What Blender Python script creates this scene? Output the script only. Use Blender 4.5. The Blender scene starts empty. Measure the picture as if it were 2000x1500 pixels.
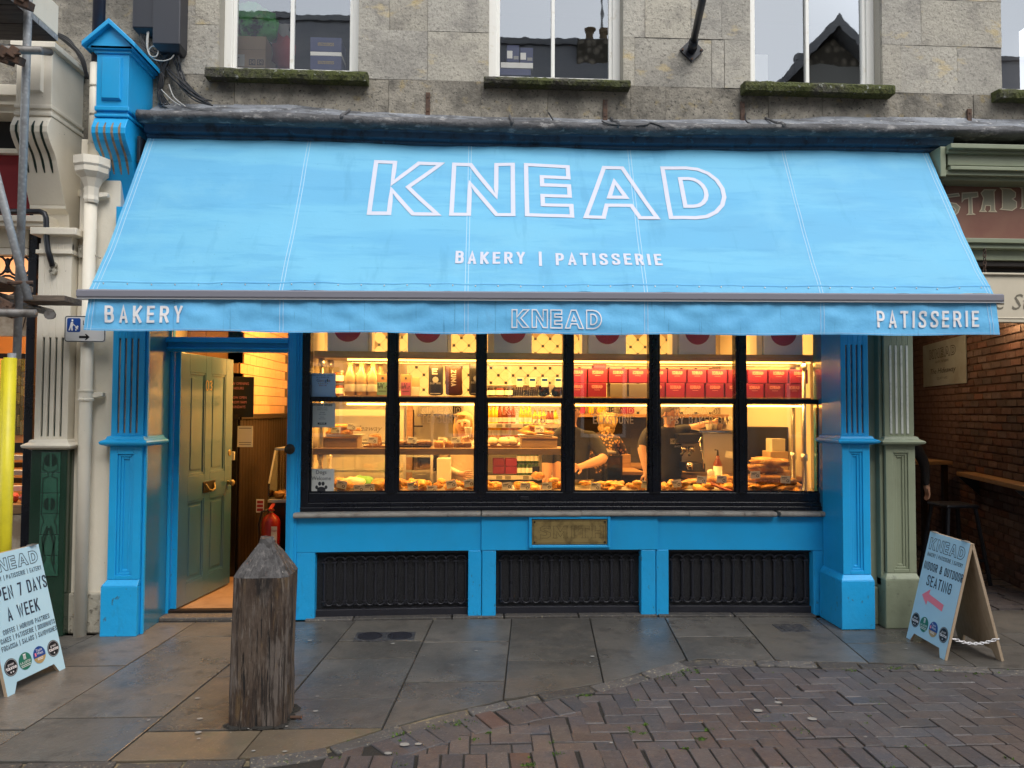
import bpy, bmesh, math, random
from mathutils import Vector, Matrix, noise as mnoise
R = math.radians
random.seed(11)
sc = bpy.context.scene
COL = sc.collection
# ---------------------------------------------------------------- camera
CAM = Vector((0.0, -5.76, 1.6)); FPX = 1450.0
YAW, PITCH, ROLL = .04806, .03508, .00474
_f = Vector((math.sin(YAW)*math.cos(PITCH), math.cos(YAW)*math.cos(PITCH), math.sin(PITCH)))
_r = Vector((math.cos(YAW), -math.sin(YAW), 0)); _u = _r.cross(_f)
_r, _u = _r*math.cos(ROLL)+_u*math.sin(ROLL), _u*math.cos(ROLL)-_r*math.sin(ROLL)
cd = bpy.data.cameras.new('camera'); cam = bpy.data.objects.new('camera', cd); COL.objects.link(cam)
cd.sensor_fit = 'HORIZONTAL'; cd.sensor_width = 36; cd.lens = 36*FPX/2000
cd.clip_start = .05; cd.clip_end = 400
m = Matrix((_r, _u, -_f)).transposed().to_4x4(); m.translation = CAM
cam.matrix_world = m; sc.camera = cam
# ---------------------------------------------------------------- sky, sun, exposure
SUN_EL, SUN_ROT = R(52), R(157)
w = bpy.data.worlds.new('World'); sc.world = w; w.use_nodes = True
nt = w.node_tree; bg = nt.nodes['Background']
sky = nt.nodes.new('ShaderNodeTexSky'); sky.sky_type = 'NISHITA'; sky.sun_disc = False
sky.sun_elevation = SUN_EL; sky.sun_rotation = SUN_ROT; sky.dust_density = .7; sky.air_density = 1.0
hs = nt.nodes.new('ShaderNodeHueSaturation'); hs.inputs['Saturation'].default_value = .22
nt.links.new(sky.outputs[0], hs.inputs['Color']); nt.links.new(hs.outputs[0], bg.inputs['Color'])
bg.inputs['Strength'].default_value = .15
sl = bpy.data.lights.new('sun', 'SUN'); sl.energy = .95; sl.angle = R(35); sl.color = (1, .96, .9)
so = bpy.data.objects.new('sun', sl); COL.objects.link(so)
sd = Vector((math.sin(SUN_ROT)*math.cos(SUN_EL), math.cos(SUN_ROT)*math.cos(SUN_EL), math.sin(SUN_EL)))
so.rotation_euler = sd.to_track_quat('Z', 'Y').to_euler(); so.location = (0, -6, 20)
vs = sc.view_settings; vs.view_transform = 'Standard'; vs.look = 'None'; vs.gamma = 1; vs.use_curve_mapping = False
vs.exposure = 1.22

def ray(px, py): return _f + _r*((px-1000)/FPX) + _u*((750-py)/FPX)
def V(px, py, y):
    d = ray(px, py); return CAM + d*((y-CAM.y)/d.y)
def G(px, py, z=0.0):
    d = ray(px, py); return CAM + d*((z-CAM.z)/d.z)
def X(px, py, y): return V(px, py, y).x
def Z(px, py, y): return V(px, py, y).z
def RF(px, py, yo, g=0.05):      # a point of the opposite side of the street seen mirrored in the glass at y = g
    p = V(px, py, 2*g-yo); return Vector((p.x, yo, p.z))
def bow(x): return .07*max(0.0, 1-((x-.69)/2.12)**2)     # the shop front is slightly bowed inwards

# ---------------------------------------------------------------- materials
MATS = {}
def mat(name, c, rough=.5, metal=0., layers=(), bump=(), rnd=0., hue=0., rough2=None, coat=0., emit=None, estr=1., spec=.5, rscale=5.):
    m = bpy.data.materials.new(name); m.use_nodes = True; MATS[name] = m
    n = m.node_tree.nodes; L = m.node_tree.links.new
    b = n['Principled BSDF']
    b.inputs['Roughness'].default_value = rough; b.inputs['Metallic'].default_value = metal
    b.inputs['Specular IOR Level'].default_value = spec
    if coat: b.inputs['Coat Weight'].default_value = coat; b.inputs['Coat Roughness'].default_value = .12
    if emit: b.inputs['Emission Color'].default_value = (*emit, 1); b.inputs['Emission Strength'].default_value = estr
    geo = n.new('ShaderNodeNewGeometry'); oi = n.new('ShaderNodeObjectInfo')
    off = n.new('ShaderNodeMath'); off.operation = 'MULTIPLY'; off.inputs[1].default_value = 31. if rnd else 0.
    L(oi.outputs['Random'], off.inputs[0])
    va = n.new('ShaderNodeVectorMath'); va.operation = 'ADD'
    L(geo.outputs['Position'], va.inputs[0]); L(off.outputs[0], va.inputs[1])
    def tex(kind, scale, stretch):
        mp = n.new('ShaderNodeMapping'); mp.inputs['Scale'].default_value = stretch; L(va.outputs[0], mp.inputs[0])
        if kind == 'v':
            t = n.new('ShaderNodeTexVoronoi'); t.inputs['Scale'].default_value = scale; L(mp.outputs[0], t.inputs['Vector']); return t.outputs['Distance']
        t = n.new('ShaderNodeTexNoise'); t.inputs['Scale'].default_value = scale; t.inputs['Detail'].default_value = 7 if kind == 'n' else 2
        t.inputs['Roughness'].default_value = .62
        L(mp.outputs[0], t.inputs['Vector']); return t.outputs['Fac']
    rgb = n.new('ShaderNodeRGB'); rgb.outputs[0].default_value = (*c, 1); cur = rgb.outputs[0]
    for ly in layers:
        kind, scale, lo, hi, c2 = ly[:5]; st = ly[5] if len(ly) > 5 else (1, 1, 1); amt = ly[6] if len(ly) > 6 else 1.
        mr = n.new('ShaderNodeMapRange'); mr.inputs['From Min'].default_value = lo; mr.inputs['From Max'].default_value = hi
        mr.inputs['To Max'].default_value = amt
        L(tex(kind, scale, st), mr.inputs['Value'])
        mx = n.new('ShaderNodeMix'); mx.data_type = 'RGBA'; L(mr.outputs[0], mx.inputs['Factor']); L(cur, mx.inputs['A']); mx.inputs['B'].default_value = (*c2, 1); cur = mx.outputs['Result']
    if rnd or hue:
        h = n.new('ShaderNodeHueSaturation'); mr = n.new('ShaderNodeMapRange'); mr.inputs['To Min'].default_value = 1-rnd; mr.inputs['To Max'].default_value = 1+rnd
        L(oi.outputs['Random'], mr.inputs['Value']); L(mr.outputs[0], h.inputs['Value']); L(cur, h.inputs['Color'])
        if hue:
            m3 = n.new('ShaderNodeMath'); m3.operation = 'MULTIPLY'; m3.inputs[1].default_value = 7.31; L(oi.outputs['Random'], m3.inputs[0])
            m4 = n.new('ShaderNodeMath'); m4.operation = 'FRACT'; L(m3.outputs[0], m4.inputs[0])
            m2 = n.new('ShaderNodeMapRange'); m2.inputs['To Min'].default_value = 1-hue*6; m2.inputs['To Max'].default_value = 1+hue*6; L(m4.outputs[0], m2.inputs['Value']); L(m2.outputs[0], h.inputs['Saturation'])
        cur = h.outputs[0]
    L(cur, b.inputs['Base Color'])
    if rough2 is not None:
        mr = n.new('ShaderNodeMapRange'); mr.inputs['From Min'].default_value = .35; mr.inputs['From Max'].default_value = .65
        mr.inputs['To Min'].default_value = rough; mr.inputs['To Max'].default_value = rough2
        L(tex('n', rscale, (1, 1, 1)), mr.inputs['Value']); L(mr.outputs[0], b.inputs['Roughness'])
    prev = None
    for bp in bump:
        kind, scale, strength, dist = bp[:4]; st = bp[4] if len(bp) > 4 else (1, 1, 1)
        bn = n.new('ShaderNodeBump'); bn.inputs['Strength'].default_value = strength; bn.inputs['Distance'].default_value = dist
        L(tex(kind, scale, st), bn.inputs['Height'])
        if prev: L(prev, bn.inputs['Normal'])
        prev = bn.outputs[0]
    if prev: L(prev, b.inputs['Normal'])
    return m
def glassmat(name, refl, tint=(1, 1, 1), wav=0.):
    m = bpy.data.materials.new(name); m.use_nodes = True; n = m.node_tree.nodes; L = m.node_tree.links.new
    n.remove(n['Principled BSDF']); out = n['Material Output']
    t = n.new('ShaderNodeBsdfTransparent'); t.inputs[0].default_value = (*tint, 1)
    g = n.new('ShaderNodeBsdfGlossy'); g.inputs['Roughness'].default_value = .012; g.inputs['Color'].default_value = (.93, .97, 1, 1)
    fr = n.new('ShaderNodeFresnel'); fr.inputs['IOR'].default_value = 1.5
    mr = n.new('ShaderNodeMapRange'); mr.inputs['From Min'].default_value = .04; mr.inputs['To Min'].default_value = refl; L(fr.outputs[0], mr.inputs['Value'])
    if wav:
        tx = n.new('ShaderNodeTexNoise'); tx.inputs['Scale'].default_value = 5; tc = n.new('ShaderNodeNewGeometry'); L(tc.outputs['Position'], tx.inputs['Vector'])
        bn = n.new('ShaderNodeBump'); bn.inputs['Strength'].default_value = 1; bn.inputs['Distance'].default_value = wav; L(tx.outputs['Fac'], bn.inputs['Height']); L(bn.outputs[0], g.inputs['Normal'])
    mx = n.new('ShaderNodeMixShader'); L(mr.outputs[0], mx.inputs[0]); L(t.outputs[0], mx.inputs[1]); L(g.outputs[0], mx.inputs[2]); L(mx.outputs[0], out.inputs[0])
    MATS[name] = m; return m
M = MATS
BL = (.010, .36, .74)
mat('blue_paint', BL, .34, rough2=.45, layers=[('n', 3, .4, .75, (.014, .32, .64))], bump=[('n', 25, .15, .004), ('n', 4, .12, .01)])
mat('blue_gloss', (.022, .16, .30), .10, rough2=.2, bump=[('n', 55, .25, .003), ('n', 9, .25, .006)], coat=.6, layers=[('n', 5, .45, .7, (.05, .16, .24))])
mat('blue_worn', BL, .4, rough2=.55, layers=[('n', 3, .4, .75, (.014, .32, .64)), ('n', 22, .63, .70, (.05, .10, .13), (1, 1, .6)), ('n', 7, .62, .72, (.02, .22, .42), (1, 1, .3), .6)], bump=[('n', 30, .35, .006), ('n', 5, .4, .015)])
mat('navy_paint', (.022, .07, .13), .45, layers=[('n', 9, .5, .66, (.010, .022, .036)), ('n', 16, .6, .7, (.03, .15, .27))], bump=[('n', 30, .3, .006)])
mat('black_paint', (.006, .007, .012), .22, rough2=.36, bump=[('n', 18, .12, .004)], layers=[('n', 30, .72, .78, (.03, .03, .04))])
mat('black_iron', (.018, .018, .024), .27, rough2=.5, bump=[('n', 60, .5, .004)], layers=[('n', 20, .6, .8, (.02, .02, .025))])
mat('wire_mesh', (.020, .020, .025), .5, bump=[('v', 130, .6, .004)], layers=[('v', 130, .25, .6, (.004, .004, .005))])
mat('flute_tan', (.33, .25, .17), .6, layers=[('n', 20, .4, .7, (.11, .09, .07))])
mat('flute_white', (.55, .56, .50), .5, layers=[('n', 20, .5, .7, (.4, .42, .36))])
mat('flute_dark', (.012, .028, .02), .3)
mat('sage_paint', (.235, .262, .175), .38, rough2=.5, layers=[('n', 4, .45, .75, (.20, .22, .145))], bump=[('n', 25, .2, .004)])
mat('sage_dirty', (.235, .262, .175), .45, rough2=.6, layers=[('n', 4, .45, .75, (.18, .20, .13)), ('n', 18, .58, .72, (.12, .125, .085))], bump=[('n', 25, .4, .006)])
mat('cream_paint', (.78, .72, .60), .42, rough2=.6, layers=[('n', 2.5, .45, .75, (.69, .635, .52)), ('n', 30, .69, .74, (.22, .19, .15))], bump=[('n', 14, .3, .008), ('n', 60, .2, .003)])
mat('cream_dirty', (.60, .56, .47), .6, rough2=.8, layers=[('n', 8, .46, .66, (.22, .19, .14)), ('v', 18, .05, .25, (.40, .37, .30)), ('n', 20, .55, .66, (.05, .045, .03))], bump=[('n', 20, .7, .012)])
mat('green_tile', (.035, .115, .075), .12, coat=.8, layers=[('n', 6, .4, .7, (.02, .07, .045))], bump=[('n', 10, .1, .003)])
mat('dark_green', (.010, .035, .020), .14, coat=.7, bump=[('n', 8, .15, .004)])
mat('stone', (.43, .40, .335), .92, rnd=.05, hue=.02, layers=[('n', .9, .42, .66, (.31, .29, .25)), ('n', 4.5, .50, .68, (.22, .205, .18), (1, 1, 1), .75), ('n', 55, .54, .68, (.12, .112, .10), (1, 1, 1), .75), ('n', 130, .58, .70, (.50, .47, .41), (1, 1, 1), .7), ('v', 17, .13, .04, (.11, .10, .085), (1, 1, 1), .55), ('n', 3.2, .59, .66, (.47, .38, .22), (.9, 1, 1.8), .8), ('n', 1.3, .56, .72, (.145, .135, .12), (1, 1, .8), .6)],
    bump=[('n', 7, .55, .02), ('n', 30, .9, .011), ('n', 110, .6, .004)])
mat('stone_dark', (.27, .245, .20), .92, rnd=.15, layers=[('n', 5, .42, .62, (.13, .118, .098)), ('n', 9, .58, .68, (.27, .22, .13)), ('n', 50, .56, .68, (.04, .04, .035))], bump=[('n', 14, .9, .025), ('n', 70, .6, .006)])
mat('moss_stone', (.075, .070, .055), .95, layers=[('n', 3.2, .40, .54, (.075, .088, .020)), ('n', 20, .5, .62, (.105, .11, .032), (1, 1, 1), .7), ('n', 45, .52, .66, (.018, .024, .006)), ('n', 15, .63, .68, (.36, .37, .33)), ('n', 60, .66, .7, (.3, .31, .27))], bump=[('n', 28, 1., .03), ('n', 90, 1., .012)])
mat('mortar', (.36, .335, .285), .95, bump=[('n', 40, .6, .01)])
mat('lead', (.22, .235, .26), .5, rough2=.68, layers=[('n', 7, .42, .6, (.075, .078, .085), (.6, 1, 2)), ('n', 25, .58, .66, (.42, .42, .41)), ('n', 30, .6, .7, (.03, .03, .03))], bump=[('n', 9, .6, .02), ('n', 40, .4, .006)])
mat('lead_dark', (.095, .095, .10), .6, rough2=.75, layers=[('n', 6, .47, .60, (.045, .045, .047), (.5, 1, 1.5)), ('n', 14, .56, .66, (.30, .29, .28), (.7, 1, 1.6), .8), ('n', 30, .6, .7, (.03, .03, .03))], bump=[('n', 8, .9, .03), ('n', 40, .6, .008)])
mat('white_paint', (.80, .79, .74), .35, layers=[('n', 12, .6, .75, (.66, .62, .52))], bump=[('n', 40, .2, .003)])
mat('rust', (.10, .055, .035), .85, layers=[('n', 25, .45, .65, (.05, .035, .03))], bump=[('n', 60, .6, .004)])
mat('black_metal', (.012, .014, .020), .38, bump=[('n', 60, .15, .002)])
mat('grey_plastic', (.035, .037, .045), .45, bump=[('n', 10, .1, .005)])
mat('navy_pipe', (.03, .035, .055), .35)
mat('cable', (.02, .02, .022), .5)
mat('cable_pale', (.42, .41, .38), .5)
mat('galv', (.46, .47, .48), .42, metal=.25, rough2=.5, layers=[('v', 40, .1, .5, (.33, .34, .35)), ('n', 10, .55, .7, (.22, .21, .20))])
mat('galv_dirty', (.22, .21, .20), .55, metal=.5, layers=[('n', 12, .45, .65, (.10, .085, .07))], bump=[('n', 40, .4, .004)])
mat('yellow_foam', (.70, .60, .02), .45, layers=[('n', 6, .45, .75, (.56, .48, .02)), ('n', 30, .7, .75, (.2, .18, .03))], bump=[('n', 12, .25, .006)])
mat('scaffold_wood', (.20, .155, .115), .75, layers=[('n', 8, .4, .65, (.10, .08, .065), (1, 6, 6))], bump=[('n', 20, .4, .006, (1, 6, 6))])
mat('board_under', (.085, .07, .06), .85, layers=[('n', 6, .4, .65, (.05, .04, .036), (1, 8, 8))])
mat('sign_white', (.62, .62, .62), .35); mat('sign_black', (.008, .008, .01), .4); mat('sign_blue', (.01, .06, .28), .35)
mat('print_white', (.80, .79, .80), .6); mat('print_navy', (.018, .03, .06), .5); mat('print_pink', (.85, .22, .28), .5)
mat('aboard_blue', (.44, .67, .80), .35, layers=[('n', 3, .4, .7, (.41, .64, .77))]); mat('ply', (.42, .32, .22), .55, layers=[('n', 8, .4, .7, (.34, .25, .165), (6, 6, 1))], bump=[('n', 40, .1, .002, (6, 6, 1))])
mat('badge_green', (.02, .17, .11), .4); mat('badge_gold', (.42, .29, .12), .4); mat('badge_grey', (.35, .36, .37), .4)
mat('brass', (.36, .26, .10), .42, metal=.45, rough2=.5, layers=[('n', 14, .45, .68, (.17, .115, .045))], bump=[('n', 40, .15, .002)])
mat('brass_dark', (.10, .07, .03), .5, metal=.3)
mat('old_brass', (.05, .04, .03), .4, metal=.7)
mat('sill_stone', (.33, .30, .26), .8, layers=[('n', 8, .45, .65, (.22, .19, .165)), ('n', 40, .6, .7, (.12, .11, .1))], bump=[('n', 25, .6, .008)])
mat('timber', (.13, .092, .066), .82, layers=[('n', 2.2, .45, .56, (.058, .034, .021), (2, 2, .9)), ('n', 4.0, .52, .60, (.20, .165, .14), (2.4, 2.4, .7), .8), ('n', 3.6, .55, .61, (.21, .13, .055), (3.4, 3.4, .55), .65), ('n', 10, .53, .58, (.034, .022, .016), (5, 5, .3), .85), ('n', 2.6, .54, .60, (.012, .009, .008), (2.2, 2.2, .75), .92), ('n', 2.2, .60, .66, (.045, .055, .015), (2, 2, .8), .8), ('n', 24, .57, .66, (.27, .225, .185), (5, 5, .38), .7), ('n', 14, .59, .61, (.010, .008, .007), (4, 4, .16))],
    bump=[('n', 11, 1., .022, (5, 5, .3)), ('n', 36, 1., .012, (5, 5, .4)), ('n', 70, .6, .005)])
mat('timber_cap', (.055, .050, .048), .6, layers=[('n', 7, .48, .60, (.022, .018, .016), (2, 2, 1)), ('n', 16, .54, .64, (.14, .125, .115), (3, 3, 1), .7), ('n', 12, .63, .68, (.16, .06, .035)), ('n', 20, .67, .7, (.4, .36, .32))], bump=[('n', 20, .9, .012)])
mat('slab', (.112, .101, .087), .21, rnd=.12, hue=.03, rough2=.48, rscale=1.1, layers=[('n', 1.0, .44, .60, (.070, .066, .060)), ('n', 3.5, .52, .64, (.125, .112, .095), (1, 1, 1), .6), ('n', 9, .54, .62, (.058, .053, .048), (1, 1, 1), .7), ('n', 36, .52, .66, (.135, .123, .108), (1, 1, 1), .6), ('n', 60, .58, .68, (.05, .046, .042), (1, 1, 1), .6), ('n', 110, .62, .72, (.23, .215, .19), (1, 1, 1), .6), ('v', 7, .034, .024, (.30, .285, .26), (1, 1, 1), .7)], bump=[('n', 5, .35, .012), ('n', 45, .5, .004), ('n', 120, .4, .002)])
mat('slab_tan', (.15, .115, .075), .32, rnd=.12, rough2=.6, layers=[('n', 2, .42, .62, (.11, .085, .06)), ('n', 7, .58, .68, (.10, .095, .05)), ('n', 70, .62, .72, (.28, .24, .18)), ('v', 7, .03, .018, (.5, .46, .4))], bump=[('n', 6, .35, .01), ('n', 60, .4, .004)])
mat('paver', (.086, .072, .068), .34, rnd=.16, hue=.05, rough2=.62, rscale=1.3, layers=[('n', 4, .44, .62, (.068, .058, .057)), ('n', 1.3, .50, .64, (.060, .060, .068)), ('n', 26, .54, .66, (.108, .090, .084), (1, 1, 1), .7), ('n', 40, .58, .68, (.038, .032, .030), (1, 1, 1), .7), ('n', 95, .60, .70, (.24, .205, .185), (1, 1, 1), .8)], bump=[('n', 18, .6, .007), ('n', 90, .6, .003)])
mat('paver_red', (.105, .066, .054), .45, rnd=.2, rough2=.7, layers=[('n', 8, .42, .64, (.10, .055, .042)), ('n', 80, .62, .7, (.26, .2, .17))], bump=[('n', 18, .5, .006), ('n', 90, .5, .003)])
mat('kerb_stone', (.082, .073, .066), .5, rnd=.35, hue=.05, rough2=.75, layers=[('n', 8, .45, .64, (.06, .055, .052)), ('n', 60, .58, .68, (.30, .25, .16)), ('n', 20, .62, .7, (.02, .02, .02))], bump=[('n', 14, .9, .015), ('n', 70, .6, .005)])
mat('soil', (.022, .019, .015), .9, bump=[('n', 60, .8, .01)]); mat('joint_mortar', (.22, .17, .10), .9, layers=[('n', 20, .45, .65, (.10, .085, .05))], bump=[('n', 40, .6, .008)])
mat('moss', (.05, .095, .012), .9, layers=[('n', 40, .4, .65, (.11, .2, .02))])
mat('drain_metal', (.06, .06, .065), .5, metal=.4, rough2=.65, layers=[('n', 20, .5, .7, (.12, .11, .1))], bump=[('v', 60, .8, .006)])
mat('gum', (.27, .255, .23), .7)
mat('brick', (.105, .056, .044), .8, rnd=.35, hue=.05, layers=[('n', 12, .45, .66, (.07, .035, .026)), ('n', 40, .6, .72, (.19, .10, .07))], bump=[('n', 22, .8, .008), ('n', 80, .5, .003)])
mat('brick_joint', (.085, .05, .036), .95, bump=[('n', 40, .6, .008)])
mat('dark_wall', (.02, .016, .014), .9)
mat('tin_sign', (.30, .33, .33), .35, metal=.1, layers=[('n', 3, .4, .7, (.20, .20, .175))])
mat('stable_board', (.17, .058, .036), .5, layers=[('n', 2, .35, .7, (.23, .11, .065))], bump=[('n', 20, .1, .003)])
mat('letter_gold', (.58, .48, .32), .5); mat('letter_shade', (.30, .27, .18), .5); mat('fascia_cream', (.62, .55, .42), .4, layers=[('n', 2, .4, .7, (.56, .49, .37))])
mat('letter_taupe', (.16, .14, .10), .5)
mat('wood_light', (.34, .19, .085), .5, layers=[('n', 6, .4, .68, (.24, .13, .055), (1, 7, 7))], bump=[('n', 20, .15, .003, (1, 7, 7))])
mat('wood_shelf', (.30, .20, .11), .5, layers=[('n', 6, .4, .68, (.21, .135, .07), (1, 7, 7))])
mat('wood_dark', (.03, .017, .010), .55, spec=.2, layers=[('n', 8, .4, .68, (.018, .011, .007), (1, 7, 7))])
mat('steel', (.55, .54, .52), .28, metal=.9, rough2=.4); mat('chrome', (.7, .68, .64), .12, metal=1.)
mat('tile_white', (.66, .62, .52), .22, rnd=.05); mat('tile_black', (.03, .027, .025), .3); mat('tile_amber_lit', (.62, .33, .15), .15, rnd=.06, coat=.4)  # entrance tiles are white; the amber lamplight is put into their colour
mat('grout', (.30, .25, .19), .8); mat('grout_dark', (.10, .06, .04), .8)
mat('plaster_in', (.60, .54, .42), .7); mat('floor_in', (.33, .20, .11), .5, layers=[('n', 9, .45, .65, (.26, .15, .08))])
mat('black_in', (.012, .010, .010), .3); mat('slate_tile', (.04, .035, .032), .35, rnd=.25)
mat('door_green', (.05, .13, .185), .13, coat=.7, rough2=.2, layers=[('n', 4, .4, .7, (.055, .12, .165))], bump=[('n', 30, .22, .003), ('n', 5, .3, .008)])
mat('red_paint', (.34, .012, .010), .3, coat=.4); mat('red_box', (.28, .016, .062), .5, rnd=.18, layers=[('n', 3, .4, .7, (.24, .015, .055))]); mat('grey_box', (.19, .17, .15), .6, rnd=.15)
mat('box_blue', (.50, .62, .95), .45); mat('burgundy', (.26, .010, .075), .45); mat('pink_ink', (.78, .30, .30), .5)
mat('card', (.72, .70, .64), .55); mat('ink', (.03, .03, .035), .6); mat('ink_mid', (.25, .24, .22), .6); mat('paper_blue', (.45, .60, .78), .5)
mat('kraft', (.33, .20, .10), .65, rnd=.15); mat('cardboard', (.56, .39, .22), .7, layers=[('n', 3, .4, .7, (.50, .34, .19))])
mat('foil_black', (.012, .011, .011), .35, bump=[('n', 14, .3, .008)]); mat('foil_brown', (.05, .014, .010), .35, bump=[('n', 14, .3, .008)])
mat('milk', (.50, .37, .22), .15, coat=.6); mat('teal_label', (.18, .36, .30), .5); mat('pink_label', (.42, .10, .22), .5); mat('jam_red', (.22, .02, .02), .15, coat=.6); mat('jam_dark', (.05, .02, .015), .15, coat=.6); mat('jam_orange', (.5, .14, .02), .15, coat=.6)
mat('juice_yellow', (.80, .42, .02), .12, coat=.5); mat('juice_brown', (.22, .05, .015), .12, coat=.5); mat('can_green', (.05, .11, .04), .3); mat('can_pink', (.6, .2, .14), .3); mat('can_teal', (.15, .32, .26), .3)
mat('pastry', (.60, .30, .075), .45, rnd=.22, layers=[('n', 12, .42, .62, (.34, .13, .025)), ('n', 30, .55, .68, (.76, .50, .18))], bump=[('n', 22, .9, .015)])
mat('bread', (.50, .26, .085), .6, rnd=.15, layers=[('n', 9, .42, .62, (.24, .095, .025)), ('n', 26, .55, .66, (.72, .56, .34))], bump=[('n', 14, .9, .025), ('n', 50, .6, .006)])
mat('brownie', (.10, .045, .02), .6, rnd=.25, layers=[('n', 25, .5, .65, (.30, .16, .07))], bump=[('n', 30, .8, .01)])
mat('meringue', (.72, .58, .42), .6, layers=[('n', 10, .45, .65, (.55, .36, .2))], bump=[('n', 20, .4, .01)])
mat('green_leaf', (.12, .32, .06), .6)
mat('skin', (.60, .35, .24), .5, bump=[('n', 60, .1, .002)]); mat('hair_blonde', (.42, .26, .11), .55, layers=[('n', 30, .4, .65, (.62, .44, .22), (5, 5, .7))], bump=[('n', 40, .9, .01, (5, 5, .6))])
mat('hair_grey', (.30, .26, .22), .6, bump=[('n', 50, .8, .006)])
mat('cloth_black', (.022, .021, .024), .85, bump=[('n', 9, .5, .03)]); mat('cloth_cream', (.60, .50, .36), .8, bump=[('n', 9, .5, .03)]); mat('cloth_khaki', (.13, .10, .06), .85, bump=[('n', 9, .4, .03)])
mat('leopard', (.42, .22, .07), .8, layers=[('v', 34, .33, .42, (.025, .014, .01))], bump=[('n', 9, .4, .02)])
mat('eye', (.03, .02, .015), .2); mat('lip', (.40, .12, .10), .5)
mat('bag_green', (.10, .50, .10), .35, layers=[('n', 5, .5, .56, (.012, .014, .014), (1, 1, 1)), ('n', 9, .58, .64, (.25, .5, .12))], bump=[('n', 6, .8, .03)])
mat('cloth_red', (.24, .015, .02), .8); mat('box_navy', (.022, .03, .10), .5); mat('gold_ink', (.35, .26, .08), .5)
mat('butcher_orange', (.62, .30, .10), .6); mat('meat', (.42, .06, .05), .35, rnd=.3, layers=[('n', 20, .5, .62, (.62, .30, .24))], bump=[('n', 20, .6, .015)]); mat('marble', (.50, .42, .32), .3, layers=[('n', 5, .45, .6, (.3, .22, .15))])
mat('stained_glass', (.10, .10, .06), .2, rnd=.5, hue=.1)
mat('render_grey', (.24, .235, .22), .9, bump=[('n', 30, .4, .01)]); mat('roof_slate', (.20, .205, .225), .7, rnd=.2, bump=[('n', 3, .6, .05, (1, 6, 6))], layers=[('n', 1.2, .4, .6, (.24, .24, .25))]); mat('rubble', (.28, .24, .19), .95, layers=[('v', 5, .1, .5, (.07, .06, .045))], bump=[('v', 6, .9, .05)])
mat('chimney_clay', (.24, .17, .10), .85, layers=[('n', 3, .45, .65, (.12, .09, .06))]); mat('dark_glass', (.01, .012, .015), .08)
mat('strip_light', (1, .8, .5), .5, emit=(1., .52, .09), estr=1.9); mat('lamp_disc', (1, .8, .5), .5, emit=(1., .66, .30), estr=14.)
mat('lamp_orange', (1, .6, .3), .5, emit=(1., .43, .17), estr=.5)
glassmat('glass_shop', .07); glassmat('glass_upper', .24, (1, 1, 1), .0003); glassmat('glass_clear', .06, (.95, .97, .95))
# awning canvas: diffuse cloth that lets a little light through, with damp bands and drip stains
def awning_mat():
    m = mat('awning_cloth', (.22, .66, .96), .6, layers=[('n', 1.3, .46, .54, (.17, .57, .91), (.3, 2.2, 2.2), .85), ('n', 7, .56, .64, (.14, .50, .83), (.25, 2.5, 2.5), .5), ('n', 60, .70, .76, (.08, .30, .52), (1, .5, .5), .6), ('n', 3, .55, .72, (.26, .70, .97), (.8, .8, .8), .6), ('n', 5, .57, .67, (.11, .42, .70), (1.4, .3, .3), .35), ('v', 11, .05, .02, (.07, .24, .40), (1, 1, 1), .5)], bump=[('n', 3, .25, .02, (1, 2, 2)), ('n', 8, .2, .006)])
    n = m.node_tree.nodes; L = m.node_tree.links.new; b = n['Principled BSDF']; out = n['Material Output']
    tr = n.new('ShaderNodeBsdfTranslucent'); tr.inputs[0].default_value = (.05, .33, .70, 1)
    mx = n.new('ShaderNodeMixShader'); mx.inputs[0].default_value = .32
    L(b.outputs[0], mx.inputs[1]); L(tr.outputs[0], mx.inputs[2]); L(mx.outputs[0], out.inputs[0]); return m
awning_mat()
mat('valance_cloth', (.15, .52, .86), .62, layers=[('n', 3, .45, .65, (.12, .45, .78)), ('n', 9, .60, .74, (.035, .17, .34), (5, .1, .25), .7), ('n', 5, .60, .72, (.14, .42, .70), (1, 1, 1), .6)], bump=[('n', 5, .4, .018), ('n', 14, .2, .006)])
mat('canvas_print', (.56, .58, .68), .65)
_v = mat('vinyl', (.75, .70, .60), .5); _n = _v.node_tree.nodes; _t = _n.new('ShaderNodeBsdfTranslucent'); _t.inputs[0].default_value = (.85, .80, .68, 1); _x = _n.new('ShaderNodeMixShader'); _x.inputs[0].default_value = .55
_v.node_tree.links.new(_n['Principled BSDF'].outputs[0], _x.inputs[1]); _v.node_tree.links.new(_t.outputs[0], _x.inputs[2]); _v.node_tree.links.new(_x.outputs[0], _n['Material Output'].inputs[0])
mat('stitch', (.42, .66, .86), .7); mat('rail_grey', (.20, .20, .235), .45, rough2=.55); mat('alu', (.62, .62, .62), .35, metal=.6)

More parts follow.
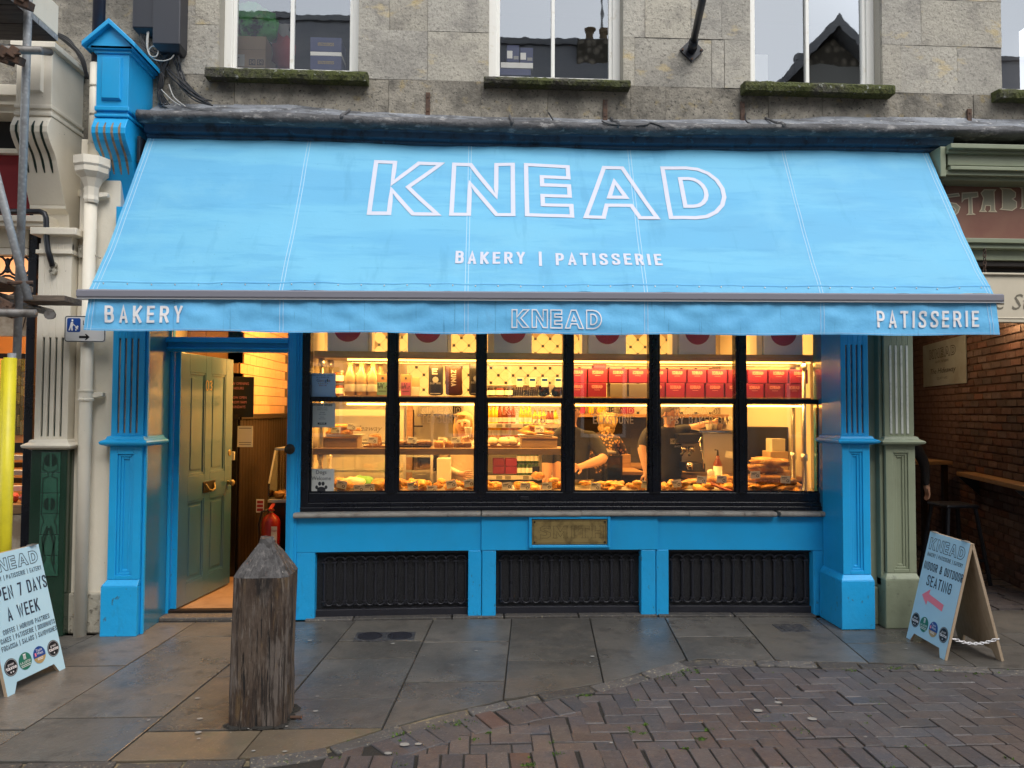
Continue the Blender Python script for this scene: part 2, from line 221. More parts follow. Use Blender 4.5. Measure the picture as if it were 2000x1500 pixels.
# ---------------------------------------------------------------- mesh builder
class MB:
    def __init__(s): s.v = []; s.f = []; s.m = []; s.cm = 0
    def add(s, vs, fs):
        o = len(s.v); s.v += [Vector(p) for p in vs]
        for f in fs: s.f.append([i+o for i in f]); s.m.append(s.cm)
        return s
    def box(s, x0, x1, y0, y1, z0, z1, nx=1):
        vs = []; fs = []
        for i in range(nx+1):
            x = x0+(x1-x0)*i/nx; vs += [(x, y0, z0), (x, y1, z0), (x, y1, z1), (x, y0, z1)]
        for i in range(nx):
            a = 4*i
            for k in range(4): fs.append([a+k, a+(k+1) % 4, a+4+(k+1) % 4, a+4+k])
        fs += [[0, 1, 2, 3], [4*nx+3, 4*nx+2, 4*nx+1, 4*nx]]
        return s.add(vs, fs)
    def obox(s, c, sz, rot=(0, 0, 0)):
        mt = Matrix.Translation(c) @ (Matrix.Rotation(rot[2], 4, 'Z') @ Matrix.Rotation(rot[1], 4, 'Y') @ Matrix.Rotation(rot[0], 4, 'X'))
        a, b, d = [k/2 for k in sz]
        vs = [mt @ Vector(p) for p in [(-a, -b, -d), (a, -b, -d), (a, b, -d), (-a, b, -d), (-a, -b, d), (a, -b, d), (a, b, d), (-a, b, d)]]
        return s.add(vs, [[0, 1, 2, 3], [4, 5, 6, 7], [0, 1, 5, 4], [1, 2, 6, 5], [2, 3, 7, 6], [3, 0, 4, 7]])
    def hexa(s, p):      # eight points, bottom four then top four
        return s.add(p, [[0, 1, 2, 3], [4, 5, 6, 7], [0, 1, 5, 4], [1, 2, 6, 5], [2, 3, 7, 6], [3, 0, 4, 7]])
    def prism(s, poly, ax, a, b, n=1):
        k = len(poly); vs = []
        for i in range(n+1):
            t = a+(b-a)*i/n
            for p in poly: vs.append((t, p[0], p[1]) if ax == 'x' else (p[0], t, p[1]) if ax == 'y' else (p[0], p[1], t))
        fs = []
        for i in range(n):
            for j in range(k): fs.append([i*k+j, i*k+(j+1) % k, (i+1)*k+(j+1) % k, (i+1)*k+j])
        fs += [list(range(k)), list(range(n*k, n*k+k))]
        return s.add(vs, fs)
    def tube(s, pts, r, n=8, cap=True):
        pts = [Vector(p) for p in pts]; k = len(pts); rs = r if isinstance(r, (list, tuple)) else [r]*k
        vs = []; pa = None
        for i, p in enumerate(pts):
            d = (pts[min(i+1, k-1)]-pts[max(i-1, 0)]).normalized()
            if pa is None: pa = d.orthogonal().normalized()
            a = (pa-d*pa.dot(d)); a = a.normalized() if a.length > 1e-5 else d.orthogonal().normalized(); pa = a; b = d.cross(a)
            for j in range(n):
                t = 2*math.pi*j/n; vs.append(p+(a*math.cos(t)+b*math.sin(t))*rs[i])
        fs = [[i*n+j, i*n+(j+1) % n, (i+1)*n+(j+1) % n, (i+1)*n+j] for i in range(k-1) for j in range(n)]
        if cap: fs += [list(range(n)), list(range((k-1)*n, k*n))]
        return s.add(vs, fs)
    def lathe(s, prof, c=(0, 0, 0), n=14, ax='z'):
        vs = []; k = len(prof)
        for r, h in prof:
            for j in range(n):
                t = 2*math.pi*j/n; a, b = r*math.cos(t), r*math.sin(t)
                p = (a, b, h) if ax == 'z' else (a, h, b) if ax == 'y' else (h, a, b)
                vs.append((c[0]+p[0], c[1]+p[1], c[2]+p[2]))
        fs = [[i*n+j, i*n+(j+1) % n, (i+1)*n+(j+1) % n, (i+1)*n+j] for i in range(k-1) for j in range(n)]
        fs += [list(range(n)), list(range((k-1)*n, k*n))]
        return s.add(vs, fs)
    def ell(s, c, r, nu=10, nv=7, ns=0., sq=1.):
        vs = []; sd_ = random.random()*50
        for i in range(nv+1):
            ph = -math.pi/2+math.pi*i/nv
            for j in range(nu):
                t = 2*math.pi*j/nu; d = Vector((math.cos(ph)*math.cos(t), math.cos(ph)*math.sin(t), math.sin(ph)))
                if sq != 1: d = Vector([math.copysign(abs(q)**sq, q) for q in d])
                k = 1+ns*mnoise.noise(d*2.1+Vector((sd_, 0, 0)))
                vs.append((c[0]+d.x*r[0]*k, c[1]+d.y*r[1]*k, c[2]+d.z*r[2]*k))
        fs = [[i*nu+j, i*nu+(j+1) % nu, (i+1)*nu+(j+1) % nu, (i+1)*nu+j] for i in range(nv) for j in range(nu)]
        return s.add(vs, fs)
    def sheet(s, fn, nu, nv):
        vs = [fn(i/nu, j/nv) for j in range(nv+1) for i in range(nu+1)]
        return s.add(vs, [[j*(nu+1)+i, j*(nu+1)+i+1, (j+1)*(nu+1)+i+1, (j+1)*(nu+1)+i] for j in range(nv) for i in range(nu)])
    def disc(s, mp, cx, cy, r, n=22, r0=None, ry=None):
        ry = ry or r
        if r0 is None: return s.add([mp(cx+r*math.cos(2*math.pi*j/n), cy+ry*math.sin(2*math.pi*j/n)) for j in range(n)], [list(range(n))])
        vs = [mp(cx+q*math.cos(2*math.pi*j/n), cy+q*math.sin(2*math.pi*j/n)) for q in (r0, r) for j in range(n)]
        return s.add(vs, [[j, (j+1) % n, n+(j+1) % n, n+j] for j in range(n)])
    def rect(s, mp, u0, u1, v0, v1): return s.add([mp(u0, v0), mp(u1, v0), mp(u1, v1), mp(u0, v1)], [[0, 1, 2, 3]])
    def poly(s, mp, pts): return s.add([mp(*p) for p in pts], [list(range(len(pts)))])
    def stroke(s, pts, t, mp, closed=False, cap=True, seg=.08):
        P = []
        for p in pts:
            p = Vector((p[0], p[1]))
            if not P or (p-P[-1]).length > t*.02: P.append(p)
        Q = []
        n = len(P)
        for i in range(n if closed else n-1):
            a, b = P[i], P[(i+1) % n]; k = max(1, int((b-a).length/seg))
            for j in range(k): Q.append(a+(b-a)*(j/k))
        if not closed: Q.append(P[-1])
        n = len(Q); h = t/2
        if not closed and cap and n > 1:
            Q[0] = Q[0]+(Q[0]-Q[1]).normalized()*h; Q[-1] = Q[-1]+(Q[-1]-Q[-2]).normalized()*h
        vs = []
        for i in range(n):
            pv = Q[i-1] if (closed or i > 0) else None; nx_ = Q[(i+1) % n] if (closed or i < n-1) else None
            d1 = (Q[i]-pv).normalized() if pv is not None else None; d2 = (nx_-Q[i]).normalized() if nx_ is not None else None
            d1 = d1 or d2; d2 = d2 or d1
            n1 = Vector((-d1.y, d1.x)); n2 = Vector((-d2.y, d2.x)); mm = n1+n2
            mm = mm.normalized() if mm.length > 1e-4 else n1
            k = min(1/max(.35, mm.dot(n1)), 2.2)
            vs += [mp(*(Q[i]+mm*h*k)), mp(*(Q[i]-mm*h*k))]
        fs = [[2*i, 2*i+1, 2*((i+1) % n)+1, 2*((i+1) % n)] for i in range(n if closed else n-1)]
        return s.add(vs, fs)
    def build(s, name, mt, parent=None, smooth=False, bevel=0., bend=False, solid=0., sub=0, origin=None, recalc=True):
        if not s.v: return None
        vs_ = [Vector((p.x, p.y+bow(p.x), p.z)) for p in s.v] if bend else s.v
        if origin is not None: o_ = Vector(origin); vs_ = [p-o_ for p in vs_]
        me = bpy.data.meshes.new(name); me.from_pydata(vs_, [], s.f)
        ms = mt if isinstance(mt, (list, tuple)) else [mt]
        for k in ms: me.materials.append(M[k])
        if len(ms) > 1: me.polygons.foreach_set('material_index', s.m)
        if recalc:
            bm = bmesh.new(); bm.from_mesh(me); bmesh.ops.recalc_face_normals(bm, faces=bm.faces); bm.to_mesh(me); bm.free()
        if smooth: me.polygons.foreach_set('use_smooth', [True]*len(me.polygons))
        ob = bpy.data.objects.new(name, me); COL.objects.link(ob)
        if origin is not None: ob.location = origin
        if parent is not None: attach(ob, parent)
        if solid: md = ob.modifiers.new('s', 'SOLIDIFY'); md.thickness = solid; md.offset = 0
        if bevel: md = ob.modifiers.new('b', 'BEVEL'); md.width = bevel; md.segments = 2; md.limit_method = 'ANGLE'; md.angle_limit = R(40)
        if sub: md = ob.modifiers.new('u', 'SUBSURF'); md.levels = md.render_levels = sub
        return ob
WM = {}
def wm(o):
    return WM.get(o.name, Matrix.Identity(4))
def attach(ob, parent):
    ob.parent = parent; ob.matrix_parent_inverse = wm(parent).inverted()
    if ob.location.length: pass
    WM[ob.name] = Matrix.Translation(ob.location)
def tag(o, label, cat, group=None, kind=None):
    o['label'] = label; o['category'] = cat
    if group: o['group'] = group
    if kind: o['kind'] = kind
    return o
def T(name, label, cat, loc=(0, 0, 0), group=None, rz=0.):
    o = bpy.data.objects.new(name, None); COL.objects.link(o); o.empty_display_size = .1
    o.location = loc; o.rotation_euler = (0, 0, rz); WM[o.name] = Matrix.Translation(loc) @ Matrix.Rotation(rz, 4, 'Z')
    return tag(o, label, cat, group)
def solo(mb, name, mt, label, cat, loc, group=None, local=False, **k):
    o = mb.build(name, mt, origin=None if local else loc, **k); o.location = loc; WM[o.name] = Matrix.Translation(loc); return tag(o, label, cat, group)
def struct(o): o['kind'] = 'structure'; return o
def dup(root, loc, label=None, rz=0., sc_=1., group=None, kids=True, name=None):
    r = root.copy(); COL.objects.link(r); r.location = loc; r.rotation_euler = (0, 0, rz); r.scale = (sc_,)*3 if not isinstance(sc_, tuple) else sc_
    if label: r['label'] = label
    if group: r['group'] = group
    if kids:
        for ch in list(root.children):
            c = ch.copy(); COL.objects.link(c); c.parent = r
            for g in list(ch.children): d = g.copy(); COL.objects.link(d); d.parent = c
    return r

# ---------------------------------------------------------------- lettering
GL = {
'A': (1, [[(0, 0), (.5, 1), (1, 0)], [(.18, .28), (.82, .28)]]), 'B': (1, [[(0, .53), (0, 1), (.95, 1, 1), (.95, .53, 1), (0, .53), (0, 0), (1, 0, 1), (1, .53, 1), (.4, .53)]]),
'C': (1, [[(1, .68), (1, 1, 1), (0, 1, 1), (0, 0, 1), (1, 0, 1), (1, .32)]]), 'D': (1, [[(0, 0), (0, 1), (1, 1, 1), (1, 0, 1), (0, 0), (0, .2)]]),
'E': (.85, [[(1, 1), (0, 1), (0, 0), (1, 0)], [(0, .52), (.85, .52)]]), 'F': (.85, [[(1, 1), (0, 1), (0, 0)], [(0, .5), (.85, .5)]]),
'G': (1, [[(1, .7), (1, 1, 1), (0, 1, 1), (0, 0, 1), (1, 0, 1), (1, .48), (.55, .48)]]), 'H': (1, [[(0, 0), (0, 1)], [(1, 0), (1, 1)], [(0, .52), (1, .52)]]),
'I': (.05, [[(.5, 0), (.5, 1)]]), 'J': (.8, [[(1, 1), (1, 0, 1), (0, 0, 1), (0, .3)]]), 'K': (1, [[(0, 0), (0, 1)], [(1, 1), (.08, .42)], [(.32, .57), (1, 0)]]),
'L': (.8, [[(0, 1), (0, 0), (1, 0)]]), 'M': (1.35, [[(0, 0), (0, 1), (.5, .25), (1, 1), (1, 0)]]), 'N': (1.05, [[(0, 0), (0, 1), (1, 0), (1, 1)]]),
'O': (1, [[(.5, 1), (1, 1, 1), (1, 0, 1), (0, 0, 1), (0, 1, 1), (.5, 1)]]), 'P': (1, [[(0, 0), (0, 1), (1, 1, 1), (1, .45, 1), (0, .45)]]),
'Q': (1, [[(.5, 1), (1, 1, 1), (1, 0, 1), (0, 0, 1), (0, 1, 1), (.5, 1)], [(.6, .25), (1.05, -.08)]]), 'R': (1, [[(0, 0), (0, 1), (1, 1, 1), (1, .48, 1), (0, .48)], [(.55, .48), (1, 0)]]),
'S': (1, [[(1, .80), (1, 1, 1), (0, 1, 1), (0, .62, 1), (1, .38, 1), (1, 0, 1), (0, 0, 1), (0, .20)]]), 'T': (1, [[(0, 1), (1, 1)], [(.5, 1), (.5, 0)]]),
'U': (1, [[(0, 1), (0, 0, 1), (1, 0, 1), (1, 1)]]), 'V': (1, [[(0, 1), (.5, 0), (1, 1)]]), 'W': (1.5, [[(0, 1), (.25, 0), (.5, .9), (.75, 0), (1, 1)]]),
'X': (1, [[(0, 0), (1, 1)], [(0, 1), (1, 0)]]), 'Y': (1, [[(0, 1), (.5, .45), (1, 1)], [(.5, .45), (.5, 0)]]), 'Z': (1, [[(0, 1), (1, 1), (0, 0), (1, 0)]]),
'7': (.9, [[(0, 1), (1, 1), (.35, 0)]]), '9': (1, [[(1, .5), (0, .5, 1), (0, 1, 1), (1, 1, 1), (1, 0, 1), (0, 0, 1)]]), '2': (1, [[(0, .75), (0, 1, 1), (1, 1, 1), (1, .6, 1), (0, 0), (1, 0)]]), '6': (1, [[(1, .8), (1, 1, 1), (0, 1, 1), (0, 0, 1), (1, 0, 1), (1, .55, 1), (0, .55)]]), '|': (.05, [[(.5, -.12), (.5, 1.1)]]), '&': (1.1, [[(1, .05), (.15, .75), (.15, 1, 1), (.75, 1, 1), (.75, .7), (0, .4, 1), (0, 0, 1), (.6, 0, 1), (1, .45)]]), '-': (.5, [[(0, .5), (1, .5)]]), '.': (.05, [[(.5, 0), (.5, .05)]]), ' ': (.55, [])}
def rounded(pts, r):
    out = []
    for i, p in enumerate(pts):
        if len(p) == 3 and 0 < i < len(pts)-1:
            a, b, c = Vector(pts[i-1][:2]), Vector(p[:2]), Vector(pts[i+1][:2])
            d1 = a-b; d2 = c-b; k1 = min(r, d1.length*.5); k2 = min(r, d2.length*.5)
            s, e = b+d1.normalized()*k1, b+d2.normalized()*k2
            for q in range(5):
                t = q/4; out.append((s*(1-t)**2+b*2*t*(1-t)+e*t*t).to_tuple())
        else: out.append(tuple(p[:2]))
    return out
def word(mb, txt, mp, h, W=None, cw=.40, t=.13, gap=.17, align='l', x=0., y=0.):
    """condensed sans capitals of height h drawn as flat strips; W fits the width"""
    th = t*h; tot = sum(GL[c][0]*cw+t+gap for c in txt)-gap; k = 1.
    if W: k = W/(tot*h)
    x0 = x-(tot*h*k if align == 'r' else tot*h*k/2 if align == 'c' else 0)
    for c in txt:
        wd, strokes = GL[c]; ww = wd*cw*h*k
        for i, st in enumerate(strokes):
            q = [(x0+th/2+p[0]*ww, y+th/2+p[1]*(h-th))+tuple(p[2:]) for p in st]
            mb.stroke(rounded(q, .26*h*min(1., cw*k/.4)), th, (lambda u, v, o=i: mp(u, v, o)))
        x0 += ww+th+gap*h*k
def arc(cx, cy, rx, ry, a0, a1, n=9): return [(cx+rx*math.cos(a0+(a1-a0)*i/n), cy+ry*math.sin(a0+(a1-a0)*i/n)) for i in range(n+1)]
H_ = math.pi/2
KN = {'K': [[(0, 0), (0, 1), (.29, 1), (.29, .58), (.66, 1), (1, 1), (.53, .52), (1, 0), (.64, 0), (.29, .45), (.29, 0)]],
 'N': [[(0, 0), (0, 1), (.28, 1), (.72, .37), (.72, 1), (1, 1), (1, 0), (.73, 0), (.28, .64), (.28, 0)]],
 'E': [[(0, 0), (0, 1), (.98, 1), (.98, .77), (.36, .77), (.36, .61), (.98, .61), (.98, .40), (.36, .40), (.36, .21), (1, .21), (1, 0)]],
 'A': [[(0, 0), (.33, 1), (.60, 1), (1, 0), (.76, 0), (.66, .24), (.31, .24), (.25, 0)], [(.36, .40), (.46, .72), (.60, .40)]],
 'D': [[(0, 0), (0, 1)]+arc(.42, .5, .58, .5, H_, -H_), [(.28, .22), (.28, .78)]+arc(.42, .5, .27, .28, H_, -H_)]}
def knead(mb, mp, x, y, W, h, t, prop=(.185, .17, .125, .20, .165), total=None):
    """the shop's name in outlined capitals"""
    gaps = (1-sum(prop))/4; xx = x
    for c, p in zip('KNEAD', prop):
        ww = p*W
        for o, poly in enumerate(KN[c]): mb.stroke([(xx+a*ww, y+b*h) for a, b in poly], t, (lambda u, v, o=o: mp(u, v, o)), closed=True)
        xx += ww+gaps*W
def btext(mb, s, mp, h, x=0., y=0., W=None, align='c', shear=0., bold=0.):
    """round-cut lettering from the built-in typeface, as flat faces"""
    cu = bpy.data.curves.new('t', 'FONT'); cu.body = s; cu.size = 1; cu.resolution_u = 2; cu.shear = shear; cu.offset = bold; cu.fill_mode = 'FRONT'
    ob = bpy.data.objects.new('t', cu); me = bpy.data.meshes.new_from_object(ob)
    if len(me.vertices):
        xs = [v.co.x for v in me.vertices]; a, b = min(xs), max(xs); k = h/.7; kx = (W/(b-a)) if W else k
        sh = {'c': (a+b)/2, 'l': a, 'r': b}[align]
        mb.add([mp(x+(v.co.x-sh)*kx, y+v.co.y*k, 0) for v in me.vertices], [list(p.vertices) for p in me.polygons])
    bpy.data.objects.remove(ob); bpy.data.curves.remove(cu); bpy.data.meshes.remove(me)
def plane_map(o, ux, uy, off=.004):
    o, ux, uy = Vector(o), Vector(ux).normalized(), Vector(uy).normalized(); nn = ux.cross(uy).normalized()
    return lambda u, v, k=0: o+ux*u+uy*v+nn*(off+k*.0006)
def front(o, off=.003): return plane_map(o, (1, 0, 0), (0, 0, 1), off)   # text facing the street
# ================================================================ ground
KP = [G(*p) for p in [(-420, 1480), (0, 1487), (150, 1488), (300, 1484), (470, 1481), (570, 1478), (600, 1470), (672, 1447), (745, 1424), (850, 1395), (985, 1366), (1180, 1333), (1340, 1288), (1365, 1286), (1520, 1291), (1700, 1294), (1850, 1298), (2000, 1306), (2500, 1325)]]
def kerb(x):
    for a, b in zip(KP, KP[1:]):
        if a.x <= x <= b.x: return a.y+(b.y-a.y)*(x-a.x)/(b.x-a.x)
    return KP[0].y if x < KP[0].x else KP[-1].y
def kerbn(x):
    d = Vector((.1, kerb(x+.05)-kerb(x-.05))).normalized(); return d, Vector((d.y, -d.x))
def clip(quad, fn, keep_above, n=8):
    """part of a convex quad on one side of the curve y = fn(x)"""
    ok = lambda p: (p[1] >= fn(p[0])) == keep_above
    P = []
    for p, q in zip(quad, quad[1:]+quad[:1]):
        for k in range(24): P.append((p[0]+(q[0]-p[0])*k/24, p[1]+(q[1]-p[1])*k/24, k == 0))
    f = [ok(p) for p in P]
    if all(f): return quad
    if not any(f): return None
    N_ = len(P); st = next(i for i in range(N_) if f[i] and not f[i-1]); out = [P[st-1][:2] if False else tuple((P[st-1][k]+P[st][k])/2 for k in (0, 1))]; i = st
    while f[i % N_] and i < st+N_:
        if P[i % N_][2]: out.append(P[i % N_][:2])
        i += 1
    e = P[(i-1) % N_]; g = P[i % N_]; out.append(((e[0]+g[0])/2, (e[1]+g[1])/2))
    x0, x1 = out[-1][0], out[0][0]; m_ = min(n, 8)
    for k in range(1, m_): x = x0+(x1-x0)*k/m_; out.append((x, fn(x)))
    ar = sum(p[0]*q[1]-p[1]*q[0] for p, q in zip(out, out[1:]+out[:1]))/2
    return out if ar > 4e-4 else None
ground = struct(MB().add([(-60, -60, -.07), (60, -60, -.07), (60, 40, -.07), (-60, 40, -.07)], [[0, 1, 2, 3]]).build('ground', 'soil'))
tag(ground, 'dark earth lying beneath the whole street', 'ground')
pav = MB()
pts = [(p.x, p.y) for p in KP]
pav.prism(pts+[(6, .12), (-6, .12)], 'z', -.065, -.012)
pavement = struct(pav.build('pavement', 'soil')); tag(pavement, 'wet grey stone pavement in front of the blue bakery', 'pavement')
def ln(p, q):
    a, b = G(*p), G(*q); s = (a.x-b.x)/(a.y-b.y); return (a.x-s*a.y, s)
LN = [(-5.3, .07), (-4.5, .07), (-3.75, .07), (-3.28, .075), ln((165, 1250), (123, 1270)), ln((333, 1246), (48, 1425)), ln((444, 1300), (219, 1481)), ln((690, 1217), (570, 1357)), ln((848, 1207), (746, 1423)), ln((999, 1213), (983, 1366)), ln((1153, 1213), (1179, 1334)), ln((1302, 1213), (1341, 1287)), ln((1448, 1212), (1516, 1291)), ln((1604, 1217), (1694, 1292)), (3.30, .12), (3.86, .12), (4.5, .12), (5.2, .12), (6.0, .12)]
gy = lambda x, y: G(x, y).y
CJ = {0: [-1.2], 1: [-.9, -1.7], 2: [-1.3], 3: [-.9, -1.9], 4: [gy(200, 1301), gy(100, 1424)], 5: [gy(333, 1244), gy(200, 1402)], 6: [gy(440, 1321), gy(350, 1427)], 7: [gy(700, 1252), gy(700, 1285), gy(650, 1364), gy(640, 1422)], 8: [gy(900, 1253), gy(850, 1331)], 9: [gy(1100, 1289)], 10: [], 11: [gy(1400, 1243)], 12: [gy(1500, 1218)], 13: [gy(1700, 1256)], 14: [-.75], 15: [-.5], 16: [-.7], 17: [-.4]}
def ytop(x):
    if x < -2.36: return -.33
    if x < -1.32: return .02
    if x < 2.72: return -.055+bow(x)
    if x < 3.3: return -.30
    return .12
nslab = 0
for i in range(len(LN)-1):
    (a0, s0), (a1, s1) = LN[i], LN[i+1]
    ym = .5*(a0+a1); ys = [max(ytop(a0+.03), ytop(a1-.03)) if i in (4, 12, 13) else min(ytop(a0+.05), ytop(a1-.05))] + CJ[i] + [-2.7]
    if i in (4,): ys[0] = -.02
    for ya, yb in zip(ys, ys[1:]):
        g = .0045; ya -= g+random.uniform(0, .002); yb += g
        sk = random.uniform(-.004, .004)
        q = [(a0+s0*yb+g, yb+sk), (a1+s1*yb-g, yb-sk), (a1+s1*ya-g, ya), (a0+s0*ya+g, ya)]
        q = clip(q, lambda x: kerb(x)+.004, True, 14)
        if not q: continue
        zt = random.uniform(-.004, .002); tan = (i in (6, 7) and yb < -2.2 and ya < -1.85) or (i == 8 and False)
        mb = MB(); k = len(q); tl = [random.uniform(-.0015, .0015) for _ in range(3)]
        cx = sum(p[0] for p in q)/k; cy = sum(p[1] for p in q)/k
        mb.add([(p[0], p[1], -.05) for p in q]+[(p[0], p[1], zt+tl[0]*(p[0]-cx)+tl[1]*(p[1]-cy)) for p in q], [list(range(k)), list(range(k, 2*k))]+[[j, (j+1) % k, k+(j+1) % k, k+j] for j in range(k)])
        o = mb.build('paving_slab', 'slab_tan' if tan else 'slab', pavement, bevel=.003); nslab += 1
# strip of tan stones at the foot of the shop front
for xa, xb in [(-1.28, -.93), (-.92, -.18), (-.17, .22), (.23, .8), (.81, 1.42), (1.43, 2.02), (2.03, 2.66)]:
    MB().box(xa, xb, -.05, .03, -.05, .012, 3).build('edging_stone', 'kerb_stone', pavement, bend=True, bevel=.006)
# inspection covers set in the slabs
def cover(name, label, px, py, w, d, rings):
    c = G(px, py); t = T(name, label, 'drain cover', (c.x, c.y, 0), 'drain covers in the pavement')
    MB().box(c.x-w/2, c.x+w/2, c.y-d/2, c.y+d/2, -.02, .0035).build('surround', 'drain_metal', t, bevel=.002)
    for k in range(rings):
        cx = c.x+(k-(rings-1)/2)*w/rings; r = min(d, w/rings)*.46
        mb = MB(); mb.lathe([(r, .0035), (r, .0075), (r*.9, .0075), (r*.9, .005), (.001, .005)], (cx, c.y, 0), 22)
        for j in range(-2, 3): mb.box(cx-r*.6, cx+r*.6, c.y+j*r*.3-.004, c.y+j*r*.3+.004, .004, .0075)
        mb.build('cover_disc', 'black_iron' if rings == 2 else 'drain_metal', t)
cover('drain_cover', 'pair of small round dark iron covers side by side in the pavement', 752, 1243, .42, .19, 2)
cover('drain_cover', 'round grey meter cover in a square frame near the right blue pilaster', 1546, 1227, .22, .19, 1)
# kerb of old setts that follows the curved edge
kst = struct(MB().add([(p.x, p.y, -.062) for p in KP]+[(p.x, p.y-.2, -.064) for p in KP], [[i, i+1, len(KP)+i+1, len(KP)+i] for i in range(len(KP)-1)]).build('kerb', 'joint_mortar'))
tag(kst, 'narrow kerb of old grey setts edging the pavement', 'kerb')
x = -4.0
while x < 4.6:
    d, nn = kerbn(x); L_ = random.uniform(.2, .42) if x < 1.1 else random.uniform(.24, .5); wd = .085+random.uniform(-.01, .015)
    a = Vector((x, kerb(x))); x2 = x+L_*d.x; b = Vector((x2, kerb(x2))); dd = (b-a).normalized(); nm = Vector((dd.y, -dd.x)); a = a+nm*.006+dd*.007; b = b+nm*.006-dd*.007
    j = lambda: random.uniform(-.006, .006)
    ps = [a+nm*j(), (a+b)/2+nm*(.004+j()), b+nm*j(), b+nm*(wd+j()), (a+b)/2+nm*(wd+.006+j()), a+nm*(wd+j())]; zt = random.uniform(-.006, .006)
    mb = MB(); mb.add([(p.x, p.y, -.06) for p in ps]+[(p.x, p.y, zt+random.uniform(-.004, .004)-(.008 if i > 2 else 0)) for i, p in enumerate(ps)], [list(range(6)), list(range(6, 12))]+[[i, (i+1) % 6, 6+(i+1) % 6, 6+i] for i in range(6)])
    mb.build('kerb_stone', 'kerb_stone', kst, bevel=.008); x = x2
mb = MB()
mb.add([(p.x, p.y+.004, -.012) for p in KP]+[(p.x, p.y-.10, -.022) for p in KP], [[i, i+1, len(KP)+i+1, len(KP)+i] for i in range(len(KP)-1)])
o = mb.build('mortar_bed', 'joint_mortar', kst)
# road of brick pavers, herringbone with soldier courses
road = struct(MB().prism([(p.x, p.y-.05) for p in KP]+[(7, -9.5), (-7, -9.5)], 'z', -.069, -.0145).build('road', 'soil')); tag(road, 'wet brown brick road laid in herringbone', 'road')
def pmesh(w, l, seed):
    random.seed(seed); mb = MB(); e = .0016; j = lambda: random.uniform(-.0018, .0018)
    P = [(-w/2, -l/2), (w/2, -l/2), (w/2, l/2), (-w/2, l/2)]
    mb.add([(x+j(), y+j(), -.045) for x, y in P]+[(x+j(), y+j(), -.004) for x, y in P]+[(x-math.copysign(e+abs(j()), x), y-math.copysign(e+abs(j()), y), j()*.5) for x, y in P], [[i, (i+1) % 4, 4+(i+1) % 4, 4+i] for i in range(4)]+[[4+i, 4+(i+1) % 4, 8+(i+1) % 4, 8+i] for i in range(4)]+[[8, 9, 10, 11]])
    o = mb.build('paver_source', 'paver'); me = o.data; bpy.data.objects.remove(o); return me
PM = [pmesh(.0975, .1975, k) for k in range(6)]; random.seed(5)
PMR = [m_.copy() for m_ in PM]
for m_ in PMR: m_.materials[0] = M['paver_red']
cand = []
def lim(x): return kerb(x)-(.30 if -1.2 < x < .55 else .105)
U = .1; ox, oy = -.02, -1.02
for i in range(-46, 52):
    for j in range(-30, 12):
        d = (i-j) % 4
        if d == 0: c = (ox+(i+1)*U, oy+(j+.5)*U); rz = H_; quad = [(ox+i*U+.003, oy+j*U+.003), (ox+(i+2)*U-.003, oy+j*U+.003), (ox+(i+2)*U-.003, oy+(j+1)*U-.003), (ox+i*U+.003, oy+(j+1)*U-.003)]
        elif d == 3: c = (ox+(i+.5)*U, oy+(j+1)*U); rz = 0; quad = [(ox+i*U+.003, oy+j*U+.003), (ox+(i+1)*U-.003, oy+j*U+.003), (ox+(i+1)*U-.003, oy+(j+2)*U-.003), (ox+i*U+.003, oy+(j+2)*U-.003)]
        else: continue
        if not -3.6 < c[0] < 4.4 or max(q[1] for q in quad) < -2.2: continue
        qq = clip(quad, lambda x: -2.215+.01*math.sin(x*2), True, 4)
        if not qq: continue
        if qq is not quad: cand.append((c, None, qq)); continue
        qq = clip(quad, lim, False, 6)
        if not qq: continue
        cand.append((c, rz, None) if qq is quad else (c, None, qq))
def rowof(yc, w, l, x0, x1, rz):
    x = x0; st = (w if rz == 0 else l)+.006
    while x < x1:
        if yc+l/2 < kerb(x)-.09 or l > .3: cand.append(((x, yc+.01*math.sin(x*2)+random.uniform(-.004, .004)), rz, None))
        x += st
rowof(-2.32, .1, .2, -3.6, 4.4, 0); rowof(-2.485, .1, .2, -3.6, 4.4, H_)
for k in range(7): rowof(-2.60-k*.104, .1, .2, -3.6+.1*(k % 2), 4.4, H_)
x = -1.18          # soldiers that follow the kerb
while x < .56:
    d, nn = kerbn(x); c = Vector((x, kerb(x)))+nn*.20
    if c.y > -2.2: cand.append(((c.x, c.y), math.atan2(nn.y, nn.x)+H_, None))
    x += .104*d.x
def visible(c):
    d = Vector((c[0], c[1], 0))-CAM; z = d.dot(_f); u_ = 1000+FPX*d.dot(_r)/z; v_ = 750-FPX*d.dot(_u)/z
    return -40 < u_ < 2040 and v_ < 1530
near = [c for c in cand if visible(c[0])]; far = [c for c in cand if not visible(c[0])]
near.sort(key=lambda c: c[0][1]); far = near[300:]+far; near = near[:300]
rest = MB()
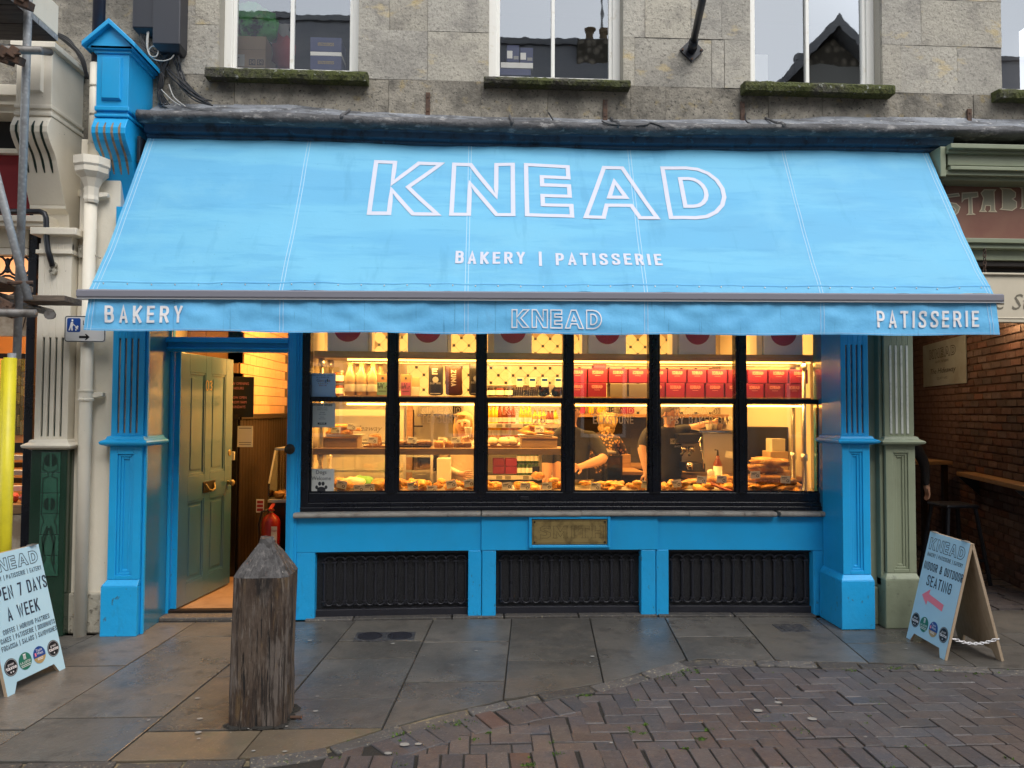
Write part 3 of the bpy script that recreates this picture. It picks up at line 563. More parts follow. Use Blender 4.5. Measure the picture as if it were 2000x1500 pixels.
for n_, (c, rz, poly) in enumerate(near+far):
    if poly:
        mb = rest if n_ >= len(near) else MB(); k = len(poly); zt = -.008+random.uniform(-.005, .004)
        mb.add([(p[0], p[1], -.045) for p in poly]+[(p[0], p[1], zt) for p in poly], [list(range(k)), list(range(k, 2*k))]+[[j, (j+1) % k, k+(j+1) % k, k+j] for j in range(k)])
        if mb is not rest: mb.build('paver', 'paver', road, bevel=.004)
        continue
    z = -.006+random.uniform(-.003, .002)+(random.random() < .06)*random.uniform(-.006, .004); jx, jy = random.uniform(-.002, .002), random.uniform(-.002, .002); big = random.random() < .10; jx += big*random.choice((-.008, .008)); jy += big*random.choice((-.008, .008))
    rot = (random.gauss(0, .006), random.gauss(0, .006), rz+random.gauss(0, .012))
    if n_ < len(near):
        o = bpy.data.objects.new('paver', (PMR if random.random() < .03 else PM)[n_ % 6]); COL.objects.link(o); o.location = (c[0]+jx, c[1]+jy, z); o.rotation_euler = rot; o.parent = road
    else: rest.obox((c[0], c[1], z-.02), (.095, .195, .04), (0, 0, rz))
o = rest.build('pavers', 'paver', road); o['kind'] = 'stuff'
far_bed = MB().box(-7, 7, -9.4, -3.33, -.05, -.010).build('road_surface', 'paver', road)
# moss and weeds in the joints
random.seed(21); mb = MB()
def clump(c, n, s):
    for _ in range(int(n*.6)):
        p = Vector((c.x+random.gauss(0, s), c.y+random.gauss(0, s*.6), -.010)); h = random.uniform(.004, .013); a = random.uniform(0, 6.3); r_ = random.uniform(.004, .009)
        mb.add([p+Vector((r_*math.cos(a), r_*math.sin(a), 0)), p+Vector((-r_*math.cos(a), -r_*math.sin(a), 0)), p+Vector((random.gauss(0, .006), random.gauss(0, .006), h))], [[0, 1, 2]])
for px, py, n, s in [(1748, 1303, 60, .022), (1832, 1306, 40, .015), (1710, 1370, 40, .02), (1790, 1342, 30, .015), (1700, 1362, 20, .012), (1392, 1423, 60, .02), (1370, 1440, 50, .014), (1340, 1460, 40, .012), (1235, 1427, 40, .014), (1260, 1412, 30, .01), (1255, 1430, 30, .012), (1570, 1424, 50, .03), (1145, 1354, 60, .022), (1005, 1383, 40, .02), (900, 1408, 60, .04), (850, 1420, 30, .03), (555, 1483, 70, .022), (655, 1478, 30, .014), (785, 1492, 30, .012), (1088, 1470, 70, .012), (1035, 1490, 60, .02), (1345, 1308, 70, .05), (1300, 1320, 50, .05), (1240, 1365, 20, .015), (1225, 1420, 30, .012), (955, 1428, 20, .01), (925, 1442, 20, .01), (1735, 1492, 30, .02), (1965, 1477, 20, .012), (1660, 1306, 20, .02), (1905, 1312, 25, .02), (680, 1444, 20, .01), (780, 1430, 30, .03)]:
    clump(G(px, py), n, s)
for _ in range(45):
    c = random.choice(near)[0]; clump(Vector((c[0]+random.choice((-.05, .05)), c[1]+random.choice((-.1, .1, .05)), 0)), random.randint(3, 9), .008)
o = mb.build('moss', 'moss', recalc=False); tag(o, 'green moss and weeds in the paver and kerb joints', 'moss', kind='stuff')
mb = MB()
for px, py, r_ in [(385, 1365, .018), (390, 1405, .02), (290, 1408, .012), (387, 1432, .02), (388, 1444, .012), (495, 1468, .012), (556, 1469, .014), (620, 1361, .013), (616, 1390, .018), (767, 1258, .018), (1157, 1283, .018), (758, 1470, .022), (817, 1452, .022), (1194, 1450, .01), (930, 1272, .015), (884, 1300, .013), (605, 1252, .02), (1690, 1438, .012), (1520, 1371, .025), (1586, 1403, .03), (1480, 1387, .03), (665, 1340, .008), (350, 1358, .01), (560, 1420, .01), (790, 1453, .03), (1770, 1268, .014)]:
    c = G(px, py); n = 8; r_ *= .72; zq = .0045 if c.y > kerb(c.x) else -.0015; mb.add([(c.x+r_*(1+.3*random.random())*math.cos(6.283*j/n), c.y+r_*.8*(1+.3*random.random())*math.sin(6.283*j/n), zq) for j in range(n)], [list(range(n))])
random.seed(77)
for _ in range(110):
    c = G(random.uniform(0, 1500), random.uniform(1260, 1440))
    if c.y < kerb(c.x)+.05: continue
    r_ = random.uniform(.002, .006); mb.add([(c.x+r_*math.cos(6.283*j/6), c.y+r_*math.sin(6.283*j/6), .0045) for j in range(6)], [list(range(6))])
o = mb.build('chewing_gum', 'gum', recalc=False); tag(o, 'pale spots of trodden gum and petals on the ground', 'litter', kind='stuff')

# ================================================================ timber bollard
random.seed(3)
bc = Vector((-1.095, -1.785, 0)); ba = R(2); ZS, ZA = .765, .915
t = T('bollard', 'thick weathered timber bollard with a pointed grey top', 'bollard', bc)
def sect(k, n=120):
    a = 2*math.pi*k/n; c, s = math.cos(a), math.sin(a); r = .138/max(abs(c), abs(s)); r = min(r, .138*1.27)   # chamfered square
    return Vector((c*r*1.02, s*r))
def bpos(k, z, f=1.):
    p = sect(k); a = 2*math.pi*k/72
    cr = abs(mnoise.noise(Vector((p.x*26, p.y*26, z*.9)))); dsp = 1-.06*max(0, .10-cr)/.10+.018*mnoise.noise(Vector((p.x*7, p.y*7, z*2.2)))+.012*mnoise.noise(Vector((p.x*40, p.y*40, z*3)))
    if z < .1: dsp *= 1+.05*(.1-z)/.1*mnoise.noise(Vector((a*3, 0, 4)))
    p = p*dsp*f; c, s = math.cos(ba), math.sin(ba)
    return Vector((bc.x+p.x*c-p.y*s+.012*(z-.4), bc.y+p.x*s+p.y*c, z))
mb = MB(); NL = 46
vs_ = [bpos(k, (ZS-.02)*i/NL) for i in range(NL+1) for k in range(120)]
mb.add(vs_, [[i*120+k, i*120+(k+1) % 120, (i+1)*120+(k+1) % 120, (i+1)*120+k] for i in range(NL) for k in range(120)])
mb.build('post', 'timber', t, smooth=False)
mb = MB(); vs_ = []
for i in range(9):
    f = 1-i/8
    for k in range(120):
        z0 = ZS-.02+.018*mnoise.noise(Vector((k*.3, 0, 1))) if i == 0 else ZS
        p = bpos(k, ZS-.02, max(f, .22)*(1.006 if i < 2 else 1)); zz = ZS-.02 if i == 0 else ZS+.012+(ZA-ZS)*((min(i, 7)-1)/6)**.94+.012*mnoise.noise(Vector((p.x*11, p.y*11, 2)))*min(1, i/2)-(.012*abs(mnoise.noise(Vector((p.x*30, p.y*30, 2)))))-(.03*max(0, 1-((p.x-bc.x-.03)**2+(p.y-bc.y+.05)**2)/.0012))
        vs_.append(Vector((p.x, p.y, zz)))
mb.add(vs_, [[i*120+k, i*120+(k+1) % 120, (i+1)*120+(k+1) % 120, (i+1)*120+k] for i in range(8) for k in range(120)]+[[8*120+k for k in range(120)]])
mb.build('pointed_cap', 'timber_cap', t)
mb = MB()
for k in range(40):
    a = 6.2832*k/40; p = sect(k*3); q = random.uniform(.004, .02); mb.ell((bc.x+p.x*1.03+random.uniform(-.006, .006), bc.y+p.y*1.03+random.uniform(-.006, .006), .002), (q*1.6, q*1.4, q*.6), 6, 4, .4)
mb.build('packed_dirt', 'soil', t)['kind'] = 'stuff'
MB().tube([bc+Vector((.15, -.04, .012)), bc+Vector((.21, -.05, .016))], .008).build('bolt', 'rust', t)

# ================================================================ A-boards
def badge(t, mp, cx, cy, r, kind):
    mb = MB(); B_ = lambda mt, nm='badge': mb.build(nm, mt, t, recalc=False)
    ry = r
    if kind[0] == 't':
        mb.disc(lambda u, v: mp(u, v, 0), cx, cy, r); B_('sign_black')
        mb = MB(); mb.disc(lambda u, v: mp(u, v, 2), cx, cy, r*.93, r0=r*.86)
        mb.build('badge_ring', 'badge_grey', t, recalc=False)
        mb = MB(); m2 = lambda u, v, k=0: mp(u, v, 3+k)
        btext(mb, 'great', m2, r*.30, cx, cy+r*.22, W=r*.95); btext(mb, 'taste', m2, r*.42, cx, cy-r*.24, W=r*1.6, bold=.02)
        for s in ((-.18, .18) if kind == 't2' else (0,)):
            mb.poly(lambda u, v: mp(u, v, 3), [(cx+s*r+r*.14*(1 if k % 2 == 0 else .45)*math.sin(k*math.pi/5), cy-r*.55+r*.14*(1 if k % 2 == 0 else .45)*math.cos(k*math.pi/5)) for k in range(10)])
        mb.build('badge_print', 'print_white', t, recalc=False)
    elif kind == 'g':
        mb.disc(lambda u, v: mp(u, v, 0), cx, cy, r); B_('badge_green')
        mb = MB(); m2 = lambda u, v, k=0: mp(u, v, 2+k)
        btext(mb, 'LA LISTE!', m2, r*.27, cx, cy-r*.25, W=r*1.6)
        for q in (-.42, -.6): mb.rect(lambda u, v: m2(u, v), cx-r*.75, cx+r*.75, cy+q*r-r*.03, cy+q*r+r*.03)
        for q in (-.14, 0, .14): mb.rect(lambda u, v: m2(u, v), cx+q*r-r*.04, cx+q*r+r*.04, cy+r*.2, cy+r*.75)
        mb.rect(lambda u, v: m2(u, v, 1), cx-r*.22, cx+r*.22, cy+r*.72, cy+r*.82)
        mb.build('badge_print', 'print_white', t, recalc=False)
    else:
        mb.disc(lambda u, v: mp(u, v, 0), cx, cy, r); B_('sign_blue')
        mb = MB(); mb.poly(lambda u, v: mp(u, v, 2), [(cx+r*math.cos(a), cy+r*math.sin(a)) for a in [-math.pi+.25+(math.pi-.5)*k/14 for k in range(15)]]); mb.build('badge_band', 'badge_gold', t, recalc=False)
        mb = MB(); m2 = lambda u, v, k=0: mp(u, v, 4+k)
        btext(mb, 'Taste', m2, r*.32, cx, cy+r*.42, W=r*1.0); btext(mb, 'West', m2, r*.34, cx+r*.12, cy+r*.02, W=r*1.0); btext(mb, 'GOLD', m2, r*.28, cx, cy-r*.58, W=r*.9, bold=.02)
        mb.build('badge_print', 'print_white', t, recalc=False)
        mb = MB(); mb.rect(lambda u, v: mp(u, v, 4), cx-r*.75, cx-r*.5, cy-r*.05, cy+r*.35); mb.build('badge_mark', 'print_pink', t, recalc=False)
def aboard(label, BL_, BR_, h, lean, fill):
    bl, br = G(*BL_), G(*BR_); e = (br-bl).normalized(); wd = (br-bl).length; n = Vector((e.y, -e.x, 0)); mid = (bl+br)/2-n*lean
    t = T('a_board', label, 'a-board', mid, 'bakery pavement signs')
    uy = (-n*lean+Vector((0, 0, h))); L_ = uy.length; uy.normalize(); nf = e.cross(uy).normalized()
    if nf.dot(n) < 0: nf = -nf
    out = [(0, 0), (.055, 0), (.085, .055), (wd-.085, .055), (wd-.055, 0), (wd, 0), (wd, L_), (0, L_)]
    th = .018
    def slab(o, uy, nf, nm, mt):
        mb = MB(); k = len(out)
        mb.add([o+e*a+uy*b for a, b in out]+[o+e*a+uy*b-nf*th for a, b in out], [list(range(k)), list(range(k, 2*k))]+[[j, (j+1) % k, k+(j+1) % k, k+j] for j in range(k)])
        return mb.build(nm, mt, t, bevel=.0015)
    slab(bl, uy, nf, 'front_panel', 'ply')
    mp = lambda u, v, k=0: bl+e*u+uy*v+nf*(.0025+k*.0005)
    mb = MB(); q = [(a+(.002 if a == 0 else -.002 if a == wd else 0), b) for a, b in out]; mb.poly(lambda u, v: bl+e*u+uy*v+nf*.0012, q); mb.build('painted_face', 'aboard_blue', t, recalc=False)
    b2 = bl-n*(2*lean+.02); uy2 = (n*lean+Vector((0, 0, h))).normalized(); nf2 = -(e.cross(uy2)).normalized()
    if nf2.dot(n) > 0: nf2 = -nf2
    slab(b2, uy2, nf2, 'back_panel', 'ply')
    for s in (.12, .88): MB().obox(mid+e*(s-.5)*wd+Vector((0, 0, h+.004))+e*0, (.05, .03, .006), (0, 0, math.atan2(e.y, e.x))).build('hinge', 'steel', t)
    fill(t, mp, wd, L_)
    for u in (wd-.002, .002):
        a = bl+e*u+uy*.15-nf*.02; b = b2+e*u+uy2*.15; mb = MB(); N = 15
        for i in range(N):
            f = (i+.5)/N; c = a.lerp(b, f)+Vector((0, 0, -.07*4*f*(1-f)*.5)); d = (b-a).normalized(); s = Vector((0, 0, 1)) if i % 2 else e
            mb.tube([c+d*(.016*math.cos(k*1.0472))+s*(.008*math.sin(k*1.0472)) for k in range(7)], .0028, 5)
        mb.build('chain', 'print_white', t, smooth=True)
    return t
def fillR(t, mp, w, L):
    mb = MB(); knead(mb, mp, w*.07, L*.845, w*.86, L*.105, .0042); word(mb, 'BAKERY | PATISSERIE | EATERY', mp, L*.034, W=w*.86, align='c', x=w/2, y=L*.782)
    word(mb, 'INDOOR & OUTDOOR', mp, L*.072, W=w*.90, align='c', x=w/2, y=L*.66); word(mb, 'SEATING', mp, L*.095, W=w*.60, align='c', x=w*.5, y=L*.525); mb.build('lettering', 'print_navy', t, recalc=False)
    mb = MB(); mb.poly(mp, [(w*.16, L*.43), (w*.34, L*.505), (w*.33, L*.46), (w*.72, L*.425), (w*.71, L*.365), (w*.325, L*.40), (w*.315, L*.355)]); mb.build('arrow', 'print_pink', t, recalc=False)
    for k, (a, b) in enumerate(zip((.14, .37, .61, .86), ('t2', 'g', 'b', 't1'))): badge(t, mp, w*a, L*.19, w*.105, b)
def fillL(t, mp, w, L):
    mb = MB(); knead(mb, mp, w*.07, L*.865, w*.86, L*.095, .0042); word(mb, 'BAKERY | PATISSERIE | EATERY', mp, L*.034, W=w*.86, align='c', x=w/2, y=L*.80)
    word(mb, 'OPEN 7 DAYS', mp, L*.098, W=w*.86, align='c', x=w/2, y=L*.655); word(mb, 'A WEEK', mp, L*.098, W=w*.5, align='c', x=w*.5, y=L*.50)
    for k, s in enumerate(('COFFEE | MORNING PASTRIES', 'CAKES | PATISSERIE | DOUGHNUTS', 'FOCACCIA | SALADS | SANDWICHES')): word(mb, s, mp, L*.036, W=w*(.74, .86, .88)[k], align='c', x=w*.5, y=L*(.418-k*.055))
    mb.build('lettering', 'print_navy', t, recalc=False)
    for k, (a, b) in enumerate(zip((.14, .37, .61, .86), ('t2', 'g', 'b', 't1'))): badge(t, mp, w*a, L*.185, w*.105, b)
aboard('pale blue folding board with a pink arrow for indoor and outdoor seating', (1770, 1245), (1845, 1290), .75, .18, fillR)
aboard('pale blue folding board reading open 7 days a week', (14, 1362), (128, 1305), .755, .20, fillL)
# ================================================================ bakery shop front
shop = T('bakery_shopfront', 'bright blue bakery shop front with a long black framed window', 'shopfront', (.2, 0, 0))
YP = -.35
def pilaster(parent, x0, x1, yf, yb, zp, zc0, zc1, ztop, mts, nf=4, tiles=False, name='pilaster', rp=.012):
    """plinth, panelled pedestal, moulded cap and a fluted upper shaft"""
    paint, low, flute = mts; w = x1-x0
    o = MB().box(x0+.004, x1-.004, yf+.028, yb, zp+.02, zc0+.005).build(name, paint, parent, bevel=.004)
    xq = x1+rp; mb = MB(); mb.hexa([(x0-.028, yf-.028, 0), (xq, yf-.028, 0), (xq, yb, 0), (x0-.028, yb, 0), (x0-.028, yf-.028, zp-.02), (xq, yf-.028, zp-.02), (xq, yb, zp-.02), (x0-.028, yb, zp-.02)])
    mb.hexa([(x0-.028, yf-.028, zp-.02), (xq, yf-.028, zp-.02), (xq, yb, zp-.02), (x0-.028, yb, zp-.02), (x0+.0, yf+.004, zp+.022), (x1, yf+.004, zp+.022), (x1, yb, zp+.022), (x0, yb, zp+.022)])
    mb.build('plinth', low, o, bevel=.005)
    if not tiles:
        # pedestal face built as frame and stepped recess
        a, b = x0+.055, x1-.055; za, zb = zp+.05, zc0-.055; mb = MB()
        mb.box(x0, a, yf, yf+.03, zp+.022, zc0); mb.box(b, x1, yf, yf+.03, zp+.022, zc0); mb.box(a, b, yf, yf+.03, zp+.022, za); mb.box(a, b, yf, yf+.03, zb, zc0)
        mb.build('pedestal_frame', paint, o, bevel=.003)
        mb = MB()
        for k, (d, y) in enumerate(((.0, .010), (.018, .018))):
            a2, b2, c2, d2 = a+d, b-d, za+d, zb-d; s = .018
            mb.box(a2, a2+s, yf+y, yf+.032, c2, d2); mb.box(b2-s, b2, yf+y, yf+.032, c2, d2); mb.box(a2+s, b2-s, yf+y, yf+.032, c2, c2+s); mb.box(a2+s, b2-s, yf+y, yf+.032, d2-s, d2)
        mb.build('panel_moulding', paint, o, bevel=.004)
    prof = [(0, 0), (-.012, 0), (-.05, .018), (-.055, .035), (-.045, .045), (-.022, .058), (-.016, .078), (0, .085)]; mb = MB()
    k = (zc1-zc0)/.085; n = len(prof)
    def ring(d, z): return [(x0+d, yf+d, z), (x1-d, yf+d, z), (x1-d, yb, z), (x0+d, yb, z)]
    vs_ = []
    for d, z in prof: vs_ += ring(d, zc0+z*k)
    mb.add(vs_, [[i*4+j, i*4+(j+1) % 4, (i+1)*4+(j+1) % 4, (i+1)*4+j] for i in range(n-1) for j in range(4)]+[[0, 1, 2, 3], [4*n-4, 4*n-3, 4*n-2, 4*n-1]])
    mb.build('cap', low if tiles else paint, o, bevel=.0015)
    mb = MB(); mb.box(x0+.004, x1-.004, yf+.036, yb, zc1, ztop)
    fw = .016; pitch = w*.19; f0 = (x0+x1)/2-pitch*1.5; edges = [x0]
    fz0, fz1 = zc1+.02, ztop-.02 if ztop < 2.3 else 2.10
    for i in range(nf): edges += [f0+i*pitch-fw/2, f0+i*pitch+fw/2]
    edges.append(x1)
    for i in range(0, len(edges), 2): mb.box(edges[i], edges[i+1], yf+.010, yf+.036, zc1, ztop)
    for i in range(1, len(edges)-1, 2): mb.box(edges[i], edges[i+1], yf+.011, yf+.036, zc1, fz0); mb.box(edges[i], edges[i+1], yf+.011, yf+.036, fz1, ztop)
    mb.build('shaft', paint, o, bevel=.002)
    for i in range(nf):
        xx = f0+i*pitch; m2 = MB(); m2.box(xx-fw/2, xx+fw/2, yf+.026 if flute != 'flute_white' else yf+.006, yf+.0365, fz0, fz1); m2.build('flute', flute, o)
    return o
zp = Z(240, 1138, YP); zc0, zc1 = Z(215, 872, YP), Z(215, 851, YP)
lx0, lx1 = X(214, 900, YP), X(277, 900, YP); rx0, rx1 = X(1645, 900, YP), X(1699, 900, YP)
PB = ('blue_paint', 'blue_worn', 'flute_tan')
pl = pilaster(shop, lx0, lx1, YP, -.02, zp, zc0, zc1, 3.05, PB, rp=-.001)
pr = pilaster(shop, rx0, rx1, YP, -.02, Z(1660, 1128, YP), Z(1670, 868, YP), Z(1670, 851, YP), 3.05, PB)
# inner return of the right pilaster and left reveal of the doorway
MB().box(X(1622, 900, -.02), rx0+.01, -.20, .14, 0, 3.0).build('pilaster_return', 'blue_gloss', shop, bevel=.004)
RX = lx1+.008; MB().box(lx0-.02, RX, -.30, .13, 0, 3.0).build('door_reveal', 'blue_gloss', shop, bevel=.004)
MB().box(lx1+.001, RX+.012, -.325, -.299, 0, 3.0).build('reveal_bead', 'blue_paint', shop, bevel=.004)
MB().box(RX, RX+.02, .085, .13, 0, 3.0).build('door_jamb', 'blue_paint', shop, bevel=.003)
# scrolled console brackets on top of pilasters
def console(parent, x0, x1, ytop, z, paint, flute, nf=4):
    """z: dict of heights in the plane of the bracket's face"""
    yw = 0.02; t0, t1, t2, t3 = z['foot'], z['waist'], z['scroll'], z['block']
    pts = [(yw, t3), (ytop, t3)]
    for k in range(15):
        f = k/14; zz = t3+(t1-t3)*f
        y = ytop-.055*math.sin(min(1, f*2.2)*math.pi)*(1 if f < .45 else 0)+(.20)*(max(0, f-.18)/.82)**1.0*(1 if f < 1 else 1)
        pts.append((y, zz))
    pts += [(ytop+.205, t1-.004), (ytop+.205, t1-.03), (ytop+.25, t1-.06), (ytop+.27, t0), (yw, t0)]
    o = MB().prism(pts, 'x', x0, x1).build('console_bracket', paint, parent, bevel=.004)
    w = x1-x0
    for i in range(nf):
        xx = x0+w*(.17+.22*i); mb = MB(); vs_ = []; q = [p for p in pts[3:12]]
        for j, (y, zz) in enumerate(q):
            hw = .008 if 0 < j < len(q)-1 else .003
            vs_ += [(xx-hw, y-.0035, zz), (xx+hw, y-.0035, zz), (xx+hw, y+.012, zz), (xx-hw, y+.012, zz)]
        n = len(q); mb.add(vs_, [[a*4+b, a*4+(b+1) % 4, (a+1)*4+(b+1) % 4, (a+1)*4+b] for a in range(n-1) for b in range(4)]+[[0, 1, 2, 3], [4*n-4, 4*n-3, 4*n-2, 4*n-1]])
        mb.build('flute', flute, o)
    return o
yc = -.40
cx0, cx1 = X(184, 270, yc), X(250, 270, yc)
zz = dict(foot=Z(215, 445, yc+.2), waist=Z(215, 400, yc+.18), scroll=Z(215, 300, yc), block=Z(215, 231, yc))
con = console(shop, cx0, cx1, yc, zz, 'blue_paint', 'flute_tan')
bz0, bz1 = zz['block'], Z(215, 104, yc)
mb = MB(); mb.box(cx0+.006, cx1-.006, yc, .0, bz0+.07, bz1); mb.box(cx0+.01, cx1-.01, yc+.004, 0, bz0, bz0+.07); mb.build('bracket_block', 'blue_paint', con, bevel=.003)
mb = MB()
for a, b in ((.052, .085), (.006, .028)): MB().box(cx0, cx1+.006, yc-.012, .0, bz0+a, bz0+b).build('bracket_moulding', 'blue_paint', con, bevel=.006)
a, b = cx0+.045, cx1-.05; mb = MB(); mb.hexa([(a, yc, bz0+.125), (b, yc, bz0+.125), (b, yc, bz1-.03), (a, yc, bz1-.03), (a+.008, yc-.022, bz0+.14), (b-.008, yc-.022, bz0+.14), (b-.008, yc-.022, bz1-.04), (a+.008, yc-.022, bz1-.04)])
mb.build('raised_panel', 'blue_paint', con, bevel=.002)
g0, g1, gz, ga = X(160, 85, yc-.06), X(264, 85, yc-.06), Z(213, 90, yc-.06), Z(213, 36, yc-.06); gm = (g0+g1)/2
mb = MB(); mb.prism([(g0+.02, gz), (g1-.02, gz), (gm, ga-.03)], 'y', yc-.03, .0); mb.build('gable', 'blue_paint', con)
mb = MB(); th = .032
for (xa, xb) in ((g0, gm), (g1, gm)): mb.prism([(xa, gz-.005), (xa, gz+.028), (xb, ga), (xb, ga-.04)], 'y', yc-.07, .0)
mb.build('gable_roof', 'blue_paint', con, bevel=.004)
mb = MB()
for k, (d, zz_) in enumerate(((.012, bz1-.005), (.03, bz1+.018))): mb.box(cx0-d, cx1+d, yc-d, .0, zz_, zz_+.026)
mb.build('gable_moulding', 'blue_paint', con, bevel=.005)
# cornice with old lead capping
CX0, CX1 = -2.44, 3.66
def czl(x): return Z(255, 232, -.34)+(Z(1855, 262, -.34)-Z(255, 232, -.34))*(x-CX0)/(CX1-CX0)    # underside of the lead roll: it sags to the right
N = 60; mb = MB(); vs_ = []; prof = [(.02, -.10), (-.19, -.10), (-.205, -.088), (-.205, -.072), (-.24, -.062), (-.25, -.02), (-.265, .0), (.02, .0)]
for i in range(N+1):
    x = CX0+(CX1-CX0)*i/N; z = czl(x)
    for y, dz in prof: vs_.append((x, y-.03, z+dz))
k = len(prof); mb.add(vs_, [[i*k+j, i*k+(j+1) % k, (i+1)*k+(j+1) % k, (i+1)*k+j] for i in range(N) for j in range(k)]+[list(range(k)), [N*k+j for j in range(k)]])
corn = mb.build('cornice', 'navy_paint', shop, bend=True)
random.seed(8)
LX1 = 6.2
mb = MB(); prof = [(.0, .0), (-.30, -.012), (-.33, .0), (-.342, .025), (-.335, .052), (-.315, .066), (-.29, .060), (-.28, .062)]; vs_ = []; k = len(prof); NN = 220
for i in range(NN+1):
    x = CX0-.02+(LX1-CX0)*i/NN; z = czl(x)
    for j, (y, dz) in enumerate(prof):
        q = mnoise.noise(Vector((x*3.1, j*.4, 0)))*.014+mnoise.noise(Vector((x*14, j*.7, 5)))*.008
        vs_.append((x, y-.03+q*.7, z+dz+q+(.0 if j else 0)))
mb.add(vs_, [[i*k+j, i*k+(j+1) % k, (i+1)*k+(j+1) % k, (i+1)*k+j] for i in range(NN) for j in range(k)]+[list(range(k)), [NN*k+j for j in range(k)]])
mb.build('lead_roll', 'lead_dark', corn, bend=True, smooth=True)
mb = MB()
def leadtop(u, v):
    x = CX0-.02+(LX1-CX0)*u; q = mnoise.noise(Vector((x*2.5, v*3, 0)))*.012+mnoise.noise(Vector((x*9, v*5, 3)))*.006
    y = -.31+.33*v; return (x, y, czl(x)+.056+.205*v**1.15+q*(1-abs(2*v-1)*.6)+(.03 if v > .99 else 0))
mb.sheet(leadtop, 220, 8); mb.build('lead_flashing', 'lead', corn, bend=True, smooth=True)
for i, x in enumerate((-1.0, .25, 1.05, 2.3)):
    mb = MB(); z = czl(x); mb.tube([(x, -.36, z+.02), (x+.004, -.375, z+.045), (x+.004, -.33, z+.075), (x, -.2, z+.135), (x, -.03, z+.235)], [.012, .016, .014, .010, .009], 6); mb.build('lead_seam', 'lead_dark', corn, bend=True, smooth=True)
# fascia board behind the awning, and the awning's housing
MB().box(-2.36, 3.55, -.07, .0, 2.60, 3.62, 24).build('fascia', 'navy_paint', shop, bend=True)
# stall riser
zb0, zb1 = Z(1100, 1074, .04), Z(1100, 1009, .04)
xa, xb, xc, xd = X(578, 1040, 0), X(940, 1040, .02), X(1286, 1040, .02), X(1624, 1040, 0)
MB().box(xa, xb-.001, -.015, .06, zb0-.004, zb1, 6).build('riser_panel', 'blue_paint', shop, bend=True, bevel=.003)
MB().box(xb, xc, -.032, .06, zb0, zb1, 6).build('riser_panel', 'blue_paint', shop, bend=True, bevel=.003)
MB().box(xc+.001, xd, -.015, .06, zb0-.004, zb1, 6).build('riser_panel', 'blue_paint', shop, bend=True, bevel=.003)
def post(pa, pb, y, zt=zb0): MB().box(X(pa, 1140, y), X(pb, 1140, y), y, .1, 0, zt-.002).build('riser_post', 'blue_worn', shop, bend=True, bevel=.006)
post(578, 614, -.012); post(914, 940.5, -.02); post(941.5, 969, -.028); post(1256, 1284.5, -.028); post(1285.5, 1310, -.02); post(1590, 1626, -.012)
MB().box(xa, xd, .10, .14, 0, zb0, 16).build('riser_back', 'black_iron', shop, bend=True)
# cast iron ventilation grilles
for (pa, pb, n, first) in ((615, 913, 14, 642), (970, 1255, 13, 989), (1311, 1589, 14, 1327)):
    y = .035; x0, x1 = X(pa, 1140, y), X(pb, 1140, y); zt, z0 = zb0-.082, .105
    g = MB().box(x0, x1, y+.026, y+.034, .0, zb0-.002, 4).build('ventilation_grille', 'wire_mesh', shop, bend=True)
    mb = MB(); mb.box(x0, x1, y-.002, y+.03, 0, .062, 4); mb.box(x0, x1, y-.002, y+.03, zb0-.026, zb0-.003, 4); mb.build('grille_rail', 'black_iron', g, bend=True, bevel=.004)
    p = (X(first+20, 1140, y)-X(first, 1140, y)); xx = X(first, 1140, y)-p*.5
    while xx-p > x0-.01: xx -= p
    while xx < x1-.005:
        if xx > x0+.006:
            mb = MB(); mb.tube([(xx, y+.012, z0-.012), (xx, y+.012, zt)], .0095, 8); mb.box(xx-.019, xx+.019, y-.004, y+.022, zt-.016, zt-.004); mb.box(xx-.017, xx+.017, y-.002, y+.022, z0+.012, z0+.022)
            mb.build('grille_bar', 'black_iron', g, bend=True, smooth=False)
        mb = MB(); c = xx+p/2
        if x0+.02 < c < x1-.02:
            mb.tube([(c+p*.5*math.cos(a), y+.006, zt+.0+p*.42*math.sin(a)) for a in [math.pi*k/9 for k in range(10)]], .0075, 6); mb.build('grille_arch', 'black_iron', g, bend=True, smooth=True); mb = MB()
            mb.tube([(c+p*.40*math.cos(a), y+.008, z0+.014-p*.38*math.sin(a)) for a in [math.pi*k/9 for k in range(10)]], .0065, 6)
            mb.build('grille_foot', 'black_iron', g, bend=True, smooth=True)
        xx += p
# stone sill under the window
zs = Z(1100, 1004, 0)
random.seed(4)
for (pa, pb) in ((575, 939), (941, 1137), (1138, 1347), (1348, 1454), (1455, 1516), (1524, 1600), (1601, 1622)):
    x0, x1 = X(pa, 1003, -.03), X(pb, 1003, -.03); q = random.uniform(-.003, .003)
    pr_ = [(-.055+q+.020*math.cos(a), zs+q+.019*math.sin(a)) for a in [H_+math.pi*k/8 for k in range(9)]]+[(.03, zs-.019), (.03, zs+.019)]
    MB().prism(pr_, 'x', x0, x1, 4).build('sill_stone', 'sill_stone', shop, bend=True, smooth=False)
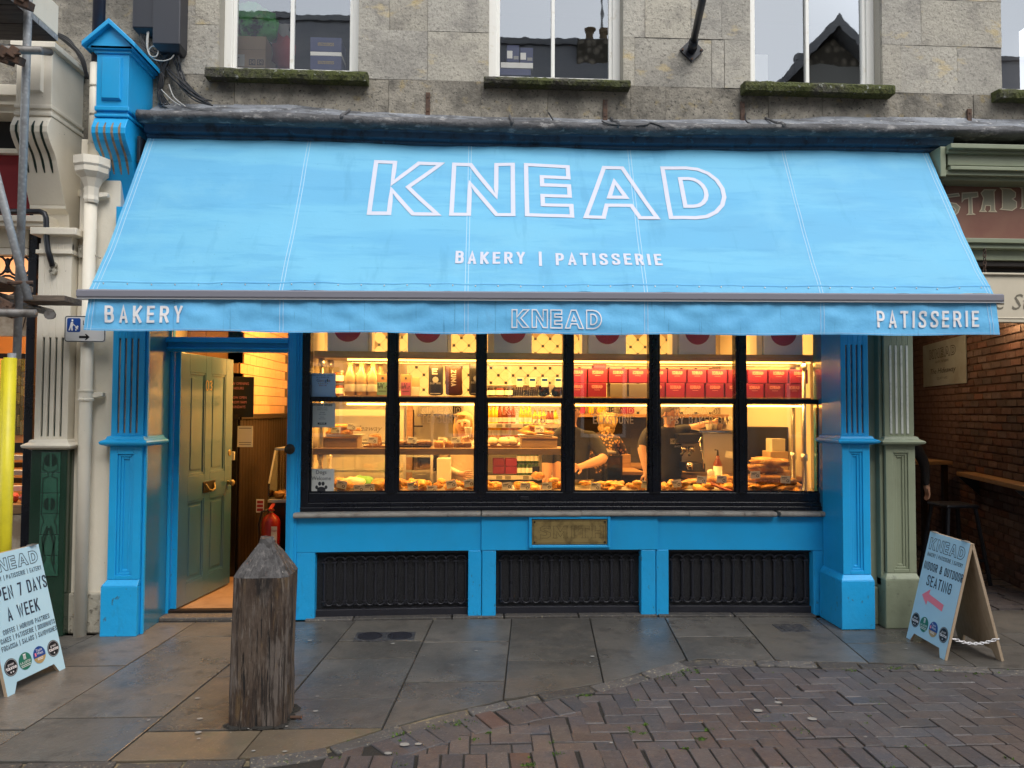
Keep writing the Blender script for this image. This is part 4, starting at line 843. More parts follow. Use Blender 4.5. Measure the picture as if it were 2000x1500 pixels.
# brass name plate in a blue frame
px0, px1, pz0, pz1 = X(1034, 1040, -.04), X(1195, 1040, -.04), Z(1115, 1071, -.0), Z(1115, 1009, -.0)
yb = -.045+.065
mb = MB(); s = .022
mb.box(px0, px0+s, yb-.01, yb+.03, pz0, pz1); mb.box(px1-s, px1, yb-.01, yb+.03, pz0, pz1); mb.box(px0+s, px1-s, yb-.01, yb+.03, pz0, pz0+s); mb.box(px0+s, px1-s, yb-.01, yb+.03, pz1-s, pz1)
mb.build('plate_frame', 'blue_paint', shop, bevel=.006)
npz0, npz1, npx0, npx1 = pz0+.026, pz1-.026, px0+.026, px1-.026
plate = MB().box(npx0, npx1, yb+.004, yb+.02, npz0, npz1).build('name_plate', 'brass', shop, bevel=.002)
mp = front((0, yb+.004, 0), .0012); W_, Hh = npx1-npx0, npz1-npz0
mb = MB(); fr = [(npx0+.03, npz0+.012), (npx1-.03, npz0+.012), (npx1-.012, npz0+.03), (npx1-.012, npz1-.03), (npx1-.03, npz1-.012), (npx0+.03, npz1-.012), (npx0+.012, npz1-.03), (npx0+.012, npz0+.03)]
mb.stroke(fr, .003, mp, closed=True)
SM = {'S': [[(.95, .75), (.95, .95), (.75, 1), (.3, 1), (.05, .85), (.08, .62), (.6, .45), (.65, .3), (.5, .2), (.05, .28), (.05, .0), (.7, 0), (.97, .15), (.95, .45), (.4, .65), (.35, .78), (.6, .84)]],
 'M': [[(0, 0), (.06, .1), (.06, .88), (0, 1), (.26, 1), (.5, .5), (.74, 1), (1, 1), (.94, .88), (.94, .1), (1, 0), (.7, 0), (.74, .1), (.74, .55), (.5, .1), (.26, .55), (.26, .1), (.3, 0)]],
 'I': [[(.2, 0), (.3, .15), (.3, .85), (.2, 1), (.8, 1), (.7, .85), (.7, .15), (.8, 0)]], 'T': [[(.3, 0), (.4, .15), (.38, .8), (.12, .78), (0, .65), (.02, 1), (.98, 1), (1, .65), (.88, .78), (.62, .8), (.6, .15), (.7, 0)]],
 'H': [[(0, 0), (.06, .12), (.06, .88), (0, 1), (.36, 1), (.3, .88), (.3, .6), (.7, .6), (.7, .88), (.64, 1), (1, 1), (.94, .88), (.94, .12), (1, 0), (.64, 0), (.7, .12), (.7, .4), (.3, .4), (.3, .12), (.36, 0)]]}
xx = npx0+W_*.10
for c, ww in zip('SMITH', (.15, .20, .09, .15, .17)):
    mb.stroke([(xx+a*ww*W_, npz0+Hh*(.26+.48*b)) for a, b in SM[c][0]], .0024, (lambda u, v, k=0: mp(u, v, 1)), closed=True); xx += (ww+.025)*W_
mb.build('plate_lettering', 'brass_dark', plate, recalc=False)
for a in (npx0+.017, npx1-.017):
    for b in (npz0+.017, npz1-.017): MB().lathe([(.008, -.006), (.008, .0), (.005, .003)], (a, yb, b), 8, 'y').build('plate_screw', 'old_brass', plate)
# ---------------------------------------------------------------- big shop window
YW = .02; PY0, PY1 = 965, 781
panes = [(603, 752), (776, 928), (951, 1101), (1124, 1271), (1295, 1441), (1464, 1606)]
zg0, zg1 = Z(1100, 961.5, .09), Z(1100, 784, .09); ZT = 2.62
zt0, zt1 = Z(1100, 787, .09), Z(1100, 777.5, .09)
win = MB().box(X(600, 900, YW), X(1610, 900, YW), YW+.06, YW+.075, zs+.025, zg0-.02, 12).build('shop_window', 'black_paint', shop, bend=True)
wx = [X(584, 880, YW)]
for (a, b), (c, d) in zip(panes, panes[1:]): wx.append((X(b, 880, YW)+X(c, 880, YW))/2)
wx.append(X(1624, 880, YW))
mw = .088
MB().box(wx[0], wx[0]+.075, YW-.01, YW+.10, zs+.02, ZT).build('window_jamb', 'black_paint', win, bend=True, bevel=.005)
MB().box(wx[-1]-.085, wx[-1], YW-.01, YW+.10, zs+.02, ZT).build('window_jamb', 'black_paint', win, bend=True, bevel=.005)
for x in wx[1:-1]:
    mb = MB(); mb.box(x-mw/2, x+mw/2, YW+.006, YW+.09, zg0-.005, ZT); mb.box(x-.020, x+.020, YW-.012, YW+.01, zg0-.0, ZT); mb.build('mullion', 'black_paint', win, bend=True, bevel=.004)
mb = MB(); mb.box(wx[0], wx[-1], YW-.022, YW+.05, zs+.021, zs+.052, 16); mb.box(wx[0]+.02, wx[-1]-.02, YW-.008, YW+.06, zs+.052, zs+.085, 16); mb.box(wx[0]+.02, wx[-1]-.02, YW+.01, YW+.07, zs+.085, zg0, 16); mb.build('bottom_rail', 'black_paint', win, bend=True, bevel=.004)
MB().box(X(1017, 975, .08), X(1033, 975, .08), YW+.066, YW+.10, zs+.10, zs+.125).build('vent_slot', 'black_iron', win, bevel=.002)
MB().box(wx[0], wx[-1], YW-.01, YW+.10, ZT-.09, ZT+.05, 16).build('top_rail', 'black_paint', win, bend=True, bevel=.004)
bays = []
for i in range(6):
    a = wx[i]+(.075 if i == 0 else mw/2); b = wx[i+1]-(.085 if i == 5 else mw/2)
    MB().box(a, b, YW+.02, YW+.075, zt0, zt1).build('transom', 'black_paint', win, bend=True, bevel=.003)
    p1 = MB().box(a-.01, b+.01, YW+.048, YW+.054, zg0-.01, zt0+.01).build('window_pane', 'glass_shop', win, bend=True)
    MB().box(a-.01, b+.01, YW+.048, YW+.054, zt1-.01, ZT-.05).build('window_pane', 'glass_shop', win, bend=True)
    mb = MB(); s = .012
    for u in (a, b-s): mb.box(u, u+s, YW+.03, YW+.047, zg0, zt0)
    mb.box(a+s, b-s, YW+.03, YW+.047, zg0, zg0+s); mb.build('glazing_bead', 'black_paint', win, bend=True)
    bays.append((a, b, p1))
# gilt-less white lettering on the glass of four lower panes
for i, s in ((1, 'TETBURY'), (2, '26'), (3, 'ELKSTONE'), (4, 'TIPSY BAKER BAR')):
    a, b, p = bays[i]; xm = (a+b)/2+(.02 if i in (1, 3) else 0); y = YW+.046+bow(xm); mp = front((0, y, 0), .001); mb = MB(); w_ = b-a
    knead(mb, mp, xm-w_*.29, Z(1000, 809, .09), w_*.58, .062, .004)
    word(mb, s, mp, .062, W=w_*(.48 if i == 1 else .15 if i == 2 else .54 if i == 3 else .93), align='c', x=xm+(w_*.2 if i == 2 else 0), y=Z(1000, 827, .09), t=.14)
    mb.build('glass_lettering', 'vinyl', p, recalc=False)
# ---------------------------------------------------------------- doorway
dx1 = X(560, 900, 0); dxp = X(587, 900, 0)
mb = MB(); mb.box(dx1, dxp, -.005, .11, 0, 2.62); mb.box(dx1+.018, dxp-.018, -.02, .0, 0, 2.62); mb.box(dx1+.035, dxp-.035, -.03, -.012, 0, 2.62); mb.build('door_post', 'blue_paint', shop, bevel=.004)
mb = MB(); mb.lathe([(.038, -.012), (.040, -.002), (.030, .004), (.018, .002), (.016, .008), (.004, .008)], (X(567, 877, -.02), -.035, Z(567, 877, -.03)), 16, 'y'); mb.build('door_bell', 'old_brass', shop, smooth=True)
zl0, zl1 = Z(450, 688, .08), Z(450, 660, .08)
mb = MB(); mb.box(-2.365, dx1, .03, .13, zl0, zl1); mb.box(-2.365, dx1, .005, .04, zl0+.015, zl0+.03); mb.box(-2.365, dx1, -.01, .04, zl1-.045, zl1-.01); mb.build('door_lintel', 'blue_paint', shop, bevel=.005)
mb = MB(); mb.box(-2.365, dx1, .03, .13, 2.52, 2.62); mb.build('door_head', 'blue_paint', shop, bevel=.005)
MB().box(-2.345, dx1, .07, .076, zl1, 2.52).build('transom_pane', 'glass_shop', shop)
mb = MB(); mb.box(-2.365, dx1, -.03, .16, 0, .035); mb.build('door_step', 'kerb_stone', shop, bevel=.01)
MB().box(-2.365, dx1, .09, .15, .035, .058).build('threshold', 'wood_dark', shop, bevel=.005)
# the open green door
hp = Vector((RX+.07, .12, .062)); fe = G(441, 1142, .062); de = (fe-hp); DW = .86; de.z = 0; de.normalize(); dn = Vector((de.y, -de.x, 0)); DH = 1.975
DR = math.atan2(de.y, de.x)
def dp(u, z, n=0.): return hp+de*u+Vector((0, 0, z))+dn*n
def dbox(mb, u0, u1, z0, z1, n0, n1): return mb.hexa([dp(u0, z0, n0), dp(u1, z0, n0), dp(u1, z0, n1), dp(u0, z0, n1), dp(u0, z1, n0), dp(u1, z1, n0), dp(u1, z1, n1), dp(u0, z1, n1)])
mb = MB(); dbox(mb, .0, DW, 0, DH, -.048, -.012); door = mb.build('front_door', 'door_green', shop)
U_ = [(.13, .385), (.475, .73)]; ZZ = [(.16, .80), (1.0, 1.83)]
mb = MB()
for u0, u1 in ((0, .13), (.385, .475), (.73, DW)): dbox(mb, u0, u1, 0, DH, -.012, 0)
for z0, z1 in ((0, .16), (.80, 1.0), (1.83, DH)):
    for u0, u1 in U_: dbox(mb, u0+.0005, u1-.0005, z0, z1, -.012, -.0003)
mb.build('door_rails', 'door_green', door, bevel=.002)
for u0, u1 in U_:
    for z0, z1 in ZZ:
        mb = MB(); s = .018
        for q in ((u0, u0+s, z0, z1), (u1-s, u1, z0, z1), (u0+s, u1-s, z0, z0+s), (u0+s, u1-s, z1-s, z1)): dbox(mb, *q, -.012, -.004)
        dbox(mb, u0+.045, u1-.045, z0+.045, z1-.045, -.012, -.007)
        mb.build('door_panel', 'door_green', door, bevel=.004)
mb = MB(); dbox(mb, -.004, .0, 0, DH, -.048, -.001); mb.build('door_edge', 'blue_worn', door)
mb = MB(); dbox(mb, .36, .56, .845, .935, 0, .008); mb.build('letter_plate', 'old_brass', door, bevel=.003)
mb = MB(); mb.tube([dp(.39, .915, .012), dp(.41, .87, .03), dp(.46, .855, .034), dp(.51, .87, .03), dp(.53, .915, .012)], .008, 6); mb.build('letter_plate_pull', 'brass', door, smooth=True)
mb = MB(); c = dp(.79, .89, 0); mb.tube([c, c+dn*.02, c+dn*.03, c+dn*.05, c+dn*.062], [.02, .012, .024, .027, .012], 12); mb.build('door_knob', 'brass', door, smooth=True)
mb = MB(); c = dp(.815, 1.15, 0); mb.tube([c, c+dn*.006], [.028, .024], 14); mb.build('door_lock', 'brass', door)
mp = plane_map(dp(.43, 1.70), de, (0, 0, 1), .003); mb = MB(); mb.stroke(arc(-.028, .03, .022, .04, 0, 2*math.pi, 14)[:-1], .010, mp, closed=True); mb.stroke([(.012, .06), (.04, .07), (.05, .05), (.03, .035), (.05, .02), (.04, -.005), (.012, .0)], .009, mp); mb.build('door_number', 'brass', door, recalc=False)

# ================================================================ awning
YA0, YA1 = -.20, -.95
AX0t, AX1t, AX0b, AX1b = X(291, 268, YA0), X(1812, 300, YA0), X(175, 570, YA1), X(1940, 578, YA1)
ZT0, ZT1 = Z(291, 262, YA0), Z(1812, 292, YA0); ZB0, ZB1 = Z(175, 566, YA1), Z(1940, 575, YA1)
awn = T('awning', 'wide sky blue shop awning with outlined white lettering', 'awning', (.5, -.3, 3.3))
def aw(u, v, off=0.):
    x = (AX0t+(AX1t-AX0t)*u)*(1-v)+(AX0b+(AX1b-AX0b)*u)*v
    y = YA0+(YA1-YA0)*v+bow(x)*(1-v)*.9; z = (ZT0+(ZT1-ZT0)*u)*(1-v)+(ZB0+(ZB1-ZB0)*u)*v
    z -= .03*math.sin(v*math.pi)
    q = .013*mnoise.noise(Vector((x*1.3, v*2.2, 0)))+.006*mnoise.noise(Vector((x*2.6-v*2, v*6, 4)))+.0075*mnoise.noise(Vector((x*4+v*3, v*5, 7)))*(.3+v)
    fold = .008*mnoise.noise(Vector((x*9-v*2, v*1.2, 3)))*max(0, v-.82)/.18+.005*mnoise.noise(Vector((x*6+v*14, 0, 9)))*max(0, .16-v)/.16
    return Vector((x, y-(q+fold+off)*.86, z+(q+fold+off)*.5))
MB().sheet(aw, 180, 40).build('canopy', 'awning_cloth', awn, smooth=True, recalc=False)
def apx(px, py):    # pixel of the flat cloth -> (u, v)
    v = .5
    for _ in range(12):
        y = YA0+(YA1-YA0)*v+bow(.5)*(1-v)*.9; p = V(px, py, y); xx0 = AX0t*(1-v)+AX0b*v; xx1 = AX1t*(1-v)+AX1b*v; u = (p.x-xx0)/(xx1-xx0)
        z0 = ZT0+(ZT1-ZT0)*u; z1 = ZB0+(ZB1-ZB0)*u; v = v*.5+.5*(p.z-z0)/(z1-z0)
    return u, v
SL = math.hypot(YA1-YA0, ZT0-ZB0); AWd = AX1b-AX0b
(u0, v0), (u1, v1) = apx(722, 409), apx(1424, 420); (_, vt) = apx(1072, 321); vm = (v0+v1)/2
amap = lambda u, v, k=0: aw(u0+u/AWd, vm-v/SL, .0035+.0006*k)
mb = MB(); knead(mb, amap, 0, 0, (u1-u0)*AWd, (vm-vt)*SL, .032); mb.build('name_lettering', 'canvas_print', awn, recalc=False)
(ub, vb), (uc, vc), (_, vt2) = apx(889, 511), apx(1280, 515), apx(1080, 488)
bmap = lambda u, v, k=0: aw(ub+u/AWd, (vb+vc)/2-v/SL, .0035+.0006*k)
mb = MB(); word(mb, 'BAKERY | PATISSERIE', bmap, ((vb+vc)/2-vt2)*SL, W=(uc-ub)*AWd, t=.17, cw=.36, gap=.26); mb.build('trade_lettering', 'canvas_print', awn, recalc=False)
for pa, pb in (((606, 288), (549, 566)), ((918, 290), (911, 572)), ((1229, 294), (1262, 575)), ((1527, 302), (1606, 578))):
    ua = apx(*pa)[0]; uz = apx(*pb)[0]; mb = MB()
    for s in (-.010, .010):
        mb.sheet(lambda a, b: aw(ua+(uz-ua)*b+(s+(a-.5)*.0042)/AWd, .0+b, .002), 1, 50)
    mb.build('seam', 'stitch', awn, recalc=False)
for uu in (.006, .994):
    mb = MB()
    for s in (-.012, .012): mb.sheet(lambda a, b: aw(uu+(s+(a-.5)*.0042)/AWd, b, .002), 1, 50)
    mb.build('hem', 'stitch', awn, recalc=False)
mb = MB()
for i in range(40):
    p = aw((i+.5)/40, .965, .004); mb.ell(p, (.005, .005, .005), 6, 4)
o = mb.build('eyelets', 'alu', awn); o['kind'] = 'stuff'
mb = MB(); mb.sheet(lambda a, b: aw(a, .945+.012*b, .004*math.sin(b*math.pi)+.001), 120, 4); mb.build('pocket_hem', 'awning_cloth', awn, smooth=True, recalc=False)
bx0, bx1 = AX0b-.065, AX1b+.05
mb = MB()
def rz(x): return ZB0-.004+(ZB1-ZB0)*(x-AX0b)/(AX1b-AX0b)
n = 12; prof = [(YA1-.02, -.052), (YA1-.035, -.04), (YA1-.035, -.006), (YA1-.02, .004), (YA1+.05, .004), (YA1+.05, -.052)]; vs_ = []
for i in range(n+1):
    x = bx0+(bx1-bx0)*i/n; vs_ += [(x, y, rz(x)+dz) for y, dz in prof]
k = len(prof); mb.add(vs_, [[i*k+j, i*k+(j+1) % k, (i+1)*k+(j+1) % k, (i+1)*k+j] for i in range(n) for j in range(k)]+[list(range(k)), [n*k+j for j in range(k)]])
mb.build('front_rail', 'rail_grey', awn)
mb = MB()
for i in range(n):
    xa_, xb_ = bx0+(bx1-bx0)*i/n, bx0+(bx1-bx0)*(i+1)/n; mb.hexa([(xa_, YA1-.037, rz(xa_)-.058), (xb_, YA1-.037, rz(xb_)-.058), (xb_, YA1+.03, rz(xb_)-.058), (xa_, YA1+.03, rz(xa_)-.058), (xa_, YA1-.037, rz(xa_)-.0525), (xb_, YA1-.037, rz(xb_)-.0525), (xb_, YA1+.03, rz(xb_)-.0525), (xa_, YA1+.03, rz(xa_)-.0525)])
mb.build('rail_trim', 'alu', awn)
VX0, VX1 = AX0b+.0, AX1b+.005
zv0, zv1 = Z(175, 645, YA1), Z(1942, 655, YA1)
def val(u, v, off=0.):
    x = VX0+(VX1-VX0)*u; zt = rz(x)-.050; zb = zv0+(zv1-zv0)*u-.010*math.sin(u*math.pi*1.0)-.004*math.sin(u*37)
    q = .014*mnoise.noise(Vector((x*2.4, v*.8, 2)))*v+.011*mnoise.noise(Vector((x*7, v*2.2, 5)))*(.5+.5*math.sin(v*3.14))+.008*mnoise.noise(Vector((x*16, v*1.3, 8)))*max(0, .55-v)/.55
    xe = -.02*v*(1 if u > .985 else -1 if u < .015 else 0)
    return Vector((x-xe*1.2, YA1-.015-q-off, zt+(zb-zt)*v))
MB().sheet(val, 300, 16).build('valance', 'valance_cloth', awn, smooth=True, recalc=False)
VW = VX1-VX0; VH = rz(.5)-.05-(zv0+zv1)/2
def vmap(uu, vv): return lambda u, v, k=0: val(uu+u/VW, vv-v/VH, .006+.0006*k)
def vuv(px, py): p = V(px, py, YA1-.015); u = (p.x-VX0)/VW; zt = rz(p.x)-.05; zb = zv0+(zv1-zv0)*u; return u, (p.z-zt)/(zb-zt)
mb = MB()
(a, b), (c, d), (_, e) = vuv(205, 629), vuv(356, 630), vuv(280, 597); word(mb, 'BAKERY', vmap(a, (b+d)/2), ((b+d)/2-e)*VH, W=(c-a)*VW, t=.15, cw=.36, gap=.30); mb.build('valance_lettering', 'print_white', awn, recalc=False); mb = MB()
(a, b), (c, d), (_, e) = vuv(1712, 639), vuv(1911, 639), vuv(1810, 607); word(mb, 'PATISSERIE', vmap(a, (b+d)/2), ((b+d)/2-e)*VH, W=(c-a)*VW, t=.15, cw=.36, gap=.26); mb.build('valance_lettering', 'print_white', awn, recalc=False); mb = MB()
(a, b), (c, d), (_, e) = vuv(1000, 638), vuv(1174, 639), vuv(1087, 605); knead(mb, vmap(a, (b+d)/2), 0, 0, (c-a)*VW, ((b+d)/2-e)*VH, .0075)
mb.build('valance_lettering', 'print_white', awn, recalc=False)
for px in (550, 911, 1262, 1606, 182, 1930):
    a = vuv(px, 600)[0]; mb = MB()
    for s in (-.011, .011): mb.sheet(lambda p, q: val(a+(s+(p-.5)*.004)/VW, q, .0025), 1, 16)
    mb.build('valance_seam', 'stitch', awn, recalc=False)
mb = MB(); mb.sheet(lambda p, q: val(p, .95+q*.012, .0025), 300, 1); mb.build('valance_hem', 'stitch', awn, recalc=False)
MB().tube([(AX0t-.02, -.11, 3.50), (AX1t+.02, -.11, 3.50)], .035, 12).build('roller', 'rail_grey', awn)
for xs_ in (-1.6, 2.4):
    MB().tube([(xs_, -.12, 3.2), (xs_+(.5 if xs_ < 0 else -.5), -.5, 2.72), (xs_+.05, -.9, 2.36)], .025, 8).build('folding_arm', 'rail_grey', awn)
for x, s in ((AX0t-.03, 1), (AX1t+.03, -1)): MB().box(x-.012, x+.012, -.3, -.05, 3.38, 3.58).build('end_bracket', 'black_metal', awn, bevel=.004)
# ================================================================ stone upper storey
stone = T('stone_building', 'weathered grey stone upper storey with white sash windows and mossy sills', 'building', (.5, .3, 3.8))
random.seed(31)
ys_ = .0; YF = .12
WOP = [(X(427, 100, 0), X(699.5, 100, 0)), (X(955, 100, 0), X(1217, 100, 0)), (X(1466, 100, 0), X(1723, 100, 0)), (X(1957, 100, 0), X(1957, 100, 0)+1.05)]
zsill = [Z(560, 141, 0), Z(1085, 158, 0), Z(1590, 168, 0), Z(1990, 180, 0)]
zsm = sum(zsill[:3])/3
cz = [3.55, Z(850, 157, 0), Z(850, 61, 0)]; cz += [cz[-1]+.38, cz[-1]+.78]
XL, XR = -3.3, 6.2; ZTOP = 5.42
wall = MB().box(XL, XR, .03, .22, 3.50, zsm-.02).build('wall', 'mortar', stone)
ed = [XL]+[e for o in WOP for e in o]+[XR]
mb = MB()
for i in range(0, len(ed), 2): mb.box(ed[i]-(.0 if i == 0 else .001), ed[i+1], .03, .22, zsm-.02, ZTOP)
mb.box(XL, XR, .03, .22, ZTOP, 8.2); mb.build('wall_core', 'mortar', wall)
MB().box(XL, XR, .0, .04, cz[-1]+.003, 8.2, 1).build('wall_face', 'stone', wall) if False else None
VJ = {0: [565, 760, 940, 1070, 1232, 1300, 1500, 1605, 1735, 1900], 1: [330, 717, 835, 1240, 1390, 1415, 1590, 1760, 1870], 2: [380, 760, 835, 1260, 1350, 1410, 1800]}
for r in range(len(cz)-1):
    za, zb = cz[r], cz[r+1]
    segs = [(XL, XR)] if zb <= zsm+.05 else [(ed[i], ed[i+1]) for i in range(0, len(ed), 2)]
    for sa, sb in segs:
        js = sorted(X(p, 100, 0) for p in VJ.get(r, [])) if r in VJ else []
        pts = [sa]+[j for j in js if sa+.08 < j < sb-.08]+[sb]; out = [pts[0]]
        for p in pts[1:]:
            while p-out[-1] > .95: out.append(out[-1]+random.uniform(.42, .72))
            out.append(p)
        for a, b in zip(out, out[1:]):
            if b-a < .02: continue
            q = random.uniform(-.004, .004); g = .0013; n = 4
            mb = MB(); f = lambda u, v: (a+g+(b-a-2*g)*u, q+.0035*mnoise.noise(Vector((a+u*2, v*2, za)))+(.0016 if u in (0, 1) or v in (0, 1) else 0), za+g+(zb-za-2*g)*v)
            mb.sheet(f, 6, 5); k = len(mb.v)
            mb.box(a+g, b-g, q+.004, .028, za+g, zb-g)
            mb.build('stone_block', 'stone' if r else 'stone_dark', wall)
zt_ = cz[-1]
mb = MB()
for i in range(0, len(ed), 2):
    x = ed[i]
    while x < ed[i+1]-.05:
        b = min(x+random.uniform(.5, .8), ed[i+1]); mb.box(x, b-.004, 0, .03, zt_+.003, ZTOP-.003); x = b
for k in range(6):
    x = XL
    while x < XR-.05: b = min(x+random.uniform(.5, .8), XR); mb.box(x, b-.004, 0, .03, ZTOP+k*.44, ZTOP+.437+k*.44); x = b
o = mb.build('upper_stones', 'stone', wall); o['kind'] = 'stuff'
SX = [((400, 137), (717, 150), (165, 186)), ((945, 160), (1232, 172), (187, 196)), ((1455, 170), (1747, 178), (200, 205)), ((1953, 183), (2240, 192), (210, 214))]
for i, (xa, xb) in enumerate(WOP):
    zb = zsill[i]; f = .062
    # frame: outer box, sash, glazing bar, panes
    fr = MB(); y0 = YF
    fr.box(xa, xa+f, y0, y0+.07, zb, ZTOP); fr.box(xb-f, xb, y0, y0+.07, zb, ZTOP); fr.box(xa+f, xb-f, y0-.005, y0+.07, zb, zb+.055); fr.box(xa+f, xb-f, y0, y0+.07, ZTOP-.06, ZTOP)
    wnd = fr.build('window_frame', 'white_paint', stone, bevel=.004)
    mb = MB(); s = .028; za = zb+.0552
    mb.box(xa+f, xa+f+s, y0+.02, y0+.06, za, ZTOP-.06); mb.box(xb-f-s, xb-f, y0+.02, y0+.06, za, ZTOP-.06); mb.box(xa+f+s, xb-f-s, y0+.02, y0+.06, za, za+.035); xm = (xa+xb)/2-.012
    mb.box(xm-.014, xm+.014, y0+.018, y0+.058, za+.035, ZTOP-.06); mb.build('sash', 'white_paint', wnd, bevel=.003)
    for a, b in ((xa+f+s-.004, xm-.0135), (xm+.0135, xb-f-s+.004)):
        tl = random.uniform(-.004, .004); p = MB(); zq = za+.03; p.add([(a, y0+.042+tl, zq), (b, y0+.042-tl, zq), (b, y0+.042-tl+.003, ZTOP-.055), (a, y0+.042+tl+.003, ZTOP-.055)], [[0, 1, 2, 3]]); p.build('pane', 'glass_upper', wnd)
    (pa, qa), (pb, qb), (ba, bb) = SX[i]
    x0, x1 = X(pa, qa, -.1), X(pb, qb, -.1); zt0_, zt1_ = zb-.002, zb-.006; h0 = .09 if i != 1 else .07
    mb = MB(); nx, ny = 60, 14; random.seed(40+i)
    prof = [(.11, 0), (-.085, -.012), (-.105, -.03), (-.108, -h0*.6), (-.10, -h0), (-.03, -h0-.004), (.0, -h0)]; k = len(prof); vs_ = []
    for j in range(nx+1):
        x = x0+(x1-x0)*j/nx
        for m_, (y, dz) in enumerate(prof):
            q = (.010 if m_ < 5 else .003)*mnoise.noise(Vector((x*9, m_*.8, i)))+(.006 if 0 < m_ < 5 else 0)*mnoise.noise(Vector((x*30, m_*2, i)))
            vs_.append((x, y+q*.8-(.01 if i == 2 and m_ < 5 else 0), zt0_+(zt1_-zt0_)*j/nx+dz+q*(m_ > 0)))
    mb.add(vs_, [[j*k+m_, j*k+(m_+1) % k, (j+1)*k+(m_+1) % k, (j+1)*k+m_] for j in range(nx) for m_ in range(k)]+[list(range(k)), [nx*k+m_ for m_ in range(k)]])
    mb.build('window_sill', 'moss_stone', stone, smooth=False)
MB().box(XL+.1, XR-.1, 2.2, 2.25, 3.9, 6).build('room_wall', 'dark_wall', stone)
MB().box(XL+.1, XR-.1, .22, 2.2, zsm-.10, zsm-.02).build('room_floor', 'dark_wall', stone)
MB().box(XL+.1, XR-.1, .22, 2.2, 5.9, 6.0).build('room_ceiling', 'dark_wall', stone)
# rusty iron straps
for px, ya, yb_ in ((836, 181, 226), (1182, 195, 234), (1450, 199, 248), (1893, 213, 252)):
    x = X(px, ya, -.01); za, zb = Z(px, ya, -.01), Z(px, yb_, -.01); s = MB().box(x-.017, x+.017, -.018, .0, zb-.02, za).build('iron_strap', 'rust', stone, bevel=.002)
    for q in (.2, .8): MB().lathe([(.008, -.024), (.008, -.017)], (x, 0, zb+(za-zb)*q), 8, 'y').build('strap_bolt', 'rust', s)
# black bracket arm bolted to the stone
c = V(1351, 98, -.02); ba = T('bracket_arm', 'black iron arm on a diamond plate bolted to the stone wall', 'bracket', c)
mb = MB(); r_ = .098; mb.prism([(c.x+r_, c.z), (c.x, c.z+r_), (c.x-r_, c.z), (c.x, c.z-r_)], 'y', -.024, -.006); mb.build('base_plate', 'black_metal', ba, bevel=.002)
for a, b in ((1, 0), (0, 1), (-1, 0), (0, -1)): MB().lathe([(.009, -.034), (.009, -.023)], (c.x+a*.075, 0, c.z+b*.075), 6, 'y').build('bolt', 'rust', ba)
e1 = V(1372, 0, -.55); dd = (e1-c).normalized(); MB().tube([c+Vector((0, -.015, 0)), c+dd*.12], .036, 12).build('socket', 'black_metal', ba, smooth=True); MB().tube([c, c+dd*1.15], .028, 12).build('arm', 'black_metal', ba, smooth=True)
# grey cable cabinets and the loose wiring below them
cab = []
for pa, pb, pz, d, lab in ((258, 300, 53, .10, 'smaller grey plastic cable housing above the blue gable'), (298, 352, 85, .15, 'larger grey plastic cable housing with a sloped foot on the stone wall')):
    x0, x1, z0 = X(pa, 40, -d), X(pb, 40, -d), Z(pa, pz, -d); cx = (x0+x1)/2; t = T('cable_housing', lab, 'cable box', (cx, 0, z0), 'grey cable housings')
    MB().box(x0, x1, -d, 0, z0, 6.2).build('housing', 'grey_plastic', t, bevel=.008)
    MB().hexa([(x0+.03, -d+.05, z0-.035), (x1-.02, -d+.05, z0-.035), (x1-.02, 0, z0-.035), (x0+.03, 0, z0-.035), (x0, -d, z0-.002), (x1, -d, z0-.002), (x1, 0, z0-.002), (x0, 0, z0-.002)]).build('foot', 'grey_plastic', t, bevel=.004)
random.seed(9)
def wires(name, label, mt, paths, r):
    mb = MB()
    for p in paths:
        q = [V(*a) for a in p]; s = []
        for i in range(len(q)-1):
            a, b, c_, d = q[max(0, i-1)], q[i], q[i+1], q[min(len(q)-1, i+2)]
            for k in range(6):
                u = k/6; s.append(.5*((2*b)+(c_-a)*u+(2*a-5*b+4*c_-d)*u*u+(-a+3*b-3*c_+d)*u**3))
        s.append(q[-1]); mb.tube(s, r, 5)
    o = mb.build(name, mt, smooth=True); return tag(o, label, 'cables', kind='stuff')
pth = []
for k in range(9):
    j = lambda s=6: random.uniform(-s, s)
    pth.append([(335+j(), 86, -.08), (345+j(), 118+j(), -.06), (352+j(8), 150+j(), -.04), (372+j(10), 178+j(4), -.12), (408+j(6), 200+j(4), -.24)])
for k in range(7): pth.append([(278+j(8), 56, -.06), (285+j(), 85+j(), -.05), (312+j(9), 112+j(), -.04), (335+j(), 145+j(), -.05), (380+j(8), 188+j(), -.18), (415, 206, -.26)])
for k in range(8): pth.append([(340+j(14), 92, -.08), (322+j(8), 120+j(), -.05), (314+j(6), 160+j(), -.04), (312+j(4), 185+j(), -.04), (322+j(9), 204, -.12)])
for k in range(5): pth.append([(262+j(3), 80+j(2), -.05), (284+j(), 104+j(), -.05), (302+j(), 125+j(), -.05), (316+j(), 150, -.04)])
wires('cable_bundle', 'tangle of dark cables hanging below the grey housings', 'cable', pth, .0055)
wires('loose_cable', 'loop of white cable dangling beside the blue gable', 'cable_pale', [[(291, 58, -.07), (289, 80, -.09), (290, 102, -.1), (300, 115, -.1), (318, 119, -.1), (333, 115, -.09), (340, 107, -.08)], [(288, 62, -.07), (287, 90, -.1), (293, 108, -.11), (305, 110, -.11), (309, 98, -.1), (300, 90, -.1), (291, 98, -.1), (296, 113, -.09)], [(315, 175, -.04), (335, 195, -.1), (352, 206, -.2)], [(330, 165, -.04), (340, 190, -.1), (362, 208, -.24)]], .005)
pth = []
